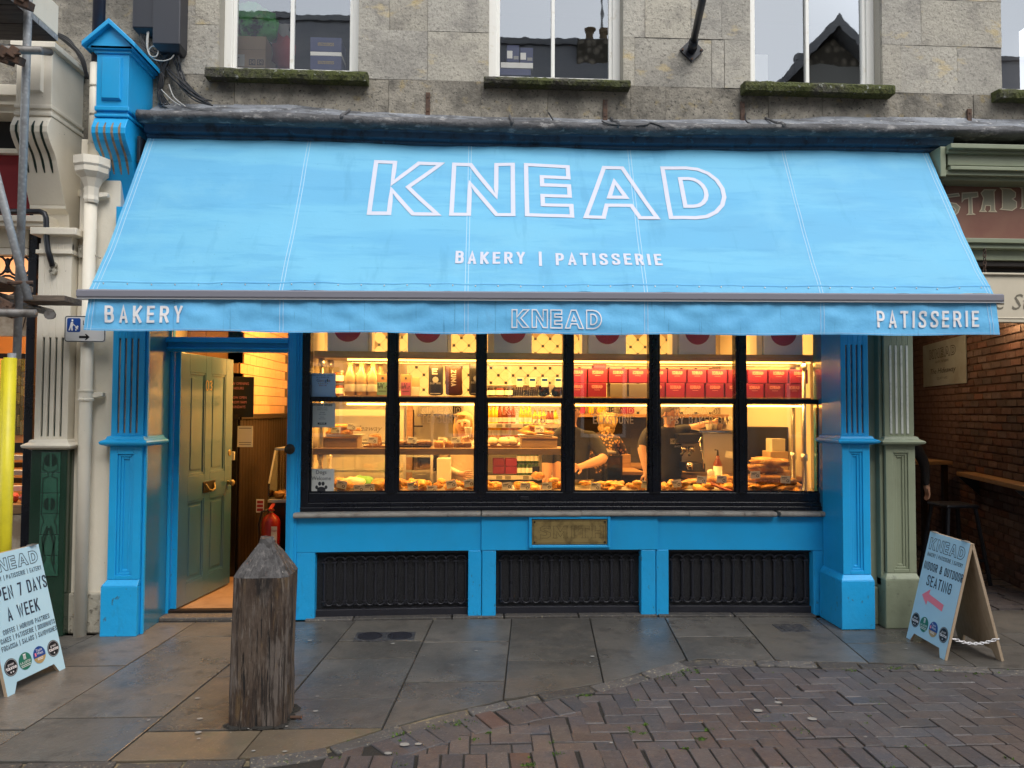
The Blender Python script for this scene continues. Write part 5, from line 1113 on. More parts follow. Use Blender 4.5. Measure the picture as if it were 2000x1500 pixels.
for k in range(12): pth.append([(170+j(4), 150+j(6), -.12), (158+j(5), 112+j(5), -.15), (128+j(6), 78+j(4), -.18), (100+j(8), 62+j(3), -.2)])
wires('cable_bundle', 'dark cables looped behind the cream bracket by the scaffold', 'cable', pth, .007)
wires('loose_cable', 'thin dark cable lying along the top of the lead cornice', 'cable', [[(1175, 236, -.3), (1190, 242, -.31), (1230, 246, -.3), (1262, 244, -.31), (1272, 240, -.3), (1300, 250, -.32)], [(1456, 222, -.03), (1462, 240, -.25), (1520, 253, -.31), (1600, 257, -.31), (1680, 256, -.31), (1760, 250, -.30), (1800, 252, -.3)], [(1080, 234, -.2), (1071, 220, -.1)]], .006)

# stored goods behind the upstairs glass
def carton(name, label, cat, pa, pb, yt, yb, y, d, mt, group=None, prints=None):
    x0, x1, z0, z1 = X(pa, (yt+yb)/2, y), X(pb, (yt+yb)/2, y), Z((pa+pb)/2, yb, y), Z((pa+pb)/2, yt, y); c = ((x0+x1)/2, y+d/2, z0)
    if prints is None: return solo(MB().box(x0, x1, y, y+d, z0, z1), name, mt, label, cat, c, group, bevel=.003)
    t = T(name, label, cat, c, group); MB().box(x0, x1, y, y+d, z0, z1).build('carton', mt, t, bevel=.003); prints(t, front((x0, y, z0), .002), x1-x0, z1-z0); return t
def pr_kraft(t, mp, w, h):
    mb = MB(); mb.rect(mp, w*.02, w*.48, h*.02, h*.40); mb.build('shipping_label', 'card', t, recalc=False)
    mb = MB()
    for u in (.60, .80): mb.stroke([(w*u, h*.08), (w*u+w*.14, h*.08), (w*u+w*.14, h*.24), (w*u, h*.24)], .006, mp, closed=True); mb.stroke(arc(w*u+w*.07, h*.16, w*.03, h*.05, .5, 5.8, 8), .006, mp)
    for k in range(3): mb.rect(lambda a, b: mp(a, b, 2), w*.06, w*(.25+.05*k), h*(.14+.07*k), h*(.165+.07*k))
    mb.build('print', 'ink', t, recalc=False); mb = MB(); mb.rect(lambda a, b: mp(a, b, 1), 0, w, h*.56, h*.565); mb.build('flap_line', 'wood_dark', t, recalc=False)
yi = .24
carton('cardboard_box', 'brown cardboard box with a white label behind the first upstairs window', 'box', 440, 519, 70, 131, yi, .3, 'cardboard', prints=pr_kraft)
def pr_navy(t, mp, w, h):
    mb = MB(); mb.stroke([(w*.25, h*.42), (w*.75, h*.42), (w*.75, h*.60), (w*.25, h*.60)], .003, mp, closed=True); word(mb, 'CHATSWORTH', mp, h*.12, W=w*.46, align='c', x=w/2, y=h*.45, t=.16); mb.build('print', 'gold_ink', t, recalc=False)
carton('gift_box', 'upper navy box with gold print behind the first upstairs window', 'box', 606, 667, 73, 101, yi, .2, 'box_navy', 'navy boxes in the window', pr_navy)
carton('gift_box', 'white patterned band box between two navy boxes upstairs', 'box', 606, 667, 101.2, 109, yi, .2, 'card')
carton('gift_box', 'lower navy box with gold print behind the first upstairs window', 'box', 606, 667, 109.2, 136, yi, .2, 'box_navy', 'navy boxes in the window', pr_navy)
def pr_w(t, mp, w, h): mb = MB(); mb.rect(mp, w*.02, w*.45, h*.2, h*.65); mb.build('label', 'card', t, recalc=False); mb = MB(); mb.rect(mp, w*.55, w*.95, h*.15, h*.35); mb.build('print', 'ink_mid', t, recalc=False)
carton('storage_box', 'left dark box with a white label behind the second upstairs window', 'box', 990, 1014, 88, 121, yi, .2, 'box_navy', 'labelled boxes upstairs', pr_w); carton('storage_box', 'right dark box with a white label behind the second upstairs window', 'box', 1016, 1041, 93, 123, yi, .2, 'box_navy', 'labelled boxes upstairs', pr_w)
carton('storage_box', 'long white box under the two dark labelled boxes upstairs', 'box', 978, 1041, 122, 133, yi, .2, 'card')
carton('storage_box', 'clear pale box at the bottom of the second upstairs window', 'box', 974, 1037, 134, 147, yi, .2, 'box_navy')
carton('storage_box', 'cream box behind the left edge of the third upstairs window', 'box', 1465, 1500, 106, 160, yi, .2, 'card')
mb = MB(); c = V(490, 45, yi+.1); mb.ell(c, (.20, .10, .15), 16, 10, .5); c2 = V(520, 55, yi+.1); mb.ell(c2, (.10, .07, .10), 12, 8, .5); solo(mb, 'plastic_bag', 'bag_green', 'crumpled green and black bag on the cardboard box upstairs', 'bag', (c.x, c.y, c.z-.15), smooth=True)
mb = MB(); c = V(553, 105, yi+.15); mb.ell(c, (.09, .06, .15), 12, 8, .5); solo(mb, 'cloth_bundle', 'cloth_red', 'dark red cloth bundle behind the first upstairs window', 'cloth', (c.x, c.y, c.z-.15), smooth=True)
mb = MB(); c = V(545, 65, yi+.2); mb.ell(c, (.10, .06, .09), 12, 8, .5); solo(mb, 'cloth_bundle', 'ink_mid', 'grey crumpled cloth above the red cloth bundle upstairs', 'cloth', (c.x, c.y, c.z-.09), smooth=True)

# ================================================================ left neighbour: butcher's shop front
but = T('butcher_shopfront', 'cream shop front of the neighbour with green tiled pedestal and fluted pier', 'shopfront', (-3.1, 0, 0))
yl = -.36
wx0, wx1 = X(66, 800, yl), X(131, 800, yl); zc0, zc1 = Z(95, 878, yl), Z(95, 858, yl)
pw = pilaster(but, wx0, wx1, yl, -.02, .05, zc0, zc1, Z(100, 475, yl), ('cream_paint', 'dark_green', 'flute_dark'))
for c_ in list(pw.children):
    if c_.name.startswith(('pedestal_frame', 'panel_moulding', 'plinth')): bpy.data.objects.remove(c_)
MB().box(wx0-.01, wx1+.012, yl-.006, -.01, 0, zc0).build('pedestal', 'dark_green', pw, bevel=.008)
a, b = X(80, 1000, yl), X(117, 1000, yl); zt_, zb_ = Z(95, 882, yl), Z(95, 1125, yl); n = 6
for i in range(n):
    z0, z1 = zb_+(zt_-zb_)*i/n, zb_+(zt_-zb_)*(i+1)/n; MB().box(a, b, yl-.013, yl-.005, z0+.002, z1-.002).build('glazed_tile', 'green_tile', pw, bevel=.002)
mp = front(((a+b)/2, yl-.0135, zt_), .001); w2 = (b-a)/2; mb = MB(); H = zt_-zb_
S_ = lambda pts, t: mb.stroke([(u*w2, -v*H) for u, v in pts], t, mp)
for s in (-1, 1):
    for cy, rr in ((.07, .5), (.42, .42)):
        mb.poly(mp, [(s*w2*(.12), -H*(cy-.05))]+[(s*w2*(.12+rr*1.2*math.sin(q)), -H*(cy-.05*math.cos(q))) for q in [math.pi*k/8 for k in range(1, 8)]]+[(s*w2*.12, -H*(cy+.05))])
    S_([(s*.75, .09), (s*.8, .14), (s*.25, .165), (s*.2, .2), (s*.75, .215), (s*.8, .40)], .006); S_([(s*.8, .40), (s*.85, .5), (s*.55, .56), (s*.8, .6), (s*.85, .66)], .006); S_([(s*.1, .62), (s*.55, .74), (s*.62, .9)], .014); S_([(s*.2, .6), (s*.7, .7), (s*.3, .86), (s*.8, .97)], .008)
mb.build('tile_pattern', 'flute_dark', pw, recalc=False)
# neck, bracket, block above the cream pier
yb2 = -.42; zz2 = dict(foot=Z(110, 442, yb2+.1), waist=Z(100, 392, yb2+.1), scroll=Z(80, 300, yb2), block=Z(80, 228, yb2)); kx0, kx1 = X(27, 260, yb2), X(100, 260, yb2)
cw = console(but, kx0, kx1, yb2, zz2, 'cream_paint', 'flute_dark')
mb = MB(); zt_ = Z(80, 92, yb2); mb.box(kx0+.006, kx1-.004, yb2, 0, zz2['block'], zt_); mb.build('bracket_block', 'cream_paint', cw, bevel=.004)
mb = MB()
for p, q in ((205, 213), (219, 227)): MB().box(kx0, kx1+.006, yb2-.012, 0, Z(80, q, yb2), Z(80, p, yb2)).build('bracket_moulding', 'cream_paint', cw, bevel=.006)
mb.box(kx0-.02, kx1+.03, yb2-.04, 0, Z(80, 92, yb2-.04), Z(80, 80, yb2-.04)); mb.build('bracket_moulding', 'cream_paint', cw, bevel=.006)
a, b, z0, z1 = kx0+.04, kx1-.06, Z(70, 182, yb2), Z(70, 104, yb2); mb = MB(); mb.hexa([(a, yb2, z0), (b, yb2, z0), (b, yb2, z1), (a, yb2, z1), (a+.012, yb2-.02, z0+.014), (b-.012, yb2-.02, z0+.014), (b-.012, yb2-.02, z1-.012), (a+.012, yb2-.02, z1-.012)]); mb.build('raised_panel', 'cream_paint', cw, bevel=.002)
MB().box(wx0-.03, wx1+.06, yl-.055, -.01, Z(100, 458, yl-.05), Z(100, 444, yl-.05)).build('pier_cap', 'cream_paint', but, bevel=.006)
MB().box(wx0-.012, wx1+.012, yl-.012, -.01, Z(100, 496, yl), Z(100, 488, yl)).build('neck_moulding', 'cream_paint', but, bevel=.004)
MB().box(wx0+.01, wx1-.0, yl+.012, -.01, Z(100, 488, yl)+.001, Z(100, 456, yl)).build('neck', 'cream_paint', but, bevel=.003)
# plastered pier that carries the rain pipe
px_a, px_b = wx1+.004, lx0-.004
MB().box(px_a, px_b, -.27, -.0, .28, 3.56).build('plaster_pier', 'cream_paint', but, bevel=.006)
MB().box(px_a-.0, px_b+.0, -.30, -.0, 0, .285).build('pier_plinth', 'cream_dirty', but, bevel=.012)
MB().box(-5.2, -2.30, .0, .05, 2.6, 8.2).build('render_wall', 'stone_dark', but)
MB().box(px_a+.03, px_a+.06, -.285, -.26, .29, 3.2).build('pier_bead', 'cream_paint', but, bevel=.005)
# rain pipe
xp, yp = X(166, 850, -.345), -.345; rp = T('rain_pipe', 'cream rain pipe with a hopper head between the two shop fronts', 'pipe', (xp, yp, 0))
zh0, zh1 = Z(172, 392, yp), Z(172, 312, yp)
MB().tube([(xp, yp, .0), (xp, yp, zh0)], .042, 14).build('pipe', 'cream_paint', rp, smooth=True)
MB().lathe([(.044, zh0-.02), (.05, zh0), (.046, zh0+.03), (.05, zh0+.09), (.075, zh0+.15), (.112, zh0+.19), (.115, zh0+.225), (.125, zh0+.24), (.125, zh1), (.05, zh1+.005)], (xp+.01, yp-.01, 0), 8).build('hopper_head', 'cream_paint', rp)
zu = Z(180, 125, yp)
MB().tube([(xp+.015, yp, zh1), (xp+.015, yp, zu)], .04, 14).build('upper_pipe', 'cream_paint', rp, smooth=True); MB().tube([(xp+.015, yp+.02, zu+.002), (xp+.015, yp+.02, 6.5)], .042, 14).build('dark_pipe', 'navy_pipe', rp, smooth=True)
for py in (772, 1000 if False else 380):
    z = Z(168, py, yp); mb = MB(); mb.lathe([(.044, z-.04), (.052, z-.038), (.052, z-.026), (.047, z-.02), (.047, z+.02), (.052, z+.026), (.052, z+.038), (.044, z+.04)], (xp, yp, 0), 14); mb.build('pipe_collar', 'cream_paint', rp)
    mb = MB(); mb.hexa([(xp+.03, yp+.0, z-.022), (xp+.105, yp+.02, z-.005), (xp+.105, yp+.06, z-.005), (xp+.03, yp+.05, z-.022), (xp+.03, yp, z+.022), (xp+.105, yp+.02, z+.022), (xp+.105, yp+.06, z+.022), (xp+.03, yp+.05, z+.022)]); mb.build('pipe_ear', 'cream_paint', rp, bevel=.004)
for py in (170, 226, 282): z = Z(180, py, yp); MB().lathe([(.043, z-.006), (.043, z+.006)], (xp+.015, yp, 0), 14).build('pipe_joint', 'cream_dirty', rp)
# loading sign clamped to the pipe
ysn = -.42; x0, x1, z0, z1 = X(126, 643, ysn), X(206, 643, ysn), Z(165, 668, ysn), Z(165, 617, ysn); sg = T('loading_sign', 'white loading sign with a blue trolley symbol and an arrow', 'sign', ((x0+x1)/2, ysn, z0))
def rr(w, h, r): return [(w-r+r*math.cos(a), h-r+r*math.sin(a)) for a in (0, .8, H_)]+[(r-r*math.cos(a), h-r+r*math.sin(a)) for a in (H_, .8, 0)]+[(r-r*math.cos(a), r-r*math.sin(a)) for a in (0, .8, H_)]+[(w-r+r*math.cos(a), r-r*math.sin(a)) for a in (H_, .8, 0)]
w_, h_ = x1-x0, z1-z0
MB().prism([(x0+a, z0+b) for a, b in rr(w_, h_, .015)], 'y', ysn, ysn+.004).build('plate', 'sign_white', sg)
mp = front((x0, ysn, z0), .001); mb = MB(); mb.stroke(rr(w_, h_, .015), .0055, lambda u, v, k=0: mp(w_/2+(u-w_/2)*.97, h_/2+(v-h_/2)*.955), closed=True); mb.stroke([(w_*.36, h_*.19), (w_*.55, h_*.19)], .016, mp, cap=False); mb.poly(mp, [(w_*.53, h_*.07), (w_*.62, h_*.19), (w_*.53, h_*.31), (w_*.50, h_*.31), (w_*.55, h_*.19), (w_*.50, h_*.07)]); btext(mb, 'Loading', lambda u, v, k=0: mp(u, v, 1), h_*.17, w_*.45, h_*.66, align='l'); mb.build('print', 'sign_black', sg, recalc=False)
mb = MB(); mb.poly(mp, [(w_*.06+a, h_*.38+b) for a, b in rr(w_*.33, h_*.53, .01)]); mb.build('symbol_panel', 'sign_blue', sg, recalc=False)
mb = MB(); q = lambda u, v, k=0: mp(w_*.06+u*w_*.33, h_*.38+v*h_*.53, 3+k); mb.disc(lambda u, v: q(u, v), .40, .84, .075, 10); mb.poly(q, [(.30, .72), (.44, .74), (.50, .5), (.42, .38), (.46, .1), (.34, .1), (.30, .35), (.24, .1), (.12, .1), (.22, .4)]); mb.stroke([(.40, .62), (.6, .45), (.82, .22)], .05, q); mb.poly(lambda u, v: q(u, v, 1), [(.62, .30), (.78, .48), (.88, .38), (.74, .2)]); mb.disc(lambda u, v: q(u, v, 1), .68, .15, .06, 10); mb.build('symbol', 'print_white', sg, recalc=False)
for z in (z0+.04, z1-.04): MB().box(xp-.05, xp+.05, ysn+.0045, yp+.0, z-.01, z+.01).build('clip', 'galv', sg)
# small wall bracket, black bent pipe
a = V(160, 492, -.29); mb = MB(); mb.obox(a, (.03, .04, .09)); b1, b2 = V(196, 504, -.36), V(186, 530, -.33); mb.tube([a+Vector((.01, -.02, .03)), b1], .006, 5); mb.tube([a+Vector((.01, -.02, .02)), b2], .009, 5); mb.build('wall_bracket', 'cream_dirty', but)
mb = MB(); mb.tube([V(*p) for p in ((-30, 413, -.40), (78, 413, -.40), (87, 417, -.40), (90, 426, -.40), (91, 470, -.39), (94, 490, -.39), (103, 520, -.385))], .019, 8); mb.build('black_rail', 'black_metal', but, smooth=True)
mb = MB(); mb.lathe([(.025, -.385), (.025, -.36)], (X(105, 518, -.37), 0, Z(105, 518, -.37)), 10, 'y'); mb.lathe([(.025, -.385), (.025, -.36)], (X(104, 530, -.37), 0, Z(104, 530, -.37)), 10, 'y'); mb.build('rail_fixing', 'cream_dirty', but)
# window side of the butcher's
yw2 = -.12; fx = X(58, 800, yw2)
MB().box(fx-.025, fx+.04, yw2-.03, yw2+.06, .0, 3.2).build('window_frame', 'black_paint', but, bevel=.004)
xl_ = -4.4
def bar(pa, pb, y0, y1, mt, nm): MB().box(xl_, wx0+.02 if y0 < -.2 else fx-.02, y0, y1, Z(40, pb, y0), Z(40, pa, y0)).build(nm, mt, but, bevel=.004)
for i, (pa, pb, y0) in enumerate(((165, 186, -.33), (187, 205, -.30), (206, 221, -.27))): bar(pa, pb, y0, -.0, 'cream_paint', 'cornice_moulding')
bar(222, 291, -.10, -.04, 'black_in', 'blind_recess'); bar(290, 300, -.20, -.02, 'cream_paint', 'cornice_moulding')
bar(301, 418, -.16, -.05, 'cloth_red', 'fascia'); bar(420, 432, -.28, -.02, 'cream_paint', 'cornice_moulding'); bar(433, 442, -.26, -.02, 'cream_paint', 'cornice_moulding')
bar(443, 484, -.16, -.1, 'plaster_in', 'soffit_board'); bar(485, 498, -.17, -.1, 'cream_paint', 'transom_rail')
# wrought tracery over a lit panel
z0, z1 = Z(30, 578, yw2), Z(30, 499, yw2)
MB().box(xl_, fx-.03, yw2+.06, yw2+.07, z0, z1).build('lit_panel', 'lamp_orange', but)
mb = MB(); zc = (z0+z1)/2; rr_ = (z1-z0)/4; xx = fx-.02
mb.box(xl_, fx-.03, yw2, yw2+.02, z0-.012, z0+.008); mb.box(xl_, fx-.03, yw2, yw2+.02, z1-.008, z1+.012)
for r in range(2):
    for c_ in range(9):
        cx, cz_ = xx-(2*c_+(1 if r else 0))*rr_*1.15, z0+rr_*(1+2*r); mb.tube([(cx+rr_*1.08*math.cos(a), yw2+.01, cz_+rr_*1.02*math.sin(a)) for a in [6.2832*k/14 for k in range(15)]], .009, 5)
        mb.ell((cx+rr_*1.15, yw2+.01, cz_+rr_*.35), (.022, .008, .035), 6, 4); mb.ell((cx+rr_*1.15, yw2+.01, cz_-rr_*.5), (.03, .008, .018), 6, 4)
mb.build('tracery', 'black_metal', but, smooth=True)
z0, z1 = Z(30, 657, yw2), Z(30, 606, yw2); sgn = MB().box(xl_, fx-.03, yw2, yw2+.03, z0, z1).build('sign_panel', 'marble', but, bevel=.003)
mb = MB(); btext(mb, 'Jos', front((X(40, 640, yw2), yw2, Z(40, 638, yw2)), .002), .10, 0, 0, W=.115, shear=.35, align='l'); mb.build('sign_lettering', 'wood_dark', sgn, recalc=False)
MB().box(xl_, fx-.03, yw2+.02, yw2+.05, Z(30, 700, yw2), Z(30, 690, yw2)).build('transom_bar', 'wood_dark', but)
# inside of the butcher's: lit back wall, stained glass strip, counter and meat
br_ = T('butcher_room', 'warm lit interior of the butcher shop seen past the scaffold', 'room', (-4.2, 1.5, 0))
MB().box(-6.5, -2.75, 2.0, 2.05, 0, 3.2).build('back_wall', 'butcher_orange', br_); MB().box(-6.5, -2.75, -.05, 2.0, 3.2, 3.25).build('ceiling', 'plaster_in', br_); MB().box(-2.80, -2.75, .03, 2.0, 0, 3.2).build('side_wall', 'butcher_orange', br_); MB().box(-6.5, -2.75, -.05, 2.0, .0, .03).build('floor', 'floor_in', br_); MB().box(-6.55, -6.5, -.05, 2.0, 0, 3.2).build('far_wall', 'butcher_orange', br_)
MB().box(-6.5, fx-.03, -.05, 0.0, 2.9, 3.25).build('front_header', 'plaster_in', br_)
yd = .55; z0, z1 = Z(40, 850, yd), Z(40, 700, yd); x0, x1 = X(28, 780, yd), X(48, 780, yd)
pan = MB().box(x0-.3, X(75, 780, yd), yd, yd+.03, .05, z1+.02).build('door_leaf', 'butcher_orange', br_)
random.seed(2)
for c_ in range(3):
    z = z0
    while z < z1-.02:
        h = random.uniform(.05, .12); zz_ = min(z1, z+h); MB().box(x0+(x1-x0)*c_/3+.002, x0+(x1-x0)*(c_+1)/3-.002, yd-.012, yd-.001, z+.002, zz_-.002).build('leaded_pane', 'stained_glass', pan); z = zz_
ct = T('meat_counter', 'butcher counter with marble front and red trays', 'counter', (-3.6, .0, 0))
x1 = fx-.03
MB().box(-5.5, x1, -.06, .5, 0, Z(30, 1005, -.06)).build('counter_body', 'marble', ct, bevel=.005); MB().box(-5.5, x1, -.075, .5, Z(30, 1003, -.06), Z(30, 985, -.06)).build('counter_top', 'wood_light', ct, bevel=.004)
for i in range(5): MB().obox((-4.1, .15+.07*i, Z(30, 955-14*i, .1)), (2.2, .012, .045), (R(25), 0, 0)).build('display_slat', 'wood_dark' if i % 2 else 'card', ct, bevel=.003)
MB().box(-5.5, x1, .42, .46, Z(30, 885, .4), Z(30, 865, .4)).build('display_rail', 'black_in', ct)
random.seed(12); mt_ = None
for i in range(9):
    c = Vector((x1-.06-.13*i, .02+random.uniform(0, .05), Z(30, 984, -.03))); mb = MB(); mb.ell((0, 0, .035), (.06, .06, .035), 9, 5, .5)
    if i == 0: mt_ = solo(mb, 'meat_joint', 'meat', 'cut of red meat on the butcher counter', 'meat', (0, 0, 0), 'cuts of meat on the butcher counter', smooth=True); mt_.location = c
    else: dup(mt_, c, rz=i)
lm = bpy.data.lights.new('butcher_lamp', 'AREA'); lm.energy = 45; lm.color = (1, .62, .28); lm.size = .5; lo = bpy.data.objects.new('butcher_lamp', lm); COL.objects.link(lo); lo.location = (-3.5, .15, 3.1)
mb = MB(); mb.lathe([(.001, -.03), (.16, -.02), (.18, .02), (.001, .03)], (0, 0, 0), 16); solo(mb, 'ceiling_lamp', 'lamp_disc', 'round glowing lamp in the butcher shop ceiling', 'lamp', (-3.75, .4, 3.15), local=True)

# ================================================================ scaffold in front of the neighbour
YS = -1.02; xs0 = X(26, 600, YS); sca = T('scaffold', 'steel tube scaffold with timber decks and a yellow foam sleeve', 'scaffold', (xs0, YS, 0))
MB().tube([(xs0, YS, 0), (xs0, YS, Z(30, 690, YS))], .0242, 12).build('pole', 'galv', sca, smooth=True); MB().tube([(xs0+.012, YS+.03, Z(30, 700, YS)), (xs0+.03, YS+.03, 6.5)], .0242, 12).build('pole', 'galv', sca, smooth=True)
zy = Z(22, 699, YS); MB().tube([(xs0-.006, YS-.006, .02), (xs0-.006, YS-.006, zy)], .036, 14).build('foam_sleeve', 'yellow_foam', sca, smooth=True); MB().tube([(xs0-.05, YS+.03, .02), (xs0-.05, YS+.03, zy-.01)], .03, 12).build('foam_sleeve', 'yellow_foam', sca, smooth=True)
MB().tube([V(-160, -160, YS-.06), V(-8, 340, YS-.06), V(56, 585, YS-.06)], .0242, 12).build('brace', 'galv', sca, smooth=True)
MB().tube([(-5, YS-.12, Z(60, 609, YS-.12)+.01), (X(70, 610, YS-.12), YS-.12, Z(70, 612, YS-.12)), ], .0242, 12).build('ledger', 'galv_dirty', sca, smooth=True)
MB().tube([(-5, YS-.07, Z(60, 99, YS-.07)), (X(82, 99, YS-.07), YS-.07, Z(82, 99, YS-.07))], .0242, 12).build('ledger', 'galv_dirty', sca, smooth=True)
MB().tube([(xs0-.12, -2.2, Z(30, 112, -2.2)+.1), (xs0-.06, -.6, Z(20, 108, -.6)+.03)], .0242, 12).build('transom_tube', 'galv_dirty', sca, smooth=True); MB().tube([(xs0-.10, -2.0, 2.27), (xs0-.06, -.5, 2.26)], .0242, 12).build('transom_tube', 'galv_dirty', sca, smooth=True)
MB().tube([V(100, 615, -.62), V(96, 615, -.9)], .03, 10).build('tube_cap', 'galv_dirty', sca)
for px, py in ((30, 116), (10, 116), (18, 610), (6, 604), (48, 8)):
    c = V(px, py, YS-.06); mb = MB(); mb.obox(c, (.085, .075, .05), (.2, .3, .1)); mb.obox(c+Vector((.0, -.02, .03)), (.05, .06, .07), (0, .5, .4)); mb.tube([c+Vector((-.05, -.03, .01)), c+Vector((.06, -.045, .015))], .009, 6); mb.build('coupler', 'rust', sca, bevel=.008)
c = V(32, 553, YS-.05); mb = MB(); mb.tube([c+Vector((-.05, 0, .0)), c+Vector((0, -.04, -.005)), c+Vector((.04, -.03, .0)), c+Vector((.10, .0, .004))], .012, 6); mb.build('coupler', 'rust', sca)
zd = Z(110, 590, -.62); xe = X(155, 590, -.62)
MB().box(-5, xe, -.80, -.585, zd-.02, zd+.02).build('deck_board', 'scaffold_wood', sca, bevel=.004)
MB().hexa([(xs0-.75, -1.95, 2.42), (xs0-.10, -1.95, 2.42), (X(65, 583, -.86), -.86, zd+.025), (X(65, 583, -.86)-.24, -.86, zd+.025), (xs0-.75, -1.95, 2.458), (xs0-.10, -1.95, 2.458), (X(65, 583, -.86), -.86, zd+.063), (X(65, 583, -.86)-.24, -.86, zd+.063)]).build('deck_board', 'scaffold_wood', sca, bevel=.004)
for i in range(2): MB().box(-5, xe-.35-.1*i, -1.04-.235*i, -.815-.235*i, zd-.02, zd+.02).build('deck_board', 'scaffold_wood', sca, bevel=.004)
zu = Z(108, 79, -.62); xu = X(108, 79, -.62)
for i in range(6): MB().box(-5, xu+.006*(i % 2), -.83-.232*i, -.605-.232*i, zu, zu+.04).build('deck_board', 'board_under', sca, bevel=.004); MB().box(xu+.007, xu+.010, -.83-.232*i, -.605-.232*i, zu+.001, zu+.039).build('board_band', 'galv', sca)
MB().box(xu-.012, xu+.006, -2.0, -.60, zu+.045, zu+.25).build('toe_board', 'cream_paint', sca, bevel=.004)
# ================================================================ right neighbour: carriage entrance
sta = T('carriage_entrance', 'sage green entrance with fluted pier beside the bakery', 'entrance', (3.3, 0, 0))
yg = -.335
gx0, gx1 = X(1729, 800, yg), X(1786, 800, yg)
gp = pilaster(sta, gx0, gx1, yg, .0, Z(1750, 1125, yg), Z(1750, 870, yg), Z(1750, 852, yg), 3.05, ('sage_paint', 'sage_dirty', 'flute_white'))
MB().box(rx1+.016, gx0-.002, -.24, .0, .285, 3.3).build('plaster_strip', 'sage_paint', sta, bevel=.004); MB().box(rx1+.016, gx0-.03, -.265, .0, 0, .284).build('strip_plinth', 'sage_dirty', sta, bevel=.01)
MB().box(gx0-.028, gx0-.003, -.30, .0, .30, 3.3).build('pier_return', 'sage_paint', sta, bevel=.003)
mb = MB(); c = V(1729, 1137, -.27); mb.tube([c+Vector((-.02, 0, .02)), c+Vector((-.025, -.03, .03)), c+Vector((.0, -.04, .0)), c+Vector((.0, 0, -.035))], .010, 6); mb.build('boot_hook', 'sage_dirty', sta, smooth=True)
x0, x1 = X(1828, 320, -.3), 6.2
def hb(pa, pb, y0, y1, mt, nm, xa=None): return MB().box(xa if xa is not None else x0, x1, y0, y1, Z(1930, pb, y0), Z(1930, pa, y0)).build(nm, mt, sta, bevel=.004)
xg = X(1848, 300, -.34)
hb(281, 290, -.40, 0, 'sage_paint', 'cornice_moulding', xg); hb(290.5, 300, -.36, 0, 'sage_paint', 'cornice_moulding', xg); hb(301, 324, -.33, 0, 'sage_paint', 'cornice_board', xg+.02); hb(325, 332, -.36, 0, 'sage_paint', 'cornice_moulding', xg+.02); hb(333, 343, -.33, 0, 'sage_paint', 'cornice_moulding', xg); hb(344, 353, -.29, 0, 'sage_paint', 'cornice_moulding', xg)
MB().box(xg-.045, xg-.002, -.34, 0, Z(1850, 345, -.34), Z(1850, 286, -.34)).build('cornice_stop', 'sage_paint', sta, bevel=.006)
# lead over this shop too is part of the long cornice; the painted boards below
bd = hb(354, 468, -.14, -.10, 'stable_board', 'name_board', 3.25)
hb(465, 474, -.20, -.06, 'sage_paint', 'name_board_rail', 3.25); hb(474.5, 485, -.175, -.06, 'sage_paint', 'name_board_rail', 3.25)
hb(486, 508, -.12, -.06, 'sage_paint', 'soffit_board', 3.25); hb(508.5, 534, -.02, .0, 'black_in', 'dark_gap', 3.25)
ST = {'S': [(.95, .95), (.2, .95), (.05, .8), (.3, .68), (.7, .6), (.95, .4), (.8, .15), (.5, 0), (.45, .12), (.65, .3), (.5, .45), (.2, .5), (-.1, .62), (-.15, .85), (.0, 1.08), (.9, 1.08)],
 'T': [(.30, 0), (.42, .06), (.44, .76), (.15, .72), (.02, .6), (.05, 1), (1.0, 1), (1.02, .80), (.85, .78), (.64, .78), (.64, .06), (.78, 0)],
 'A': [(-.05, 0), (.05, .1), (.2, .62), (.05, .84), (.25, 1), (.95, 1), (.85, .92), (.88, .08), (.98, 0), (.52, 0), (.62, .08), (.62, .28), (.32, .28), (.25, .08), (.35, 0)],
 'B': [(-.05, 0), (.08, .08), (.08, .9), (-.06, 1), (.62, 1), (.92, .85), (.9, .64), (.72, .54), (.98, .42), (.98, .16), (.7, 0)],
 'L': [(-.05, 0), (.08, .08), (.08, .9), (-.05, 1), (.5, 1), (.38, .9), (.38, .2), (.75, .2), (.95, .32), (.95, 0)],
 'E': [(-.05, 0), (.08, .08), (.08, .9), (-.05, 1), (.95, 1), (.95, .72), (.8, .82), (.38, .82), (.38, .6), (.75, .6), (.75, .4), (.38, .4), (.38, .18), (.8, .18), (.95, .3), (.95, 0)]}
m1, m2 = MB(), MB()
for i, (c, px, py, hh) in enumerate((('S', 1848, 424, 40), ('T', 1879, 420, 43), ('A', 1915, 413, 43), ('B', 1955, 409, 42), ('L', 1994, 407, 42), ('E', 2028, 408, 42), ('S', 2064, 412, 42))):
    o = V(px, py, -.142); hz = hh/FPX*5.85; mp = front(o, .001); ang = R(8-4*i) if i < 4 else R(-2*(i-3)); wz = hz*(.76 if c != 'L' else .62)
    q = [((a*wz)*math.cos(ang)-b*hz*math.sin(ang)*.3, b*hz+(a*wz)*math.sin(ang)) for a, b in ST[c]]
    m1.stroke(q, .008, lambda u, v, k=0: mp(u, v, 1), closed=True)
    cu = [(sum(p[0] for p in q)/len(q)), (sum(p[1] for p in q)/len(q))]; m2.poly(mp, q)
m2.build('letter_fill', 'letter_shade', bd, recalc=False); m1.build('letter_outline', 'letter_gold', bd, recalc=False)
fs = hb(534, 629, -.19, -.12, 'fascia_cream', 'cream_fascia', 3.2)
hb(532, 536, -.21, -.11, 'fascia_cream', 'fascia_trim', 3.2); hb(619, 622, -.195, -.12, 'fascia_cream', 'fascia_trim', 3.2)
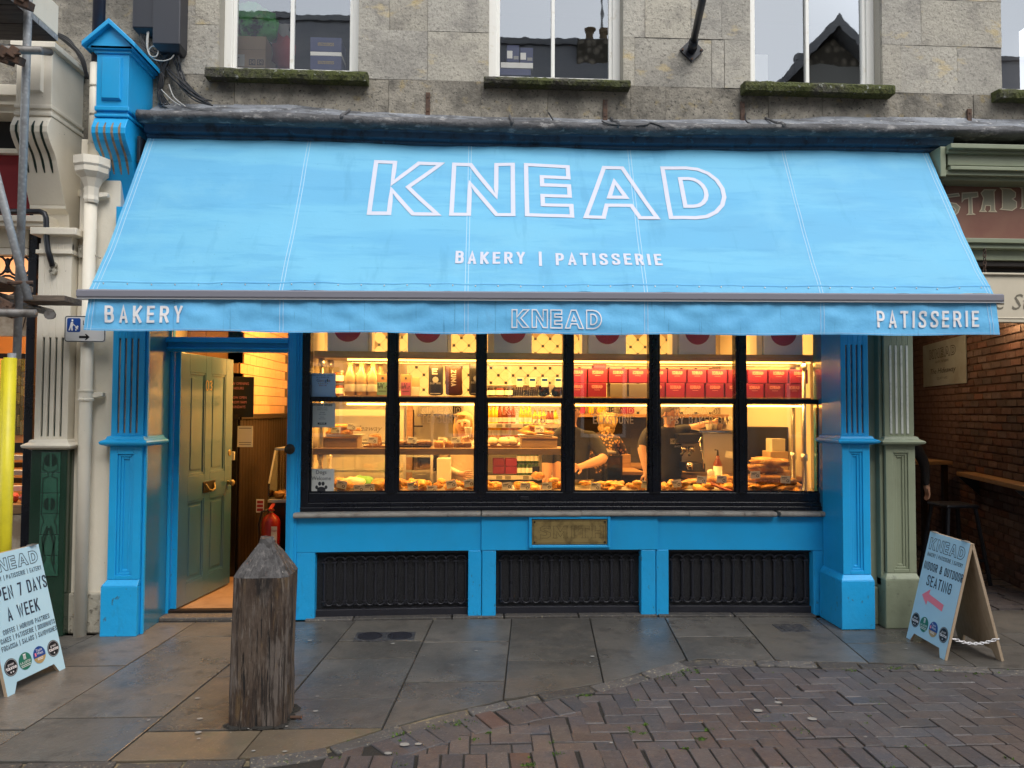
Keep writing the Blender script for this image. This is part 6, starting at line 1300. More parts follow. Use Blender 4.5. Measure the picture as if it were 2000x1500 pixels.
mb = MB(); mp = front((X(2000, 600, -.19), -.19, Z(2000, 605, -.19)), .002); btext(mb, 'The Stables', mp, .125, X(1963, 600, -.19)-X(2000, 600, -.19), 0, align='r', shear=.28, W=None) if False else None
btext(mb, 'The', mp, .125, X(1961, 600, -.19)-X(2000, 600, -.19), 0, align='r', shear=.28); btext(mb, 'Stables', mp, .125, X(1976, 600, -.19)-X(2000, 600, -.19), 0, align='l', shear=.28); mb.build('fascia_lettering', 'letter_taupe', fs, recalc=False)
for px, ya, yb_ in ((1843, 352, 425), (1923, 486, 534)):
    a, b = V(px, ya, -.17), V(px, yb_, -.17); mb = MB(); n = 9 if yb_-ya > 60 else 6
    for i in range(n):
        c = a.lerp(b, (i+.5)/n); s = Vector((1, 0, 0)) if i % 2 else Vector((0, 1, 0)); L_ = (b-a).length/n*.62; mb.tube([c+Vector((0, 0, L_*math.cos(k*1.0472)))+s*(.012*math.sin(k*1.0472)) for k in range(7)], .004, 5)
    mb.build('chain', 'rust', sta, smooth=True)
# brick passage
pas = T('brick_passage', 'dark red brick passage wall running back from the street', 'passage', (5.0, 2.0, 0))
w0 = Vector((4.72, .02, 0)); wd = Vector((.27, .963, 0)).normalized(); wn = Vector((-wd.y, wd.x, 0)); LW, HW = 4.6, 2.75
def wp(t, z, n=0.): return w0+wd*t+wn*n+Vector((0, 0, z))
mb = MB(); mb.hexa([wp(-.1, -.02, -.2), wp(LW, -.02, -.2), wp(LW, -.02, -.010), wp(-.1, -.02, -.010), wp(-.1, HW, -.2), wp(LW, HW, -.2), wp(LW, HW, -.010), wp(-.1, HW, -.010)]); bw = mb.build('brick_wall', 'brick_joint', pas)
random.seed(15); BL_, BH = .225, .075; BM = []
for k in range(4):
    m_ = MB(); j = lambda s=.004: random.uniform(-s, s); L2, H2 = (BL_-.012)/2, (BH-.012)/2
    m_.add([(-L2+j(), 0, -H2+j()), (L2+j(), 0, -H2+j()), (L2+j(), 0, H2+j()), (-L2+j(), 0, H2+j())]+[(-L2+j()+.005, -.014+j(), -H2+.004), (L2-.005+j(), -.014+j(), -H2+.004), (L2-.005+j(), -.014+j(), H2-.004), (-L2+.005+j(), -.014+j(), H2-.004)], [[4, 5, 6, 7], [0, 1, 5, 4], [1, 2, 6, 5], [2, 3, 7, 6], [3, 0, 4, 7]])
    o = m_.build('brick_source', 'brick'); BM.append(o.data); bpy.data.objects.remove(o)
ang = math.atan2(-wn.y, -wn.x)+H_   # local -y faces the passage
ang = math.atan2(wd.y, wd.x)+math.pi
bl_ = []
for r in range(int(HW/BH)):
    t = -.1+(BL_/2 if r % 2 else 0)
    while t < 3.9: bl_.append((t+BL_/2, (r+.5)*BH)); t += BL_
def vis2(p):
    d = p-CAM; z = d.dot(_f); u_ = 1000+FPX*d.dot(_r)/z; v_ = 750-FPX*d.dot(_u)/z; return 1780 < u_ < 2030 and 600 < v_ < 1175
nearb = [q for q in bl_ if vis2(wp(*q))]; nearb.sort(); rest = MB(); cnt = 0
for q in bl_:
    p = wp(q[0], q[1], -.008)
    if q in nearb[:300]:
        o = bpy.data.objects.new('brick', BM[cnt % 4]); COL.objects.link(o); o.location = p; o.rotation_euler = (random.gauss(0, .01), random.gauss(0, .01), ang); o.parent = bw; o.matrix_parent_inverse = Matrix.Identity(4); cnt += 1
    else: rest.obox(p+wn*.005, (BL_-.012, .016, BH-.012), (0, 0, ang))
o = rest.build('bricks', 'brick', bw); o['kind'] = 'stuff'
MB().box(3.4, 7.5, 4.6, 4.7, 0, 2.8).build('end_wall', 'dark_wall', pas); MB().box(3.15, 3.22, .16, 4.6, 0, 2.8).build('left_wall', 'brick', pas); MB().box(3.15, 7.5, -.10, 4.7, 2.76, 2.85).build('ceiling', 'dark_wall', pas)
MB().hexa([(4.7, -.08, 0), (6.4, -.08, 0), (6.4, .0, 0), (4.74, .0, 0), (4.7, -.08, 2.8), (6.4, -.08, 2.8), (6.4, .0, 2.8), (4.74, .0, 2.8)]).build('front_pier', 'brick', pas)
fl = struct(MB().box(3.0, 7.5, .13, 4.7, -.06, -.02).build('passage_floor', 'soil')); tag(fl, 'dark cobbled floor of the brick passage', 'floor')
mb = MB()
for r in range(34):
    y = .16+r*.13; x = 3.05+random.uniform(0, .1)
    while x < 6.4:
        l = random.uniform(.16, .26); mb.obox((x+l/2, y+.06, -.016+random.uniform(-.006, .006)), (l-.014, .114, .03), (random.gauss(0, .02), random.gauss(0, .02), 0)); x += l
o = mb.build('cobbles', 'paver', fl); o['kind'] = 'stuff'
# plate on the wall
def onwall(px, py):   # pixel on the brick face
    d = ray(px, py); t = (w0-CAM).dot(wn)/d.dot(wn); p = CAM+d*t; return (p-w0).dot(wd), p.z
(ta, za), (tb, zb), (tc, zc) = onwall(1806, 672), onwall(1890, 661), onwall(1850, 755)
ta, tb = onwall(1807, 710)[0], onwall(1891, 710)[0]; z1, z0 = onwall(1850, 664)[1], onwall(1850, 752)[1]
pl_ = T('wall_sign', 'dull metal bakery sign on the passage brick wall', 'sign', wp((ta+tb)/2, z0))
mb = MB(); mb.hexa([wp(ta, z0, .012), wp(tb, z0, .012), wp(tb, z0, .024), wp(ta, z0, .024), wp(ta, z1, .012), wp(tb, z1, .012), wp(tb, z1, .024), wp(ta, z1, .024)]); mb.build('sign_plate', 'tin_sign', pl_, bevel=.002)
L_ = abs(ta-tb); tl = max(ta, tb); mp = plane_map(wp(tl, z0, .0245), -wd, (0, 0, 1), .002); h_ = z1-z0; mb = MB()
knead(mb, mp, L_*.18, h_*.64, L_*.62, h_*.20, .008); word(mb, 'BAKERY | PATISSERIE', mp, h_*.05, W=L_*.34, align='c', x=L_*.5, y=h_*.52); btext(mb, 'The Hideaway', mp, h_*.12, L_*.5, h_*.28, W=L_*.6, shear=.3); word(mb, 'COURTYARD', mp, h_*.05, W=L_*.28, align='c', x=L_*.5, y=h_*.14); mb.build('sign_lettering', 'wood_dark', pl_, recalc=False)
(ta, za), (tb, zb) = onwall(1903, 927), onwall(2005, 942); z = (za+zb)/2
le = T('wall_ledge', 'narrow wooden drinks ledge on the passage brick wall', 'shelf', wp((ta+tb)/2, z)); mb = MB(); a, b = min(ta, tb)-.6, max(ta, tb); mb.hexa([wp(a, z-.03, .0), wp(b, z-.03, .0), wp(b, z-.03, .17), wp(a, z-.03, .17), wp(a, z+.012, .0), wp(b, z+.012, .0), wp(b, z+.012, .17), wp(a, z+.012, .17)]); mb.build('shelf_board', 'wood_light', le, bevel=.004)
for t_ in (a+.3, b-.15): mb = MB(); mb.hexa([wp(t_, z-.22, 0), wp(t_+.03, z-.22, 0), wp(t_+.03, z-.2, .02), wp(t_, z-.2, .02), wp(t_, z-.031, 0), wp(t_+.03, z-.031, 0), wp(t_+.03, z-.031, .2), wp(t_, z-.031, .2)]); mb.build('shelf_bracket', 'black_metal', le)
(ta, za) = onwall(1870, 908)
def stool(c, label):
    t = T('bar_stool', label, 'stool', c, 'black bar stools'); c = Vector(c)
    MB().box(c.x-.16, c.x+.16, c.y-.16, c.y+.16, .70, .735).build('seat', 'black_metal', t, bevel=.02)
    for a in (-1, 1):
        for b in (-1, 1): MB().tube([c+Vector((a*.21, b*.21, 0)), c+Vector((a*.13, b*.13, .70))], .019, 6).build('leg', 'black_metal', t)
    mb = MB(); q = .185
    for (a, b), (d, e) in (((-q, -q), (q, -q)), ((q, -q), (q, q)), ((q, q), (-q, q)), ((-q, q), (-q, -q))): mb.tube([c+Vector((a, b, .22)), c+Vector((d, e, .22))], .010, 6)
    mb.build('foot_rail', 'black_metal', t); return t
stool((4.55, 1.15, 0), 'black metal bar stool with splayed legs in the dark passage')
tb_ = T('passage_table', 'small dark table with a wooden top in the passage', 'table', (5.0, 2.5, 0)); MB().box(4.72, 5.25, 2.2, 2.7, 1.02, 1.06).build('tabletop', 'wood_light', tb_, bevel=.004)
for x in (4.78, 5.19):
    for y in (2.26, 2.64): MB().box(x-.025, x+.025, y-.025, y+.025, 0, 1.02).build('leg', 'wood_dark', tb_)
lp = wp(.75, 2.5, .10); wl = T('passage_lamp', 'small warm lamp high on the passage brick wall', 'lamp', lp); MB().lathe([(.05, -.05), (.07, .0), (.05, .05), (.001, .06)], lp, 12).build('shade', 'lamp_disc', wl, smooth=True); MB().lathe([(.055, .06), (.055, .08), (.001, .085)], lp, 12).build('lamp_cap', 'black_metal', wl)
ll = bpy.data.lights.new('passage_lamp_and_fill', 'POINT'); ll.energy = 4; ll.color = (1, .62, .32); ll.shadow_soft_size = .08; o = bpy.data.objects.new('passage_lamp_and_fill', ll); COL.objects.link(o); o.location = lp+wn*.14
l2 = ll.copy(); l2.energy = 7; o = bpy.data.objects.new('passage_lamp_and_fill', l2); COL.objects.link(o); o.location = wp(2.0, 2.45, 1.0)  # second light added to brighten the deeper part of the passage
mb = MB(); mb.lathe([(.001, .3), (.01, .29), (.05, .08), (.09, .0), (.001, .01)], (0, 0, 0), 12); solo(mb, 'passage_fill_lamp', 'lamp_disc', 'small added fill lamp under the passage ceiling', 'lamp', wp(2.0, 2.47, 1.0), local=True)  # lamp body added for the fill light, no such lamp known here

# ================================================================ across the street (seen mirrored in the upstairs glass)
def house(name, label, x0, x1, yf, ze, zr, depth, wallm, roofm, gable=False):
    t = T(name, label, 'house', ((x0+x1)/2, yf, 0)); y1 = yf-depth; ym = (yf+y1)/2
    MB().box(x0, x1, y1, yf, 0, ze).build('wall', wallm, t)
    if not gable:
        mb = MB(); mb.prism([(yf+.3, ze-.1), (ym, zr), (y1-.3, ze-.1), (ym, zr-.25)], 'x', x0-.05, x1+.05, 1); mb.build('roof', roofm, t)
        mb = MB(); mb.box(x0-.05, x1+.05, ym-.12, ym+.12, zr-.06, zr+.10, 20); mb.build('ridge', roofm, t)
    else:
        xm = (x0+x1)/2; MB().prism([(x0, ze), (x1, ze), (xm, zr-.15)], 'y', y1, yf).build('gable_wall', 'rubble', t)
        mb = MB(); mb.prism([(x0-.35, ze-.4), (xm, zr), (x1+.35, ze-.4), (x1+.35, ze-.15), (xm, zr+.25), (x0-.35, ze-.15)], 'y', y1, yf+.35); mb.build('roof', roofm, t)
    k = 0
    for zz_ in (1.0, 4.0):
        x = x0+.7
        while x < x1-1.3:
            f = MB().box(x, x+1.0, yf, yf+.05, zz_, zz_+1.6).build('window', 'white_paint', t); MB().box(x+.07, x+.93, yf+.04, yf+.056, zz_+.08, zz_+1.52).build('pane', 'dark_glass', f); x += 2.1
    return t
YO = -10.5
za = RF(600, 22, YO-3).z; zb_ = RF(1085, 72, YO-3).z; xr = RF(1215, 72, YO-3).x
xm1 = RF(880, 50, YO-3).x
house('terrace_house', 'slate roofed stone house across the street mirrored in the first window', -14, xm1, YO, 6.2, RF(640, 24, YO-3).z, 6, 'render_grey', 'roof_slate')
house('terrace_house', 'slate roofed stone house across the street mirrored in the second window', xm1+.02, xr+1.2, YO, 5.8, RF(1085, 72, YO-3).z, 6, 'render_grey', 'roof_slate')
c1, c2 = RF(1100, 80, YO-3), RF(1205, 80, YO-3)
ch = T('chimney_stack', 'stone chimney stack with three clay pots mirrored in the second window', 'chimney', ((c1.x+c2.x)/2, YO-3, c1.z-.6)); MB().box(c1.x, c2.x, YO-3.4, YO-2.6, c1.z-1.2, c1.z+.05).build('stack', 'rubble', ch)
for px, pt, kind in ((1127, 40, 0), (1155, 44, 1), (1184, 26, 2)):
    p, q = RF(px, 82, YO-3), RF(px, pt, YO-3); h = q.z-p.z; r = abs(RF(px+9.5, 80, YO-3).x-p.x)
    mb = MB(); mb.lathe([(r*1.05, 0), (r*.9, h*.2), (r*.85, h*.7), (r*1.05, h*.74), (r*1.0, h*.8)]+([(r*1.25, h*.84), (r*1.25, h*.94), (r*.3, h)] if kind == 0 else [(r*.95, h)] if kind == 1 else [(r*1.2, h*.82), (r*.9, h*.86), (r*1.2, h*.9), (r*.8, h*.97), (r*.2, h)]), (p.x, YO-3, p.z), 14)
    o = mb.build('chimney_pot', 'chimney_clay', ch)
p = RF(1150, 80, YO-3.2); q = RF(1152, -20, YO-3.2); MB().tube([p, q], .035, 6).build('aerial_mast', 'galv', ch)
ga, gl, gr = RF(1640, 62, YO), RF(1545, 125, YO), RF(1680, 110, YO); hw = (RF(1690, 62, YO).x-RF(1575, 62, YO).x)/2*1.15
house('gable_house', 'stone house with a pointed gable mirrored in the third window', ga.x-hw, ga.x+hw, YO+.4, RF(1640, 125, YO).z, ga.z, 6, 'render_grey', 'roof_slate', True)
house('terrace_house', 'slate roofed house across the street left of the gabled one', xr+1.3, ga.x-hw-.02, YO-.5, RF(1520, 150, YO).z, RF(1520, 120, YO-3).z, 6, 'render_grey', 'roof_slate')
house('terrace_house', 'slate roofed house across the street right of the gabled one', ga.x+hw+.02, 22, YO-.5, 6.0, RF(1990, 92, YO-3).z, 6, 'render_grey', 'roof_slate')
# ================================================================ inside the bakery
rm = T('bakery_interior', 'warm tiled room behind the bakery window', 'room', (.5, 2.5, 0))
XLi, XRi, YB, ZC = -2.22, 3.02, 3.3, 2.95
MB().box(-2.74, XRi+.2, .14, YB+.2, -.02, .05).build('floor', 'floor_in', rm)
MB().box(-2.74, XRi+.2, .14, YB+.2, ZC, ZC+.05).build('ceiling', 'plaster_in', rm)
MB().box(-2.6, 3.2, .07, .14, 2.66, ZC).build('front_header', 'plaster_in', rm)
bwal = MB().box(-1.25, XRi+.1, YB, YB+.1, .05, ZC).build('back_wall', 'grout', rm)
MB().box(XRi, XRi+.1, .16, YB, .05, ZC).build('right_wall', 'plaster_in', rm)
MB().box(XLi-.1, -1.2505, YB, YB+.1, .05, ZC).build('rear_wall', 'plaster_in', rm)
lw = MB().box(XLi-.1, XLi, 1.30, YB+.2, .05, ZC).build('left_wall', 'grout_dark', rm)
fw = MB().box(-2.74, XLi, 1.30, 1.40, .05, ZC).build('door_wall', 'grout_dark', rm)
MB().box(-2.745, -2.70, .14, 1.3, .05, ZC).build('lobby_wall', 'plaster_in', rm); MB().box(-2.74, -2.38, .135, .16, .0, ZC).build('lobby_front', 'plaster_in', rm)
MB().box(wx[0]+.03, wx[0]+.06, .145, .62, .05, 2.66).build('display_side_wall', 'plaster_in', rm)
# octagon tiles with small dark insets on the back wall
random.seed(6); TP = .128; tm = MB(); c_ = TP*.17; h = TP/2-.0015
oc = [(-h, -h+c_), (-h+c_, -h), (h-c_, -h), (h, -h+c_), (h, h-c_), (h-c_, h), (-h+c_, h), (-h, h-c_)]
tm.add([(a, -.006, b) for a, b in oc]+[(a, .0, b) for a, b in oc], [list(range(8))]+[[j, (j+1) % 8, 8+(j+1) % 8, 8+j] for j in range(8)]); o = tm.build('tile_source', 'tile_white'); TM = o.data; bpy.data.objects.remove(o)
tm = MB(); d = c_*.93; tm.add([(-d, -.0065, 0), (0, -.0065, -d), (d, -.0065, 0), (0, -.0065, d), (-d, 0, 0), (0, 0, -d), (d, 0, 0), (0, 0, d)], [[0, 1, 2, 3]]+[[j, (j+1) % 4, 4+(j+1) % 4, 4+j] for j in range(4)]); o = tm.build('inset_source', 'tile_black'); TI = o.data; bpy.data.objects.remove(o)
z0t = 1.52; nx = int((XRi+1.2)/TP); nz = int((2.55-z0t)/TP)
q = TP/math.sqrt(2)
def wt(me, nm, i, j):
    x, z = -1.18+i*q, z0t+.05+j*q
    if not (-1.2 < x < XRi-.05 and z0t < z < 2.50): return
    o = bpy.data.objects.new(nm, me); COL.objects.link(o); o.location = (x, YB-.0005, z); o.rotation_euler = (0, R(45), 0); o.parent = bwal; o.matrix_parent_inverse = Matrix.Identity(4)
for i in range(48):      # laid on the diagonal, so the dark insets stand as small upright squares
    for j in range(12):
        if (i+j) % 2 == 0: wt(TM, 'wall_tile', i, j)
        elif (i+j) % 2: wt(TI, 'tile_inset', i, j)
# dark lower tiling and back shelf on the right
xk = X(1105, 800, 2.6)
ds = MB().box(xk, XRi, YB-.03, YB-.007, .05, z0t+.002).build('splashback', 'black_in', rm)
MBm = MB(); MBm.box(-.12, .12, -.008, 0, -.055, .055); o = MBm.build('slate_source', 'slate_tile'); SMs = o.data; bpy.data.objects.remove(o)
for r in range(5):
    for k in range(10):
        x = xk+.14+k*.245+(.12 if r % 2 else 0)
        if x < XRi-.13: o = bpy.data.objects.new('splash_tile', SMs); COL.objects.link(o); o.location = (x, YB-.031, .98+r*.115); o.parent = ds; o.matrix_parent_inverse = Matrix.Identity(4)
bs = T('back_shelf', 'pale wooden shelf along the back wall above the dark tiles', 'shelf', (1.9, YB-.2, z0t)); MB().box(xk, XRi, YB-.32, YB-.04, z0t-.0, z0t+.04).build('shelf_board', 'wood_light', bs, bevel=.004)
# entrance walls: white brick tiles with painted-in amber light above a black panelled dado
random.seed(16); ZD = 1.50
mbx = MB(); mbx.box(-.099, .099, -.012, 0, -.046, .046); o = mbx.build('tile_source', 'tile_amber_lit'); TPm = o.data; bpy.data.objects.remove(o)
for r in range(15):
    z = ZD+.09+r*.0975
    if z > ZC-.05: break
    for k in range(4):
        x = XLi-.105-k*.203-(.1 if r % 2 else 0)
        if x-.1 > -2.95: o = bpy.data.objects.new('wall_tile', TPm); COL.objects.link(o); o.location = (x, 1.301, z); o.parent = fw; o.matrix_parent_inverse = Matrix.Identity(4)
    for k in range(8):
        y = 1.30+.105+k*.203+(.1 if r % 2 else 0); o = bpy.data.objects.new('wall_tile', TPm); COL.objects.link(o); o.location = (XLi-.001, y, z); o.rotation_euler = (0, 0, H_); o.parent = lw; o.matrix_parent_inverse = Matrix.Identity(4)
MB().box(-2.95, XLi-.0, 1.275, 1.30, .05, ZD).build('dado', 'black_in', fw); MB().box(-2.95, XLi+.02, 1.255, 1.299, ZD, ZD+.045).build('dado_rail', 'black_in', fw, bevel=.006)
for k in range(18): MB().box(XLi, XLi+.018, 1.31+k*.095, 1.31+k*.095+.09, .05, ZD-.001).build('dado_board', 'wood_dark', lw, bevel=.004)
MB().box(XLi, XLi+.04, 1.275, 3.1, ZD, ZD+.05).build('dado_rail', 'wood_dark', lw, bevel=.006)
# ceiling lamps (the warm light of the shop)
def alight(name, loc, e, sx, sy, col=(1, .49, .10)):
    l = bpy.data.lights.new(name, 'AREA'); l.shape = 'RECTANGLE'; l.size = sx; l.size_y = sy; l.energy = e; l.color = col; o = bpy.data.objects.new(name, l); COL.objects.link(o); o.location = loc; return o
for i, (x, y, lab) in enumerate(((-1.2, 1.6, 'round glowing ceiling lamp over the left of the bakery'), (.4, 1.7, 'round glowing ceiling lamp over the middle of the bakery'), (2.0, 1.7, 'round glowing ceiling lamp over the right of the bakery'))):
    mb = MB(); mb.lathe([(.001, .0), (.14, .0), (.16, .02), (.16, .04), (.001, .04)], (0, 0, 0), 18); solo(mb, 'ceiling_lamp', 'lamp_disc', lab, 'lamp', (x, y, ZC-.045), local=True); alight('ceiling_lamp_light', (x, y, ZC-.05), 44, .9, .9)
mb = MB(); mb.lathe([(.001, .0), (.10, .0), (.11, .02), (.001, .03)], (0, 0, 0), 16); solo(mb, 'ceiling_lamp', 'lamp_disc', 'small glowing ceiling lamp inside the bakery door', 'lamp', (-1.8, 1.75, ZC-.035), local=True); alight('ceiling_lamp_light', (-1.75, 1.75, ZC-.05), 9, .4, .4, (1, .52, .18))
# display shelving right behind the glass
shf = T('display_shelving', 'wooden display shelves with strip lights behind the shop window', 'shelving', (.7, .3, .9))
YS0, YS1 = .17, .50
zU, zM, zL = Z(1000, 688, YS0), Z(1000, 774, YS0), Z(800, 876, YS0)
xs0_, xs1_ = wx[0]+.07, wx[-1]-.09
MB().box(xs0_, X(1600, 690, YS0), YS0, YS1, zU-.055, zU, 14).build('shelf', 'wood_shelf', shf, bend=True, bevel=.003)
MB().box(xs0_, xs1_, YS0, YS1, zM-.03, zM, 14).build('shelf', 'wood_shelf', shf, bend=True, bevel=.003)
MB().box(xs0_, X(1108, 880, YS0), YS0, YS1, zL-.052, zL, 10).build('shelf', 'wood_shelf', shf, bend=True, bevel=.003)
zD = zg0-.005
MB().box(xs0_-.05, xs1_+.05, .13, .62, zD-.05, zD, 14).build('display_deck', 'steel', shf, bend=True, bevel=.003)
MB().box(xs0_-.05, xs1_+.05, .56, .62, .05, zD-.051, 14).build('deck_front', 'black_in', shf, bend=True)
for px, y in ((629, YS0+.06), (646, YS1-.04), (1568, YS0+.06), (1547, YS1-.03)):
    x = X(px, 730, y+.02); b = bow(x); mb = MB(); mb.tube([(x, y+b, zD), (x, y+b, zU-.056)], .019, 10)
    mb.build('shelf_post', 'steel', shf, smooth=True); mb = MB()
    for z in (zL-.10, zU-.12): mb.tube([(x, y+b, z), (x, y+b, z+.06)], .028, 10)
    mb.build('post_collar', 'steel', shf, smooth=True)
for z, x1 in ((zU-.0555, X(1600, 690, YS0)), (zM-.0305, xs1_)):
    MB().box(xs0_+.25, x1-.05, YS0+.05, YS0+.068, z-.014-(.03 if z < 1.9 else 0), z-(.03 if z < 1.9 else 0), 14).build('light_strip', 'strip_light', shf, bend=True)
    mb = MB(); n = 14; mb.tube([(xs0_+.2+(x1-xs0_-.25)*i/n, YS0+.11+bow(xs0_+.2+(x1-xs0_-.25)*i/n), z-.03) for i in range(n+1)], .010, 8); mb.build('rail_tube', 'steel', shf, smooth=True)
    l = alight('shelf_strip_light', ((xs0_+x1)/2, YS0+.03, z-.02), 14, 3.9, .04); l.rotation_euler = (R(28), 0, 0)
l = alight('deck_fill_light', (-.2, YS0+.1, zL-.056), 9, 2.0, .05); l.rotation_euler = (R(28), 0, 0)  # fill light added under the lower shelf, where no strip is known
# ---- helpers for goods; all heights by shelf, positions along the shelf by x
def gx(px, y, py=800): return X(px, py, y)
def at(px, y, z, py=800): x = gx(px, y, py); return Vector((x, y+bow(x), z))
BAY = ['first', 'second', 'third', 'fourth', 'fifth', 'sixth']
# pale blue boxes with a burgundy disc on the top shelf
for i, (a, b) in enumerate(((638, 717), (795, 873), (965, 1040), (1152, 1226), (1330, 1402), (1494, 1570))):
    y = YS0+.03; x0, x1 = gx(a, y, 690), gx(b, y, 690); w_ = x1-x0; bb = bow((x0+x1)/2); t = T('gift_box', 'pale blue box with a burgundy disc on the top shelf, %s window bay' % BAY[i], 'box', ((x0+x1)/2, y+bb+.1, zU), 'pale blue boxes with burgundy discs')
    MB().box(x0, x1, y+bb, y+bb+.20, zU+.001, zU+.36).build('box', 'box_blue', t, bevel=.003); mp = front((x0, y+bb, zU), .002)
    mb = MB(); mb.disc(mp, w_/2, .185, w_*.34, 30); mb.build('disc', 'burgundy', t, recalc=False); mb = MB(); knead(mb, lambda u, v, k=0: mp(u, v, 2+k), w_*.30, .195, w_*.40, .045, .003); word(mb, 'BAKERY PATISSERIE', lambda u, v, k=0: mp(u, v, 2+k), .012, W=w_*.34, align='c', x=w_/2, y=.165); mb.build('box_print', 'pink_ink', t, recalc=False)
    MB().box(x1+.004 if i in (0, 1) else x0-.05, x1+.03 if i in (0, 1) else x0-.004, y+bb+.03, y+bb+.19, zU+.001, zU+.34).build('box_insert', 'card', t, bevel=.002)
# red boxes on the middle shelf
HB = .118
def redrow(name_mt, edges, z, h, row, bays, mt='red_box', pr=True):
    for k, (a, b) in enumerate(edges):
        y = YS0+.05; x0, x1 = gx(a, y, 760)+.003, gx(b, y, 760)-.003; bb = bow((x0+x1)/2); c = Vector(((x0+x1)/2, y+bb+.08, z))
        lab = '%s box, %s row of the middle shelf, %s' % ('red' if mt == 'red_box' else 'grey', row, bays[k]); t = T('cake_box', lab, 'box', c, 'red cake boxes stacked on the middle shelf' if mt == 'red_box' else 'grey boxes on the middle shelf', rz=random.gauss(0, .012))
        MB().box(x0, x1, y+bb, y+bb+.16, z+.001, z+h-.002).build('box', mt, t, bevel=.003)
        if pr and x1-x0 > .1:
            mp = front(((x0+x1)/2, y+bb, z), .002); mb = MB(); w_ = x1-x0; knead(mb, mp, -w_*.28, h*.62, w_*.56, h*.20, .0028); mb.rect(mp, -w_*.16, w_*.16, h*.48, h*.51); mb.build('box_print', 'pink_ink', t, recalc=False)
random.seed(5)
ordn = ['first', 'second', 'third', 'fourth', 'fifth', 'sixth']
bl = lambda bay, n, cut=None: ['number %s from the left in the %s bay' % (w_, bay) for w_ in ('one two three four five six'.split())[:n]]
bl = lambda bay, n: [('leftmost' if k == 0 else 'rightmost' if k == n-1 else ordn[k]+' from left')+' in the %s bay' % bay for k in range(n)]
redrow(0, [(1112, 1149), (1151, 1190), (1192, 1229), (1231, 1268)], zM+HB, HB, 'top', bl('fourth', 4)); redrow(0, [(1110, 1149), (1150, 1188)], zM, HB, 'bottom', bl('fourth', 2)); redrow(0, [(1194, 1229), (1231, 1269)], zM, HB-.005, 'bottom', bl('fourth', 2), 'grey_box', False)
redrow(0, [(1271, 1307), (1308, 1345), (1347, 1384), (1386, 1424), (1426, 1462)], zM+HB, HB, 'top', bl('fifth', 5)); redrow(0, [(1271, 1303), (1304, 1342), (1343, 1380), (1382, 1418), (1420, 1456)], zM, HB, 'bottom', bl('fifth', 5))
redrow(0, [(1464, 1502), (1504, 1542), (1544, 1580)], zM+HB, HB, 'top', bl('sixth', 3)); redrow(0, [(1458, 1495), (1497, 1534), (1535, 1571)], zM, HB, 'bottom', bl('sixth', 3))
y = YS0+.06; x0, x1 = gx(1163, y), gx(1187, y); solo(MB().box(x0, x1, y+bow(x0), y+.13+bow(x0), zM+2*HB, zM+2*HB+.035), 'cake_box', 'red_box', 'small red box lying on top of the red boxes in the fourth bay', 'box', (x0, y+.1, zM+2*HB), bevel=.003)
# bottles, jars, cartons and bags, left two bays
def bottle(mtb, mtl, r, h, neck, prof=None):
    t = T('bottle', 'x', 'bottle'); f = h
    MB().lathe(prof or [(.001, 0), (r, .004), (r*1.02, f*.5), (r*.9, f*.6), (neck, f*.82), (neck, f*.95), (neck*1.15, f*.955), (neck*1.15, f), (.001, f)], (0, 0, 0), 14).build('bottle_body', mtb, t, smooth=True)
    MB().lathe([(r*1.03, f*.12), (r*1.035, f*.13), (r*1.035, f*.33), (r*1.03, f*.34)], (0, 0, 0), 14).build('bottle_label', mtl, t, smooth=True)
    MB().lathe([(neck*1.2, f*.965), (neck*1.22, f*.97), (neck*1.22, f*1.0), (.001, f*1.005)], (0, 0, 0), 12).build('bottle_cap', 'wood_light', t, smooth=True)
    return t
mk = bottle('milk', 'card', .047, .265, .020, [(.001, 0), (.045, .004), (.047, .12), (.045, .15), (.026, .205), (.019, .23), (.019, .252), (.023, .254), (.023, .265), (.001, .265)])
mk['label'] = 'left of three dessert mix bottles on the middle shelf, first bay'; mk['group'] = 'dessert mix bottles'; mk['category'] = 'bottle'
mk.location = at(683, YS0+.08, zM, 750)
dup(mk, at(705, YS0+.08, zM, 750), 'middle of three dessert mix bottles on the middle shelf, first bay'); dup(mk, at(727, YS0+.08, zM, 750), 'right of three dessert mix bottles on the middle shelf, first bay')
for i, px in enumerate((697, 719, 741)): dup(mk, at(px, YS0+.19, zM, 750), '%s of the dessert mix bottles in the back row, first bay' % ('left', 'middle', 'right')[i])
def jar(label, px, z, mt, h=.085, r=.036, y=YS0+.08, group='preserve jars on the middle shelf', py=760):
    c = at(px, y, z, py); t = T('jar', label, 'jar', c, group); MB().lathe([(.001, 0), (r, .003), (r, h*.78), (r*.9, h*.82), (.001, h*.82)], c, 14).build('jar_glass', mt, t, smooth=True); MB().lathe([(r*.98, h*.82), (r, h*.84), (r, h), (.001, h)], c, 14).build('jar_lid', 'steel', t); MB().lathe([(r*1.02, h*.15), (r*1.02, h*.6)], c, 14).build('jar_label', 'card', t, recalc=False, smooth=True)
jar('lower orange jar of the stack beside the bottles', 661, zM, 'jam_orange', .10, .04); jar('upper orange jar of the stack beside the bottles', 661, zM+.101, 'jam_orange', .10, .04)
jar('dark jar at the left end of the third bay', 960, zM, 'jam_dark'); jar('red jar between two dark jars in the third bay', 977, zM, 'jam_red'); jar('dark red jar beside the clear packets in the third bay', 994, zM, 'jam_dark')
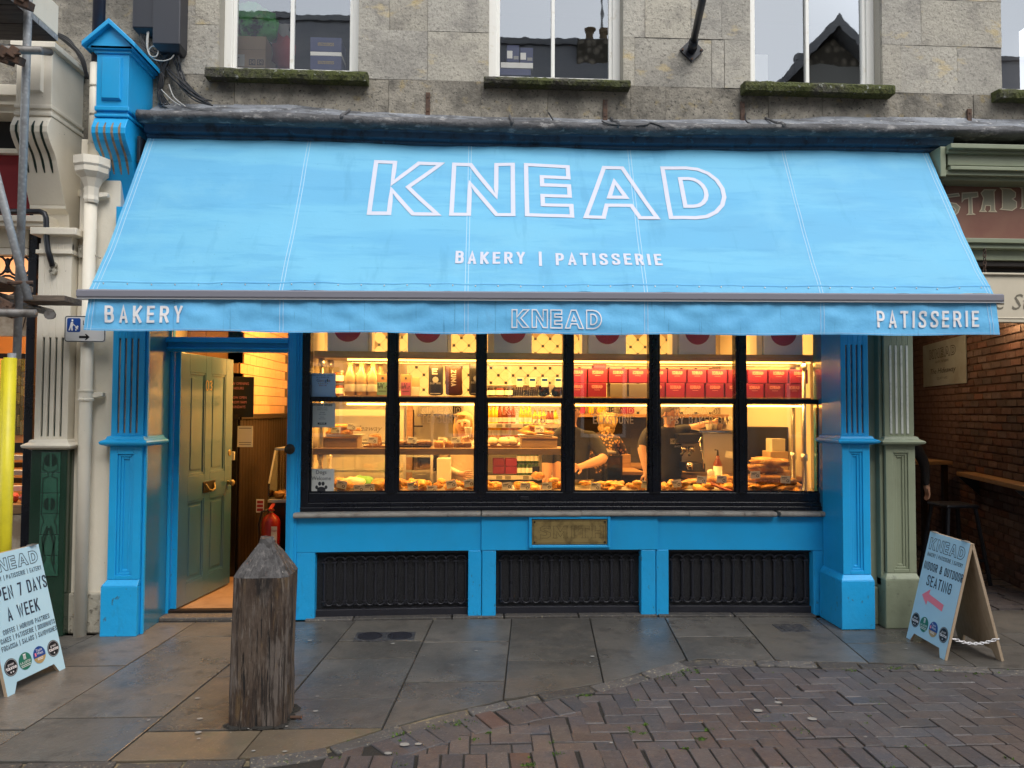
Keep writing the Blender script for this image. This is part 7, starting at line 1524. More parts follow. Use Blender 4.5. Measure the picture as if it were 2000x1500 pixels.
def box3(name, label, cat, a, b, z, h, y, d, mt, group=None, pr=None):
    x0, x1 = gx(a, y, 760), gx(b, y, 760); bb = bow((x0+x1)/2); c = ((x0+x1)/2, y+bb+d/2, z); t = T(name, label, cat, c, group); MB().box(x0, x1, y+bb, y+bb+d, z+.001, z+h).build('carton', mt, t, bevel=.003)
    if pr: pr(t, front((x0, y+bb, z), .002), x1-x0, h)
    return t
def prT(mt, blob='ink'):
    def f(t, mp, w, h):
        mb = MB(); mb.rect(mp, 0, w, .005, h*.62); mb.build('label_band', mt, t, recalc=False); mb = MB(); random.seed(4)
        for i in range(7):
            for j in range(4):
                if random.random() < .6: mb.rect(lambda u, v: mp(u, v, 2), w*(.06+.125*i), w*(.06+.125*i+.1), h*(.34+.065*j), h*(.34+.065*j+.045))
        mb.rect(lambda u, v: mp(u, v, 2), w*.15, w*.85, h*.2, h*.225); mb.disc(lambda u, v: mp(u, v, 2), w*.5, h*.82, w*.12, 12); mb.build('label_print', blob, t, recalc=False)
    return f
box3('tea_carton', 'kraft carton with a teal patterned label, first bay', 'carton', 735, 757, zM, .175, YS0+.05, .07, 'kraft', 'tea cartons', prT('teal_label')); box3('tea_carton', 'kraft carton with a pink patterned label, second bay', 'carton', 782, 801, zM, .175, YS0+.05, .07, 'kraft', 'tea cartons', prT('pink_label'))
box3('small_box', 'lower small cream box beside the pink labelled carton', 'box', 803, 818, zM, .075, YS0+.06, .05, 'card'); box3('small_box', 'upper small tan box beside the pink labelled carton', 'box', 803, 818, zM+.076, .075, YS0+.06, .05, 'cardboard')
def pouch(label, a, b, h, mt, words, y=YS0+.06, lean=0.):
    x0, x1 = gx(a, y, 750), gx(b, y, 750); w_ = x1-x0; bb = bow((x0+x1)/2); c = Vector(((x0+x1)/2, y+bb, zM)); t = T('coffee_bag', label, 'bag', c, 'coffee bags on the middle shelf')
    mb = MB(); N = 8; R_ = []
    for j in range(N+1):
        v = j/N; d = .048*(1-v**1.6)+.004; ww = w_*.68*(1-.05*math.sin(v*3.14)); R_.append([(c.x-ww+lean*v, c.y, c.z+h*v), (c.x+lean*v, c.y-d*.9+.01, c.z+h*v), (c.x+ww+lean*v, c.y, c.z+h*v), (c.x+lean*v, c.y+d, c.z+h*v)])
    mb.add([p for r in R_ for p in r], [[j*4+k, j*4+(k+1) % 4, j*4+4+(k+1) % 4, j*4+4+k] for j in range(N) for k in range(4)]+[[0, 1, 2, 3], [N*4+k for k in range(4)]]); mb.build('bag', mt, t, smooth=False, sub=1, bevel=0)
    mp = front((c.x, c.y-.052, c.z), .002)
    for mtp, fn in words:
        mb = MB(); fn(mb, mp, w_, h); mb.build('bag_print', mtp, t, recalc=False)
def vtext(s, u, v0, hh, W):     # lettering that runs down the bag
    def f(mb, mp, w, h): word(mb, s, lambda a, b, k=0: mp(w*u+b, h*v0-a, 6+k), hh, W=W, t=.2)
    return f
def cast(mb, mp, w, h): word(mb, 'CAST IRON', lambda a, b, k=0: mp(a, b, 6+k), .016, W=w*.62, align='c', y=h*.36); mb.disc(lambda a, b: mp(a, b, 6), 0, h*.50, w*.18, 14); mb.rect(lambda a, b: mp(a, b, 6), -w*.3, w*.3, h*.06, h*.09)
def bigE(mb, mp, w, h): word(mb, 'E', lambda a, b, k=0: mp(a, b, 6+k), .05, W=w*.42, align='c', y=h*.66, t=.22)
pouch('black coffee bag with a large white letter, second bay', 834, 867, .262, 'foil_black', [('card', bigE), ('card', cast)]); pouch('brown pouch with white vertical lettering, second bay', 868, 906, .25, 'foil_brown', [('card', vtext('ZUMA', -.16, .84, .04, .135))], lean=-.01)
pouch('black coffee bag at the right end of the second bay', 914, 946, .285, 'foil_black', [('card', cast)], y=YS0+.03)
for i, (px, mt, lab) in enumerate(((1015, 'brownie', 'leftmost clear packet of biscuits in the third bay'), (1040, 'brownie', 'second clear packet of biscuits in the third bay'), (1064, 'jam_dark', 'third clear packet holding dark truffles, third bay'), (1091, 'jam_dark', 'rightmost clear packet of dark chocolates, third bay'))):
    c = at(px, YS0+.09, zM, 760); t = T('biscuit_packet', lab, 'packet', c, 'clear packets on the middle shelf'); mb = MB()
    if i < 2:
        for k in range(6): mb.obox(c+Vector((-.045+.018*k, 0, .05)), (.013, .05, .085), (0, .1, 0))
    else: mb.ell(c+Vector((0, 0, .05)), (.05, .03, .05), 9, 6, .6)
    mb.build('biscuits', mt, t); mb = MB(); mb.hexa([c+Vector(p) for p in ((-.06, -.035, 0), (.06, -.035, 0), (.06, .035, 0), (-.06, .035, 0), (-.055, -.006, .165), (.055, -.006, .165), (.055, .006, .165), (-.055, .006, .165))]); mb.build('wrapper', 'glass_clear', t); mb = MB(); mb.rect(front(c+Vector((0, -.03, 0)), .004), -.025, .03, .08, .155); mb.build('packet_label', 'card', t, recalc=False); mb = MB(); mb.rect(front(c+Vector((0, -.03, 0)), .005), -.02, .025, .128, .148); mb.build('label_print', 'sign_blue', t, recalc=False)
# notices stuck on the glass
def notice(label, a, b, yt, yb, mt, fn, cat='notice', name='window_notice'):
    y = YW+.044; x0, x1 = X(a, (yt+yb)/2, y), X(b, (yt+yb)/2, y); bb = bow((x0+x1)/2); z0, z1 = Z((a+b)/2, yb, y), Z((a+b)/2, yt, y); t = T(name, label, cat, ((x0+x1)/2, y+bb, z0), 'paper notices on the window'); MB().box(x0, x1, y+bb-.001, y+bb, z0, z1).build('paper', mt, t); fn(t, front((x0, y+bb-.001, z0), .001), x1-x0, z1-z0)
def nG(t, mp, w, h):
    mb = MB(); word(mb, 'MAKE OUR DAY BY LEAVING', mp, h*.045, W=w*.88, align='c', x=w/2, y=h*.90); word(mb, 'US A REVIEW ON', mp, h*.045, W=w*.52, align='c', x=w/2, y=h*.81); mb.build('print', 'ink', t, recalc=False)
    xx = w*.25
    for ch, mt in zip('Google', ('sign_blue', 'red_paint', 'badge_gold', 'sign_blue', 'can_green', 'red_paint')):
        mb = MB(); wd_ = w*(.115 if ch == 'G' else .04 if ch == 'l' else .08); btext(mb, ch, mp, h*.115, xx, h*.655, W=wd_, align='l'); mb.build('print', mt, t, recalc=False); xx += wd_+w*.012
    mb = MB()
    for k in range(5): mb.poly(mp, [(w*(.33+.085*k)+w*.03*(1 if q % 2 == 0 else .45)*math.sin(q*math.pi/5), h*.59+w*.03*(1 if q % 2 == 0 else .45)*math.cos(q*math.pi/5)) for q in range(10)])
    mb.build('print', 'badge_gold', t, recalc=False); mb = MB(); word(mb, 'SCAN ME', mp, h*.06, W=w*.3, align='c', x=w/2, y=h*.48); mb.build('print', 'red_paint', t, recalc=False)
def nO(t, mp, w, h):
    mb = MB(); word(mb, 'OPENING HOURS', mp, h*.085, W=w*.80, align='c', x=w/2, y=h*.87, t=.17)
    for k, s in enumerate(('Monday to Friday', '8.00am to 4.00pm', 'Saturday', '8am to 5pm', 'Sunday', '9am to 4pm')): btext(mb, s, mp, h*.04, w/2, h*(.78-.075*k-(.04 if k > 1 else 0)-(.03 if k > 3 else 0)))
    mb.rect(mp, w*.32, w*.66, h*.12, h*.20); word(mb, 'HAVE A BREAK AND A BAKE', mp, h*.035, W=w*.8, align='c', x=w/2, y=h*.04) if False else None; mb.build('print', 'ink', t, recalc=False)
    mb = MB()
    for k in range(4): mb.rect(lambda u, v: mp(u, v, 2), w*(.39+.06*k), w*(.43+.06*k), h*.15, h*.19)
    mb.build('print', 'card', t, recalc=False)
def nD(t, mp, w, h):
    mb = MB(); btext(mb, 'Dogs', mp, h*.15, w/2, h*.80, W=w*.40); btext(mb, 'Welcome', mp, h*.15, w/2, h*.56, W=w*.74); mb.build('print', 'ink', t, recalc=False); mb = MB()
    for a, b, r, q in ((.33, .28, .055, 0), (.445, .42, .06, 0), (.575, .42, .06, 0), (.69, .28, .055, 0)): mb.disc(mp, w*a, h*b, w*r, 12, ry=h*r*1.35)
    mb.poly(mp, [(w*(.51+.16*math.sin(q)*(1+.12*math.cos(q))), h*(.17+.13*math.cos(q)-(.05*abs(math.sin(q)) if math.cos(q) < 0 else 0)+(.035 if math.cos(q) < -.8 else 0))) for q in [6.2832*k/22 for k in range(22)]]); mb.build('paw_print', 'ink', t, recalc=False)
notice('pale blue review notice in the top left window pane', 605, 655, 729, 777, 'paper_blue', nG); notice('white opening hours notice in the first lower pane', 604, 654, 787, 835, 'card', nO); notice('white dogs welcome notice with a paw print', 601, 652, 916, 966, 'card', nD)
# little price cards on stems
ncard = [0]
def pcard(px, py, y, z0, label, wd=.075, hh=.05, tilt=0.):
    c = V(px, py, y); b = bow(c.x); c = Vector((c.x, y+b, c.z)); t = T('price_card', label, 'price card', (c.x, c.y, z0), 'white price cards among the cakes'); MB().obox(c, (wd, .002, hh), (0, tilt, 0)).build('card', 'card', t)
    mp = plane_map(c-Vector((0, .001, 0)), (math.cos(tilt), 0, -math.sin(tilt)), (math.sin(tilt), 0, math.cos(tilt)), .001); mb = MB(); mb.rect(mp, -wd*.40, wd*.15, hh*.18, hh*.28); mb.rect(mp, -wd*.4, -.0, hh*.02, hh*.08); mb.disc(mp, wd*.22, -hh*.15, hh*.2, 10, r0=hh*.12); mb.build('card_print', 'ink', t, recalc=False); MB().tube([(c.x, c.y+.003, z0), (c.x, c.y+.003, c.z)], .0015, 4).build('stem', 'steel', t)
yF = YS0+.03
def traycakes(): pass
# lower shelf goods
def riser(label, a, b, z, h, y=YS0+.07, d=.24):
    x0, x1 = gx(a, y, 870), gx(b, y, 870); bb = bow((x0+x1)/2); t = T('wooden_riser', label, 'riser', ((x0+x1)/2, y+d/2, z), 'wooden riser boxes on the lower shelf'); MB().box(x0, x1, y+bb, y+bb+d, z, z+h).build('riser_body', 'wood_shelf', t, bevel=.003); MB().box(x0-.006, x1+.006, y+bb-.006, y+bb+d, z+h+.0005, z+h+.014).build('riser_top', 'wood_light', t, bevel=.003); return z+h+.0145, bb
def tray(label, a, b, z, y=YS0+.06, d=.22, mt='wood_light'):
    x0, x1 = gx(a, y, 870), gx(b, y, 870); bb = bow((x0+x1)/2); mb = MB(); mb.hexa([(x0+.015, y+bb+.01, z+.001), (x1-.015, y+bb+.01, z+.001), (x1-.015, y+bb+d-.01, z+.001), (x0+.015, y+bb+d-.01, z+.001), (x0, y+bb, z+.018), (x1, y+bb, z+.018), (x1, y+bb+d, z+.018), (x0, y+bb+d, z+.018)]); solo(mb, 'serving_tray', mt, label, 'tray', ((x0+x1)/2, y+d/2, z), 'serving trays on the shelf', bevel=.004); return z+.019
hR = Z(660, 858, YS0)-Z(660, 876, YS0)
z1_, bb1 = riser('wooden riser box carrying flapjacks in the first bay', 626, 697, zL, hR); z2_, bb2 = riser('wooden riser box carrying pastries in the third bay', 1020, 1090, zL, hR)
random.seed(61)
PROT = {}
def food(kind, c, label, group, s=1., rz=None):
    if kind not in PROT:
        mb = MB()
        if kind == 'flapjack': mb.box(-.075, .075, -.03, .03, 0, .028, 5); mt = 'pastry'
        elif kind == 'brownie': mb.box(-.03, .03, -.03, .03, 0, .04, 3); mt = 'brownie'
        elif kind == 'cake': mb.lathe([(.001, 0), (.038, 0), (.042, .045), (.036, .05), (.001, .052)], (0, 0, 0), 14); mt = 'pastry'
        elif kind == 'meringue': mb.ell((0, 0, .03), (.055, .045, .034), 14, 8, .25); mt = 'meringue'
        elif kind == 'bun': mb.ell((0, 0, .03), (.062, .055, .036), 14, 8, .4); mt = 'pastry'
        elif kind == 'croissant':
            for k in range(7): a = -1.1+k*.37; mb.ell((.06*math.sin(a)*1.15, .05*math.cos(a)-.03, .024), (.024, .026-.003*abs(k-3), .032-.006*abs(k-3)), 9, 6, .2)
            mt = 'pastry'
        elif kind == 'slice': mb.ell((0, 0, .02), (.085, .045, .022), 14, 7, .45); mt = 'pastry'
        elif kind == 'loaf':
            mb.ell((0, 0, .055), (.17, .085, .058), 20, 10, .35, sq=.75); mt = 'bread'
        elif kind == 'loafcake': mb.box(-.05, .05, -.05, .05, 0, .08, 4); mb.ell((0, 0, .08), (.05, .05, .018), 10, 6, .3); mt = 'bread'
        o = mb.build({'bun': 'pastry_bun', 'slice': 'pastry_slice', 'cake': 'small_cake', 'loaf': 'bread_loaf', 'loafcake': 'loaf_cake'}.get(kind, kind), mt, smooth=True, bevel=.006 if kind in ('flapjack', 'brownie', 'loafcake') else 0)
        PROT[kind] = o; tag(o, label, {'loaf': 'bread', 'loafcake': 'cake', 'flapjack': 'flapjack', 'brownie': 'brownie', 'cake': 'cake', 'meringue': 'meringue'}.get(kind, 'pastry'), group); o.location = c; o.rotation_euler = (random.gauss(0, .12), random.gauss(0, .12), random.uniform(0, 3) if rz is None else rz); o.scale = (s,)*3; return o
    o = dup(PROT[kind], c, label, sc_=s, group=group, kids=False); o.rotation_euler = (random.gauss(0, .12), random.gauss(0, .12), random.uniform(0, 3) if rz is None else rz); return o
def spot(px, y, z): x = X(px, 900, y); return Vector((x, y+bow(x), z))
za_ = tray('long oval tray of flapjacks on the riser, first bay', 633, 706, z1_, mt='steel'); 
for k in range(9): food('flapjack', spot(646+random.uniform(0, 46), YS0+.10+.10*random.random(), za_+.026*(k//4)), 'seeded flapjack slab piled on the tray, first bay', 'flapjacks piled on the first tray', rz=random.gauss(0, .3))
food('loafcake', spot(732, YS0+.12, zL+.016), 'square loaf cake at the right of the first bay', None, rz=.2); tray('flat board under the loaf cake, first bay', 706, 757, zL)
zt2 = tray('dark tray of brownies in the second bay', 776, 842, zL, mt='wood_dark')
for k in range(9): food('brownie', spot(782+k*6.8, YS0+.12+.05*(k % 2), zt2), 'dark brownie square on the tray, second bay', 'brownies on the tray in the second bay', rz=random.gauss(0, .2), s=.8)
for k, px in enumerate((856, 877)): food('cake', spot(px, YS0+.10, zL+.001), '%s small yellow cake beside the brownies, second bay' % ('left', 'right')[k], 'small yellow cakes', s=1.0)
for k in range(3): food('brownie', spot(894+k*9, YS0+.11, zL+.001+.0*k), 'dark chocolate cake square near the blonde woman', 'chocolate squares in the second bay', s=1.05, rz=.1*k)
zt3 = tray('board of meringue tarts in the third bay', 952, 1018, zL)
for k, px in enumerate((964, 984, 1003)): food('meringue', spot(px, YS0+.11, zt3), '%s meringue tart on the board, third bay' % ('left', 'middle', 'right')[k], 'meringue tarts in the third bay')
zt4 = tray('oval tray of pastry slices on the riser, third bay', 1014, 1084, z2_, mt='steel')
for k in range(11): food('slice', spot(1024+random.uniform(0, 48), YS0+.09+.10*random.random(), zt4+.022*(k//4)), 'golden pastry slice heaped on the tray, third bay', 'pastry slices heaped on the third bay tray', s=.8, rz=random.gauss(0, .4))
for i, (px, py, z, lab) in enumerate(((655, 840, za_, 'price card leaning on the flapjacks, left one'), (686, 833, za_, 'price card standing in the flapjacks, right one'), (727, 860, zL, 'price card before the loaf cake'), (804, 860, zL, 'price card before the brownies'), (864, 861, zL, 'price card behind the yellow cakes'), (890, 860, zL, 'price card by the chocolate squares'), (997, 859, zL, 'price card above the meringue tarts'), (1055, 839, zt4, 'price card in the heap of pastry slices'))): pcard(px, py, YS0+(.04 if i not in (4, 6) else .2), z, lab, tilt=random.gauss(0, .06))
# goods on the deck
random.seed(71); yD0 = .20
def heap(kind, a, b, n, label, group, s=1., y0=.19, y1=.42, lay=.02):
    s *= .86
    for k in range(n): food(kind, spot(random.uniform(a, b), random.uniform(y0, y1), zD+.001+lay*random.choice((0, 0, 1, 1.6))), label, group, s*random.uniform(.85, 1.15))
heap('bun', 660, 692, 7, 'golden bun on the deck beside the dogs notice', 'golden buns in the first bay'); heap('bun', 730, 752, 5, 'golden bun at the right end of the first bay deck', 'golden buns right in the first bay')
heap('croissant', 780, 846, 12, 'croissant heaped on the deck, left of the second bay', 'croissants in the second bay', 1.15); heap('bun', 856, 930, 14, 'glazed yellow bun on the deck, right of the second bay', 'glazed buns in the second bay', .9)
heap('croissant', 950, 985, 6, 'croissant on the deck, left of the third bay', 'croissants in the third bay', 1.1); heap('bun', 1000, 1100, 12, 'sugared bun on the deck of the third bay', 'sugared buns in the third bay', .95, lay=.045)
heap('slice', 1128, 1215, 12, 'flat golden pastry on the deck of the fourth bay', 'flat pastries in the fourth bay', .9, lay=.02); heap('bun', 1190, 1268, 6, 'brown bun on the deck, right of the fourth bay', 'brown buns in the fourth bay', .8)
heap('croissant', 1296, 1320, 5, 'croissant on the deck, left of the fifth bay', 'croissants in the fifth bay', 1.2); heap('slice', 1330, 1375, 7, 'long golden pastry on the deck of the fifth bay', 'long pastries in the fifth bay', 1.0, lay=.028); heap('bun', 1380, 1440, 9, 'round golden pastry on the deck, right of the fifth bay', 'round pastries in the fifth bay', 1.1, lay=.03)
for k, (px, y, dz, s, rz_) in enumerate(((1497, .34, .135, 1., .3), (1506, .30, .20, .9, -.4), (1515, .36, .07, 1.0, .6), (1480, .26, .0, .8, .1), (1520, .26, .03, .9, -.3), (1545, .34, .0, .8, .5), (1482, .36, .06, .8, .9), (1535, .22, .0, .7, .2), (1472, .22, .0, .6, .8), (1500, .25, .07, .8, -.15))): food('loaf', spot(px, y, zD+dz), ('topmost loaf' if dz > .15 else 'crusty loaf')+' in the big bread pile, sixth bay', 'loaves piled in the sixth bay', s, rz=rz_).scale.z = .62*s
heap('slice', 1470, 1560, 7, 'broken bread piece at the foot of the loaf pile', 'bread pieces in the sixth bay', 1., .17, .24, .01)
mb = MB()
for k in range(3): mb.ell((.05*k-.05, .0, .045+.01*k), (.06, .035, .03), 9, 6, .6)
solo(mb, 'salad_pack', 'green_leaf', 'green leafy salad pack behind the first bay cards', 'salad', spot(716, .36, zD), smooth=True) if False else None
for o_, nm, mt, lab in ((spot(708, .38, zD), 'salad_pack', 'green_leaf', 'green leafy salad pack behind the cards, first bay'), (spot(690, .34, zD), 'filled_roll', 'meringue', 'pale wrapped roll beside the green salad pack')):
    mb = MB(); mb.ell(o_+Vector((0, 0, .05)), (.10, .05, .05), 12, 7, .6); solo(mb, nm, mt, lab, 'food', o_, smooth=True)
for px, py, lab in ((666, 947, 'yellow price card by the golden buns, first bay'), (700, 955, 'left of two price cards before the salad pack'), (720, 953, 'right of two price cards before the salad pack'), (805, 950, 'price card with a dark round mark, second bay croissants'), (843, 957, 'price card leaning right of the croissants, second bay'), (881, 947, 'tall price card over the glazed buns, second bay'), (916, 945, 'price card at the right end of the second bay'), (991, 951, 'left price card on the third bay deck'), (1027, 952, 'middle price card on the third bay deck'), (1070, 951, 'right price card on the third bay deck'), (1166, 952, 'price card on the flat pastries, fourth bay'), (1266, 948, 'price card at the right edge of the fourth bay'), (1325, 946, 'left price card on the fifth bay deck'), (1374, 938, 'long price card in the middle of the fifth bay'), (1413, 937, 'right price card on the fifth bay deck'), (1478, 928, 'price card at the left of the loaf pile'), (1536, 937, 'price card at the right of the loaf pile'), (1425, 888, 'small card stuck on the coffee machine')):
    if py == 888: c = V(px, py, .9); o = solo(MB().obox(c, (.075, .002, .06), (0, .2, 0)), 'price_card', 'card', 'small tilted white card stuck on the coffee machine side', 'price card', c)
    else: pcard(px, py, .165, zD, lab, .082, .06, random.gauss(0, .12))
mb = MB(); a, b = V(1389, 946, .2), V(1428, 960, .18); mb.tube([a, b], [.008, .012], 6); mb.tube([a+Vector((0, .01, .012)), b+Vector((.01, .02, .0))], [.008, .012], 6); solo(mb, 'tongs', 'red_paint', 'pair of red tongs lying on the pastries, fifth bay', 'tongs', b)
# ---- the room behind, bay by bay
def pan(name, label, cat, a, b, yt, yb, y, d, mt, group=None, bevel=.004):
    x0, x1, z0, z1 = X(a, (yt+yb)/2, y), X(b, (yt+yb)/2, y), Z((a+b)/2, yb, y), Z((a+b)/2, yt, y); return solo(MB().box(x0, x1, y, y+d, z0, z1), name, mt, label, cat, ((x0+x1)/2, y+d/2, z0), group, bevel=bevel)
# first bay: white board about the courtyard and a glass serving counter
y = 1.35; x0, x1, z0, z1 = X(640, 850, y), X(765, 850, y), Z(700, 878, y), Z(700, 812, y); hb_ = T('courtyard_board', 'white board with script about the courtyard seen through the first bay', 'sign', ((x0+x1)/2, y, z0)); MB().box(x0, x1, y, y+.02, z0, z1).build('board', 'card', hb_); mp = front((x0, y, z0), .002); w_, h_ = x1-x0, z1-z0; mb = MB(); btext(mb, 'the Hideaway', mp, h_*.17, w_*.48, h_*.55, W=w_*.74, shear=.35); word(mb, 'IN THE COURTYARD', mp, h_*.13, W=w_*.66, align='c', x=w_*.5, y=h_*.18); mb.build('print', 'ink_mid', hb_, recalc=False)
sc_t = T('serving_counter', 'glass fronted serving counter behind the first two bays', 'counter', (-.6, 1.2, 0)); xa_, xb_ = X(560, 950, 1.2), X(845, 950, 1.2)
MB().box(xa_, xb_, 1.2, 1.75, .05, .80).build('counter_body', 'black_in', sc_t, bevel=.004); MB().box(xa_, xb_, 1.2, 1.75, .801, .84).build('counter_top', 'wood_light', sc_t, bevel=.004)
for z in (1.02, 1.16): MB().box(xa_, xb_, 1.22, 1.55, z, z+.012).build('glass_shelf', 'glass_clear', sc_t); MB().box(xa_, xb_, 1.215, 1.23, z-.004, z+.016).build('shelf_edge', 'steel', sc_t)
MB().box(xa_, xb_, 1.202, 1.208, .842, 1.28).build('counter_glass', 'glass_clear', sc_t); MB().box(xa_, xb_, 1.2, 1.75, 1.281, 1.30).build('canopy', 'steel', sc_t, bevel=.003)
for x in (xb_-.01, X(790, 950, 1.2)): MB().box(x-.012, x+.012, 1.195, 1.219, .84, 2.15).build('corner_post', 'steel', sc_t)
MB().box(xa_, X(795, 820, 1.4), 1.38, 1.42, 1.60, 1.72).build('upper_panel', 'steel', sc_t, bevel=.003); MB().box(xa_, X(795, 820, 1.4), 1.38, 1.42, 1.78, 2.10).build('upper_panel', 'plaster_in', sc_t, bevel=.003)
pan('back_unit', 'plain pale cupboard unit behind the serving counter', 'cupboard', 600, 790, 700, 960, 2.2, .5, 'plaster_in')
# second bay: white kitchen opening
yk = 2.3; kit = T('kitchen_opening', 'white kitchen wall and steel hood seen through the second bay', 'kitchen', (-.2, yk, 0))
def kb(nm, a, b, yt, yb, y, d, mt): return MB().box(X(a, (yt+yb)/2, y), X(b, (yt+yb)/2, y), y, y+d, Z((a+b)/2, yb, y), Z((a+b)/2, yt, y)).build(nm, mt, kit, bevel=.004)
kb('kitchen_wall', 800, 935, 780, 960, yk+.3, .04, 'tile_white'); kb('hood', 822, 905, 784, 808, yk, .3, 'steel'); kb('hood_lip', 815, 910, 808, 814, yk-.05, .35, 'chrome'); kb('door_frame', 788, 805, 775, 960, yk-.1, .08, 'wood_light'); kb('door_shadow', 793, 808, 800, 960, yk-.02, .04, 'wood_dark'); kb('dark_door', 884, 900, 785, 930, yk-.02, .05, 'black_in'); kb('worktop', 800, 935, 866, 871, yk, .3, 'steel'); kb('oven', 815, 852, 893, 920, yk-.05, .3, 'black_in'); kb('oven_window', 820, 848, 898, 916, yk-.06, .008, 'dark_glass'); kb('rail', 808, 826, 831, 834, yk+.25, .02, 'black_in')
kb('unit_front', 800, 935, 921, 960, yk-.06, .3, 'steel')
pan('till', 'pale card terminal box below the blonde woman', 'till', 853, 880, 896, 948, 1.15, .2, 'tile_white'); 
# third bay: open drinks fridge
yf = 1.75; xf0, xf1 = X(944, 880, yf), X(1108, 880, yf); fr = T('drinks_fridge', 'open white drinks fridge with lit shelves in the third bay', 'fridge', ((xf0+xf1)/2, yf+.3, .05))
MB().box(xf0, xf1, yf+.5, yf+.55, .05, 1.78).build('back_panel', 'tile_white', fr); MB().box(xf0-.03, xf0, yf, yf+.55, .05, 1.78).build('side_panel', 'tile_white', fr); MB().box(xf1, xf1+.03, yf, yf+.55, .05, 1.78).build('side_panel', 'tile_white', fr); MB().box(xf0-.03, xf1+.03, yf-.02, yf+.55, 1.781, 1.86).build('top_panel', 'tile_white', fr, bevel=.004)
zsh = [Z(1020, 829, yf), Z(1020, 856, yf), Z(1020, 930, yf)]
for k, z in enumerate(zsh):
    MB().box(xf0, xf1, yf, yf+.5, z-.02, z).build('shelf', 'tile_white', fr); MB().box(xf0, xf1, yf-.012, yf-.001, z-.035, z+.008).build('price_rail', 'card', fr)
    for i in range(7): MB().box(xf0+.04+i*.09, xf0+.10+i*.09, yf-.016, yf-.0125, z-.03, z+.004).build('price_ticket', 'ink_mid' if i % 3 else 'card', fr)
MB().box(xf0, xf1, yf-.04, yf+.5, .05, Z(1020, 934, yf)-.05).build('fridge_base', 'steel', fr); MB().box(xf0, xf1, yf+.02, yf+.035, zsh[1]-.06, zsh[1]-.045).build('light_strip', 'strip_light', fr)
mb = MB()
for k in range(9): mb.box(xf0+.02, xf1-.02, yf+.499-.002, yf+.4995, 1.50+.022*k, 1.508+.022*k)
mb.build('air_grille', 'ink_mid', fr); alight('fridge_light', ((xf0+xf1)/2, yf+.02, 1.76), 6, .7, .1, (1, .62, .24))
JH = .20
def mkj(mt, label, group, px, z, h=JH, r=.027, mtl='fascia_cream'):
    t = bottle(mt, mtl, r, h, r*.42); t['label'] = label; t['group'] = group; t.location = (X(px, 800, yf+.05), yf+.05, z+.001); return t
jy = mkj('juice_yellow', 'yellow juice bottle on the top shelf of the drinks fridge', 'yellow juice bottles in the fridge', 954, zsh[0]); jb = mkj('juice_brown', 'dark red juice bottle on the top shelf of the drinks fridge', 'dark red juice bottles in the fridge', 976, zsh[0])
for px in (962, 968.5, 1018, 1027, 1034): dup(jy, (X(px, 800, yf+.05), yf+.05, zsh[0]+.001))
for px in (985, 994, 1002): dup(jb, (X(px, 800, yf+.05), yf+.05, zsh[0]+.001))
for px in (1045, 1054, 1062, 1085): dup(jy, (X(px, 800, yf+.05), yf+.05, zsh[0]+.001), 'short yellow juice bottle right on the top fridge shelf', sc_=(1.05, 1.05, .76), group='short yellow juice bottles in the fridge')
for px in (1071, 1078): dup(jb, (X(px, 800, yf+.05), yf+.05, zsh[0]+.001), 'short dark bottle among the yellow ones on the top fridge shelf', sc_=(1.05, 1.05, .72), group='short dark bottles in the fridge')
def can(mt, label, group, px, z, s=1., y=None):
    t = T('drink_can', label, 'can', (0, 0, 0), group); MB().lathe([(.001, 0), (.022, .002), (.026, .01), (.026, .108), (.021, .118), (.001, .118)], (0, 0, 0), 12).build('can_body', mt, t, smooth=True); MB().lathe([(.0265, .03), (.0265, .08)], (0, 0, 0), 12).build('can_label', 'card', t, recalc=False, smooth=True); MB().lathe([(.019, .1185), (.018, .1195), (.001, .1195)], (0, 0, 0), 12).build('can_lid', 'chrome', t); t.location = (X(px, 850, yf+.05), yf+.05, z+.001); return t
cs = [can('juice_yellow', 'yellow can on the second fridge shelf', 'yellow cans in the fridge', 957, zsh[1]), can('can_pink', 'pink can on the second fridge shelf', 'pink cans in the fridge', 984, zsh[1]), can('can_teal', 'teal can on the second fridge shelf', 'teal cans in the fridge', 1016, zsh[1])]
for k, px in ((0, 965), (0, 974), (1, 992), (1, 1000), (1, 1008), (2, 1024), (2, 1032), (1, 1041), (2, 1050), (1, 1059), (0, 1068), (1, 1077)): dup(cs[k], (X(px, 850, yf+.05), yf+.05, zsh[1]+.001))
cg = can('can_green', 'green can stacked on the bottom fridge shelf', 'green cans in the fridge', 1014, zsh[2])
for r in range(2):
    for k in range(5):
        if r or k: dup(cg, (X(1014+k*8.3, 900, yf+.05), yf+.05, zsh[2]+.001+.121*r))
for r in range(2):
    for k in range(2): a = 963+k*24; pan('cake_box', 'red box in the fridge, %s %s of four' % (('lower', 'upper')[r], ('left', 'right')[k]), 'box', a, a+22.5, 911-15*r, 925.5-15*r, yf+.02, .18, 'red_box', 'red boxes in the fridge')
pan('dark_packet', 'black packet beside the green cans in the fridge', 'packet', 1040, 1054, 911, 922, yf+.0, .1, 'foil_black')
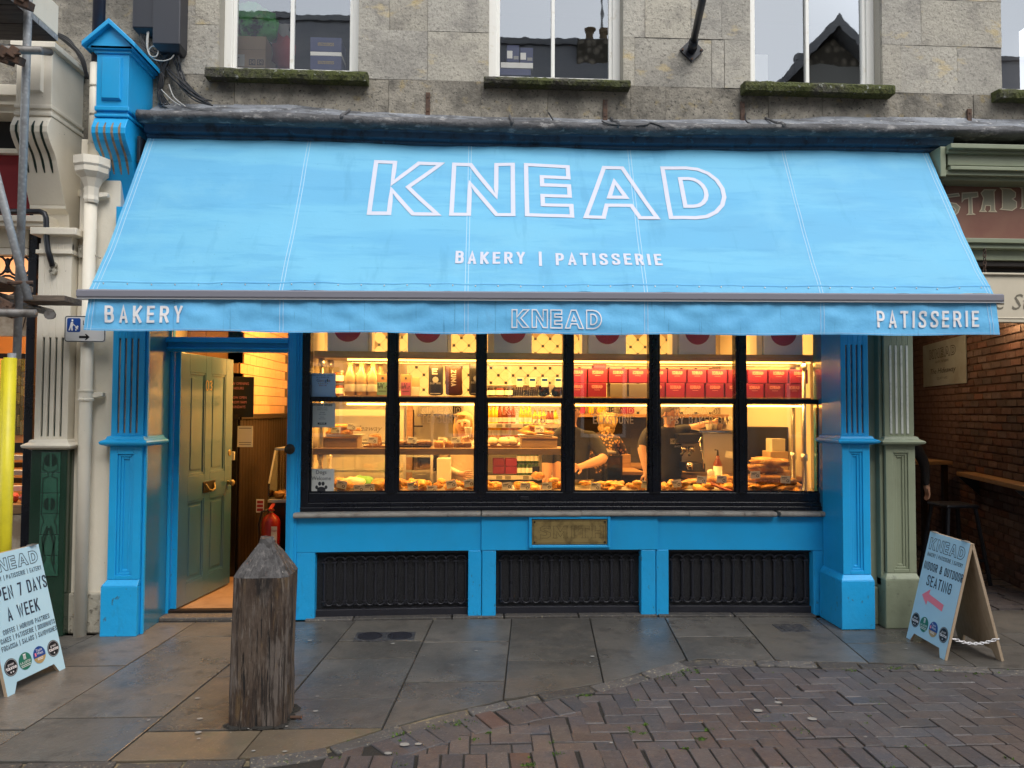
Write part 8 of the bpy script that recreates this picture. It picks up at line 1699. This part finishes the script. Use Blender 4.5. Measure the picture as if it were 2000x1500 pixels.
# fourth to sixth bay: shelf goods, counters, coffee machine
ysh = YB-.3; zsf = z0t+.041
for a, b, h, mt, nm, lab in ((1124, 1143, .26, 'red_box', 'cake_box', 'red box on the back shelf, left of the yellow bags'), (1150, 1160, .24, 'juice_yellow', 'crisp_bag', 'left yellow bag on the back shelf'), (1166, 1184, .27, 'juice_yellow', 'crisp_bag', 'right yellow bag on the back shelf'), (1190, 1199, .22, 'foil_black', 'coffee_bag', 'black bag on the back shelf behind the curly hair'), (1214, 1239, .25, 'red_box', 'cake_box', 'red box on the back shelf, above the leopard print blouse'), (1428, 1440, .24, 'jam_dark', 'bottle_pack', 'dark bottle pack on the back shelf, fifth bay'), (1462, 1475, .25, 'juice_brown', 'bottle_pack', 'brown bottle pack on the back shelf, sixth bay'), (1478, 1492, .26, 'kraft', 'coffee_bag', 'kraft bag on the back shelf, sixth bay'), (1496, 1508, .24, 'card', 'coffee_bag', 'white bag on the back shelf, sixth bay'), (1510, 1522, .25, 'foil_black', 'menu_board', 'dark leaning board on the back shelf, sixth bay')):
    x0, x1 = X(a, 790, ysh), X(b, 790, ysh); t = solo(MB().box(x0, x1, ysh, ysh+.12, zsf, zsf+h), nm, mt, lab, 'bag' if 'bag' in nm else 'box' if 'box' in nm else 'bottles' if 'bottle' in nm else 'board', ((x0+x1)/2, ysh+.06, zsf), bevel=.012 if 'bag' in nm else .003)
ctr = T('back_counter', 'dark back counter with a pale wooden top behind the staff', 'counter', (1.9, 2.7, .05)); MB().box(xk+.1, XRi, 2.75, YB-.05, .05, .93).build('counter_body', 'black_in', ctr); MB().box(xk+.08, XRi, 2.72, YB-.05, .931, .965).build('counter_top', 'wood_light', ctr, bevel=.004)
cf = T('front_counter', 'pale wooden counter carrying the coffee machine, fifth bay', 'counter', (2.2, 1.2, .05)); zc_ = Z(1380, 930, 1.05); xq0, xq1 = X(1318, 930, 1.0), XRi; MB().box(xq0+.03, xq1, 1.0, 1.75, .05, zc_-.04).build('counter_body', 'black_in', cf); MB().hexa([(xq0, 1.75, zc_-.039), (xq0+.3, .95, zc_-.039), (xq1, .95, zc_-.039), (xq1, 1.75, zc_-.039), (xq0, 1.75, zc_), (xq0+.3, .95, zc_), (xq1, .95, zc_), (xq1, 1.75, zc_)]).build('counter_top', 'wood_light', cf, bevel=.004)
ym = 1.12; cm = T('coffee_machine', 'steel coffee machine with group handles in the fifth bay', 'coffee machine', (X(1400, 900, ym), ym, zc_))
def cb(nm, a, b, yt, yb, y, d, mt, bv=.006): return MB().box(X(a, (yt+yb)/2, y), X(b, (yt+yb)/2, y), y, y+d, Z((a+b)/2, yb, y), Z((a+b)/2, yt, y)).build(nm, mt, cm, bevel=bv)
cb('back_panel', 1374, 1448, 846, 922, ym, .06, 'steel'); cb('top_tray', 1366, 1450, 840, 846, ym-.03, .5, 'chrome'); cb('drip_tray', 1340, 1378, 905, 922, ym-.02, .4, 'black_in'); cb('group_body', 1325, 1372, 848, 866, ym+.05, .35, 'black_in'); cb('front_body', 1330, 1374, 866, 905, ym+.28, .1, 'steel')
for px in (1335, 1350): a = V(px, 872, ym+.1); MB().tube([a, a+Vector((0, 0, -.05))], .03, 10).build('group_head', 'chrome', cm, smooth=True); MB().tube([a+Vector((0, -.02, -.05)), a+Vector((-.06, -.14, -.07))], [.010, .014], 8).build('group_handle', 'black_in', cm, smooth=True)
MB().tube([V(1371, 850, ym-.02), V(1366, 862, ym-.06), V(1372, 890, ym-.06), V(1374, 915, ym-.05)], .008, 6).build('steam_wand', 'chrome', cm, smooth=True); mb = MB(); mb.lathe([(.001, 0), (.03, .002), (.034, .05), (.028, .07), (.026, .07)], V(1347, 918, ym-.05), 12); solo(mb, 'milk_jug', 'chrome', 'small steel milk jug below the coffee machine spout', 'jug', V(1347, 918, ym-.05), smooth=True)
for k, px in enumerate((1385, 1395, 1404)): c = V(px, 840, ym+.1); mb = MB(); mb.lathe([(.001, 0), (.024, .0), (.036, .05), (.038, .06), (.034, .06)], c, 12); solo(mb, 'coffee_cup', ('card', 'steel', 'kraft')[k], ('white', 'steel', 'brown')[k]+' cup standing on top of the coffee machine', 'cup', c, 'cups on the coffee machine', smooth=True)
yb3 = .85; c = V(1402, 923, yb3); c.z = zc_; pb = T('syrup_bottle', 'amber pump bottle with a white label before the coffee machine', 'bottle', c); MB().lathe([(.001, .002), (.038, .004), (.038, .13), (.016, .18), (.016, .20)], c, 14).build('bottle_body', 'juice_brown', pb, smooth=True); MB().lathe([(.0388, .02), (.0388, .11)], c, 14).build('bottle_label', 'card', pb, recalc=False, smooth=True); MB().tube([c+Vector((0, 0, .20)), c+Vector((0, 0, .25)), c+Vector((-.03, -.01, .255))], [.012, .006, .005], 6).build('pump', 'black_in', pb)
c = V(1388, 923, yb3); c.z = zc_; mb = MB(); mb.lathe([(.001, .002), (.03, .004), (.03, .07), (.02, .075), (.001, .08)], c, 12); solo(mb, 'small_jar', 'card', 'small white jar left of the amber pump bottle', 'jar', c, smooth=True)
pan('glass_case', 'steel framed glass case between the staff, fourth bay', 'display case', 1186, 1216, 890, 960, 1.7, .35, 'dark_glass'); pan('case_top', 'pale tray on top of the glass case, fourth bay', 'tray', 1176, 1204, 882, 886, 1.65, .4, 'steel')
pan('wood_crate', 'small wooden crate on the back counter, fourth bay', 'crate', 1216, 1232, 888, 916, 2.3, .2, 'wood_light'); pan('side_table', 'pale wooden worktop beside the barista, fourth bay', 'worktop', 1214, 1258, 921, 928, 1.8, .5, 'wood_light')
pan('cardboard_box', 'brown cardboard box behind the loaf pile, sixth bay', 'box', 1505, 1540, 882, 930, .95, .2, 'cardboard'); pan('plastic_tub', 'white plastic tub on the cardboard box, sixth bay', 'tub', 1508, 1534, 857, 882, .98, .15, 'tile_white'); pan('dark_cabinet', 'black cabinet behind the loaf pile, sixth bay', 'cabinet', 1462, 1582, 834, 962, 1.3, .4, 'black_in')
pan('side_mirror_frame', 'cream window frame on the right wall, sixth bay', 'frame', 1583, 1590, 700, 955, .75, .06, 'plaster_in'); pan('wall_panel', 'plain warm wall panel at the right of the sixth bay', 'panel', 1589, 1625, 690, 958, .95, .05, 'glass_clear')
pan('left_frame', 'cream window post at the left of the first bay', 'frame', 610, 622, 660, 960, .62, .05, 'plaster_in')
# entrance: notices, extinguisher, cake counter
y = 1.27; x0, x1, z0, z1 = X(443, 780, y), X(496, 780, y), Z(470, 815, y), Z(470, 736, y); ns = T('hours_board', 'black board announcing new opening hours inside the door', 'sign', ((x0+x1)/2, y, z0)); MB().box(x0, x1, y-.012, y, z0, z1).build('board', 'foil_black', ns, bevel=.002); mp = front((x0, y-.012, z0), .0015); w_, h_ = x1-x0, z1-z0; mb = MB()
for k, s in enumerate(('NEW OPENING', 'HOURS', '', 'NOW OPEN', 'FROM 9AM', 'SUNDAYS')):
    if s: btext(mb, s, mp, h_*.065, w_*.45, h_*(.80-.115*k), W=w_*(.74 if len(s) > 9 else .058*len(s)*1.25))
mb.build('print', 'pink_ink', ns, recalc=False)
y = 1.25; x0, x1, z0, z1 = X(464, 850, y), X(494, 850, y), Z(470, 873, y), Z(470, 832, y); ns = T('paper_notice', 'white paper notice on the black dado inside the door', 'notice', ((x0+x1)/2, y, z0)); MB().box(x0, x1, y-.003, y, z0, z1).build('paper', 'card', ns); mp = front((x0, y-.003, z0), .001); w_, h_ = x1-x0, z1-z0; mb = MB(); mb.rect(mp, w_*.1, w_*.9, h_*.88, h_*.91); mb.rect(mp, w_*.1, w_*.9, h_*.2, h_*.225); mb.rect(mp, w_*.12, w_*.88, h_*.1, h_*.125); mb.build('print', 'ink', ns, recalc=False)
y = 1.262; x0, x1, z0, z1 = X(446, 890, y), X(458, 890, y), Z(450, 899, y), Z(450, 882, y); solo(MB().box(x0, x1, y-.008, y+.012, z0, z1), 'light_switch', 'card', 'cream light switch on the black dado by the door edge', 'switch', (x0, y, z0), bevel=.003)
c = G(529, 1110, .05); c = Vector((X(529, 1040, 1.15), 1.15, 0)); fx_ = T('fire_extinguisher', 'red fire extinguisher on a stand just inside the door', 'fire extinguisher', (c.x, c.y, .05)); zt_, zb_ = Z(529, 1008, 1.15), Z(529, 1075, 1.15); r = .083
MB().lathe([(.001, zb_-.16), (r, zb_-.155), (r, zt_-.05), (r*.8, zt_-.01), (r*.35, zt_+.02), (r*.3, zt_+.03)], (c.x, c.y, 0), 18).build('cylinder', 'red_paint', fx_, smooth=True); MB().lathe([(.02, zt_+.03), (.022, zt_+.07), (.001, zt_+.075)], (c.x, c.y, 0), 10).build('valve', 'brass', fx_); mb = MB(); mb.obox((c.x+.01, c.y-.02, zt_+.085), (.03, .12, .018), (.3, 0, 0)); mb.obox((c.x+.01, c.y-.02, zt_+.055), (.03, .11, .012), (-.1, 0, 0)); mb.build('lever', 'red_paint', fx_, bevel=.003); MB().tube([(c.x-.02, c.y, zt_+.06), (c.x-.08, c.y-.02, zt_+.04), (c.x-.10, c.y-.03, zt_-.08), (c.x-.095, c.y-.03, zt_-.25)], .011, 6).build('hose', 'black_in', fx_, smooth=True)
mp = front((c.x+.03, c.y-r*.99, zb_-.1), .004); mb = MB(); mb.rect(mp, -.005, .048, .0, .33); mb.build('label', 'card', fx_, recalc=False); mb = MB(); btext(mb, 'Foam', lambda u, v, k=0: mp(u, v, 2), .03, .022, .28, W=.045); [mb.rect(lambda u, v: mp(u, v, 2), 0, .04, .03+.04*k, .045+.04*k) for k in range(5)]; mb.build('label_print', 'red_paint', fx_, recalc=False)
MB().box(c.x-.12, c.x+.12, c.y-.1, c.y+.1, .05, zb_-.161).build('stand', 'wood_dark', fx_, bevel=.004)
ns = T('safety_sign', 'small red and white fire safety sign above the extinguisher', 'sign', V(508, 990, 1.2)); p_ = V(508, 988, 1.2); MB().obox(p_, (.07, .004, .12)).build('plate', 'card', ns); [MB().obox(p_+Vector((0, -.003, .035-.035*k)), (.055, .002, .026)).build('symbol', 'red_paint', ns) for k in range(3)]
dc = T('cake_cabinet', 'small slanted glass cake cabinet inside the door', 'cabinet', (X(545, 960, 1.4), 1.4, .05)); xa_, xb_ = X(524, 960, 1.35), X(600, 960, 1.35); MB().box(xa_, xb_, 1.35, 1.9, .05, .72).build('cabinet_body', 'black_in', dc); MB().prism([(1.35, .72), (1.9, .72), (1.9, 1.2), (1.55, 1.2), (1.35, .9)], 'x', xa_, xa_+.012).build('side_glass', 'glass_clear', dc); MB().box(xa_, xb_, 1.33, 1.9, .721, .75).build('cabinet_shelf', 'steel', dc, bevel=.003); MB().box(xa_, xb_, 1.55, 1.9, 1.2, 1.22).build('cabinet_top', 'steel', dc)
MB().hexa([(xa_, 1.342, .9), (xa_+.014, 1.342, .9), (xa_+.014, 1.352, .9), (xa_, 1.352, .9), (xa_, 1.542, 1.2), (xa_+.014, 1.542, 1.2), (xa_+.014, 1.552, 1.2), (xa_, 1.552, 1.2)]).build('cabinet_edge', 'steel', dc)
for k in range(6): food('bun', Vector((xa_+.08+.11*(k % 3), 1.45+.12*(k//3), .751)), 'iced bun inside the slanted cake cabinet', 'buns in the cake cabinet')

# ================================================================ people
from mathutils.bvhtree import BVHTree
def skinned(J, E_, root, mats, bone_mat, subs=2):
    """one continuous body grown over a skeleton: J name -> (pos, radius)"""
    names = list(J); idx = {n: i for i, n in enumerate(names)}
    me = bpy.data.meshes.new('body'); me.from_pydata([Vector(J[n][0]) for n in names], [(idx[a], idx[b]) for a, b in E_], [])
    ob = bpy.data.objects.new('body', me); COL.objects.link(ob)
    md = ob.modifiers.new('skin', 'SKIN'); md.use_smooth_shade = True; md.branch_smoothing = .6
    for i, n in enumerate(names):
        r = J[n][1]; r = r if isinstance(r, tuple) else (r, r); d = me.skin_vertices[0].data[i]; d.radius = r; d.use_root = (n == root)
    sb = ob.modifiers.new('sub', 'SUBSURF'); sb.levels = sb.render_levels = subs
    dg = bpy.context.evaluated_depsgraph_get(); m2 = bpy.data.meshes.new_from_object(ob.evaluated_get(dg)); bpy.data.objects.remove(ob)
    m2.materials.clear()
    for k in mats: m2.materials.append(M[k])
    segs = [(Vector(J[a][0]), Vector(J[b][0]), mats.index(bone_mat(a, b))) for a, b in E_]
    for p in m2.polygons:
        c = p.center; best = 9; mi = 0
        for a, b, k in segs:
            ab = b-a; t = max(0, min(1, (c-a).dot(ab)/max(1e-9, ab.length_squared))); d = (c-a-ab*t).length
            if d < best: best = d; mi = k
        p.material_index = mi; p.use_smooth = True
    return m2
def hand(J, E_, w, d, side, s=1., curl=.5):
    """palm and five fingers growing from wrist joint w along d"""
    d = Vector(d).normalized(); side = (Vector(side)-d*Vector(side).dot(d)).normalized(); up = d.cross(side); wp_ = Vector(J[w][0])
    pm = w+'_palm'; J[pm] = (wp_+d*.05*s, (.034*s, .020*s)); E_.append((w, pm))
    for i, (o, L_) in enumerate(((-.030, .058), (-.010, .068), (.010, .064), (.029, .050))):
        k0, k1, k2 = [f'{w}_f{i}{q}' for q in 'abc']; b0 = wp_+d*.088*s+side*o*s; d1 = (d*math.cos(curl)-up*math.sin(curl)); d2 = (d*math.cos(curl*2)-up*math.sin(curl*2))
        J[k0] = (b0, .0095*s); J[k1] = (b0+d1*L_*.5*s, .0085*s); J[k2] = (b0+d1*L_*.5*s+d2*L_*.5*s, .007*s); E_ += [(pm, k0), (k0, k1), (k1, k2)]
    t0, t1 = w+'_t0', w+'_t1'; J[t0] = (wp_+d*.045*s-side*.042*s-up*.008*s, .011*s); J[t1] = (J[t0][0]+(d*.8-side*.35-up*.3)*.045*s, .009*s); E_ += [(pm, t0), (t0, t1)]
def person(label, base, face, J, hands, mats, bone_mat, hair=None, group=None, extras=()):
    E_ = [('hip', 'belly'), ('belly', 'chest'), ('chest', 'neck'), ('neck', 'head0'), ('head0', 'head1'), ('head1', 'head2')]
    for s in 'LR': E_ += [('chest', 'sh'+s), ('sh'+s, 'el'+s), ('el'+s, 'wr'+s), ('hip', 'hp'+s), ('hp'+s, 'kn'+s), ('kn'+s, 'an'+s), ('an'+s, 'to'+s)]
    for w, d, side, curl in hands: hand(J, E_, w, d, side, 1., curl)
    me = skinned(J, E_, 'hip', mats, bone_mat)
    t = T('person', label, 'person', base, group); o = bpy.data.objects.new('body', me); COL.objects.link(o); attach(o, t)
    f = Vector(face).normalized(); hc = Vector(J['head1'][0]); s_ = Vector((0, 0, 1)).cross(f).normalized(); u_ = f.cross(s_)
    bv = BVHTree.FromPolygons([v.co for v in me.vertices], [tuple(p.vertices) for p in me.polygons])
    def sf(a, b, d=f): h = bv.ray_cast(hc+d*.4+(s_*a if d is f else Vector())+u_*b, -d); return h[0] if h[0] is not None else hc+d*.08
    mb = MB()
    for q in (-1, 1): mb.ell(sf(q*.030, .010)-f*.003, (.011, .008, .006), 8, 5)
    mb.build('eyes', 'eye', t, smooth=True); mb = MB()
    for q in (-1, 1): mb.tube([sf(q*.016, .026), sf(q*.030, .031)+f*.002, sf(q*.044, .026)], .0035, 5)
    mb.build('eyebrows', hair[0] if hair else 'hair_grey', t, smooth=True); mb = MB(); mb.tube([sf(0, .018)-f*.004, sf(0, -.012)+f*.006, sf(0, -.026)+f*.013, sf(0, -.036)-f*.004], [.006, .008, .011, .007], 8); mb.build('nose', 'skin', t, smooth=True); mb = MB(); mb.ell(sf(0, -.060)-f*.003, (.021, .009, .0065), 10, 5); mb.build('mouth', 'lip', t, smooth=True); mb = MB()
    for q in (-1, 1): mb.ell(sf(0, -.008, s_*q), (.014, .018, .030), 8, 6)
    mb.build('ears', 'skin', t, smooth=True)
    if hair:
        mt, lst = hair; mb = MB()
        for off, r, ns in lst: mb.ell(hc+f*off[0]+s_*off[1]+u_*off[2], r, 18, 12, ns)
        mb.build('hair', mt, t, smooth=True)
    for fn in extras: fn(t, J)
    return t
def std(x, y, ang, h=1.7, z0=.05, build=1.):
    """standing skeleton facing ang (0 = towards the street, -y)"""
    k = h/1.75; F_ = Vector((math.sin(ang), -math.cos(ang), 0)); S_ = Vector((math.cos(ang), math.sin(ang), 0)); P = lambda s, f, z: Vector((x, y, z0))+S_*s*k+F_*f*k+Vector((0, 0, z*k)); b = build
    J = {'hip': (P(0, 0, .95), (.155*b, .115*b)), 'belly': (P(0, .01, 1.12), (.145*b, .105*b)), 'chest': (P(0, 0, 1.33), (.165*b, .11*b)), 'neck': (P(0, .01, 1.50), .058), 'head0': (P(0, .03, 1.57), .066), 'head1': (P(0, .035, 1.64), (.094, .108)), 'head2': (P(0, .02, 1.71), (.074, .082))}
    for q, s in (('L', -1), ('R', 1)): J.update({'sh'+q: (P(s*.19*b, 0, 1.42), .062*b), 'el'+q: (P(s*.25*b, .0, 1.13), .045*b), 'wr'+q: (P(s*.25*b, .10, .90), .030), 'hp'+q: (P(s*.09, 0, .88), .088*b), 'kn'+q: (P(s*.10, .02, .48), .060), 'an'+q: (P(s*.10, -.01, .08), .042), 'to'+q: (P(s*.11, .13, .035), .034)})
    return J, P, F_, S_
def wear(top, legs, sleeve='short'):
    def f(a, b):
        n = b
        if n.startswith(('head', 'wr')) and (n.startswith('head') or '_' in n): return 'skin'
        if n.startswith('wr'): return top if sleeve == 'long' else 'skin'
        if '_' in n: return 'skin'
        if n == 'neck': return 'skin' if False else top
        if n.startswith(('hp', 'kn', 'an')): return legs
        if n.startswith('to'): return 'black_in'
        return top
    return f
# blonde woman holding a cup, second bay
xw = X(906, 840, 1.75); J, P, F_, S_ = std(xw, 1.75, R(-8), 1.50)
J['elR'] = (P(.24, .12, 1.20), .045); J['wrR'] = (P(.10, .27, 1.42), .032); J['elL'] = (P(-.25, .04, 1.14), .045); J['wrL'] = (P(-.02, .22, 1.08), .032)
def cup(t, J):
    c = J['wrR'][0]+F_*.04+Vector((.0, 0, .06)); MB().lathe([(.001, 0), (.026, .002), (.036, .10), (.037, .105), (.001, .108)], c, 12).build('held_cup', 'card', t, smooth=True)
person('woman with blonde hair and cream blouse lifting a cup, second bay', (xw, 1.75, .05), F_, J, [('wrR', (-.3, -.5, .8), (1, 0, 0), .8), ('wrL', (.8, -.5, 0), (0, 0, 1), .5)], ['cloth_cream', 'skin', 'cloth_khaki', 'black_in'], wear('cloth_cream', 'cloth_khaki', 'long'), ('hair_blonde', [((-.035, 0, .04), (.098, .092, .088), .12), ((-.025, -.078, -.05), (.032, .055, .12), .25), ((-.025, .078, -.05), (.032, .055, .12), .25), ((.03, -.03, .088), (.06, .045, .026), .2)]), extras=[cup])
# stout man in a black shirt reaching over the counter, between third and fourth bays
xm_ = X(1112, 850, .98); J, P, F_, S_ = std(xm_, .98, R(6), 1.64, build=1.22)
ew = V(1181, 896, .80); wr = V(1141, 909, .66); J['elR'] = (ew, .055); J['shR'] = (P(.215, .02, 1.40), .082); J['wrR'] = (wr, .035); J['elL'] = (V(1069, 905, .92), .052); J['wrL'] = (V(1066, 958, .90), .038); J['shL'] = (P(-.21, .0, 1.40), .08)
def apron(t, J):
    mb = MB(); mb.sheet(lambda u, v: P(-.20+.40*u, .155+.03*math.sin(3.14*u), .45+.55*v), 8, 6); mb.build('apron', 'cloth_khaki', t, solid=.01, smooth=True)
person('stout man in a black shirt and dark apron reaching across the counter', (xm_, .98, .05), F_, J, [('wrR', (-.9, -.35, -.15), (0, 0, 1), .7), ('wrL', (0, -.2, -1), (1, 0, 0), .4)], ['cloth_black', 'skin', 'black_in'], wear('cloth_black', 'black_in'), ('hair_grey', [((-.015, 0, .045), (.098, .095, .075), .1)]), extras=[apron])
# woman in a leopard print blouse, seen from behind and stooping
yl_ = 2.35; xl2 = X(1172, 850, yl_); J, P, F_, S_ = std(xl2, yl_, R(150), 1.60)
J['chest'] = (P(.0, .10, 1.28), (.165, .12)); J['neck'] = (P(0, .20, 1.42), .055); J['head0'] = (P(.0, .26, 1.47), .064); J['head1'] = (P(0, .29, 1.52), (.08, .09)); J['head2'] = (P(0, .29, 1.59), (.062, .07)); J['shL'] = (P(-.18, .10, 1.36), .062); J['shR'] = (P(.18, .10, 1.36), .062); J['elL'] = (P(-.24, .24, 1.12), .045); J['elR'] = (P(.24, .24, 1.12), .045); J['wrL'] = (P(-.2, .40, 1.0), .03); J['wrR'] = (P(.2, .40, 1.0), .03)
person('woman in a leopard print blouse bending at the back counter', (xl2, yl_, .05), F_, J, [('wrL', F_, (0, 0, 1), .4), ('wrR', F_, (0, 0, 1), .4)], ['leopard', 'skin', 'black_in'], wear('leopard', 'black_in', 'long'), ('hair_blonde', [((-.03, 0, .03), (.115, .115, .11), .3), ((-.05, 0, -.05), (.09, .08, .09), .35), ((-.02, .04, .10), (.07, .07, .05), .4)]))
# barista at the machine
yb4 = 1.35; xb4 = X(1305, 830, yb4); J, P, F_, S_ = std(xb4, yb4, R(35), 1.63)
J['elR'] = (V(1345, 838, 1.45), .043); J['wrR'] = (V(1382, 826, 1.5), .030); J['elL'] = (V(1252, 872, 1.22), .044); J['wrL'] = (V(1262, 920, 1.15), .030); J['shL'] = (V(1266, 838, 1.3), .058); J['shR'] = (V(1322, 835, 1.4), .058)
def apr2(t, J):
    mb = MB(); mb.sheet(lambda u, v: P(-.17+.34*u, .15+.03*math.sin(3.14*u), .45+.50*v), 8, 6); mb.build('apron', 'cloth_khaki', t, solid=.01, smooth=True)
    mp = plane_map(P(.0, .125, 1.33), S_, (0, 0, 1), .006); mb = MB(); knead(mb, mp, -.11, 0, .22, .045, .004); word(mb, 'BAKERY', mp, .016, W=.10, align='c', y=-.035); mb.build('shirt_print', 'card', t, recalc=False)
person('barista in a black shop shirt reaching to the coffee machine, fifth bay', (xb4, yb4, .05), F_, J, [('wrR', (1, .1, .1), (0, 0, 1), .5), ('wrL', (.15, -.1, -1), (1, 0, 0), .35)], ['cloth_black', 'skin', 'black_in'], wear('cloth_black', 'black_in'), ('hair_grey', [((-.02, 0, .04), (.10, .098, .085), .15)]), extras=[apr2])
# person in a black coat half hidden by the sage pier
yp4 = 1.25; xp4 = X(1738, 850, yp4); J, P, F_, S_ = std(xp4, yp4, R(-12), 1.72, 0)
hw_ = V(1809, 947, yp4-.02); J['elR'] = (V(1806, 905, yp4), .050); J['shR'] = (V(1784, 866, yp4), .066); J['wrR'] = (hw_, .030)
person('person in a black coat half hidden behind the sage pier', (xp4, yp4, 0), F_, J, [('wrR', (.1, -.1, -1), (0, 1, 0), .35), ('wrL', (0, -.2, -1), (1, 0, 0), .35)], ['cloth_black', 'skin', 'black_in'], wear('cloth_black', 'black_in', 'long'), ('hair_grey', [((-.02, 0, .04), (.10, .098, .085), .15)]))
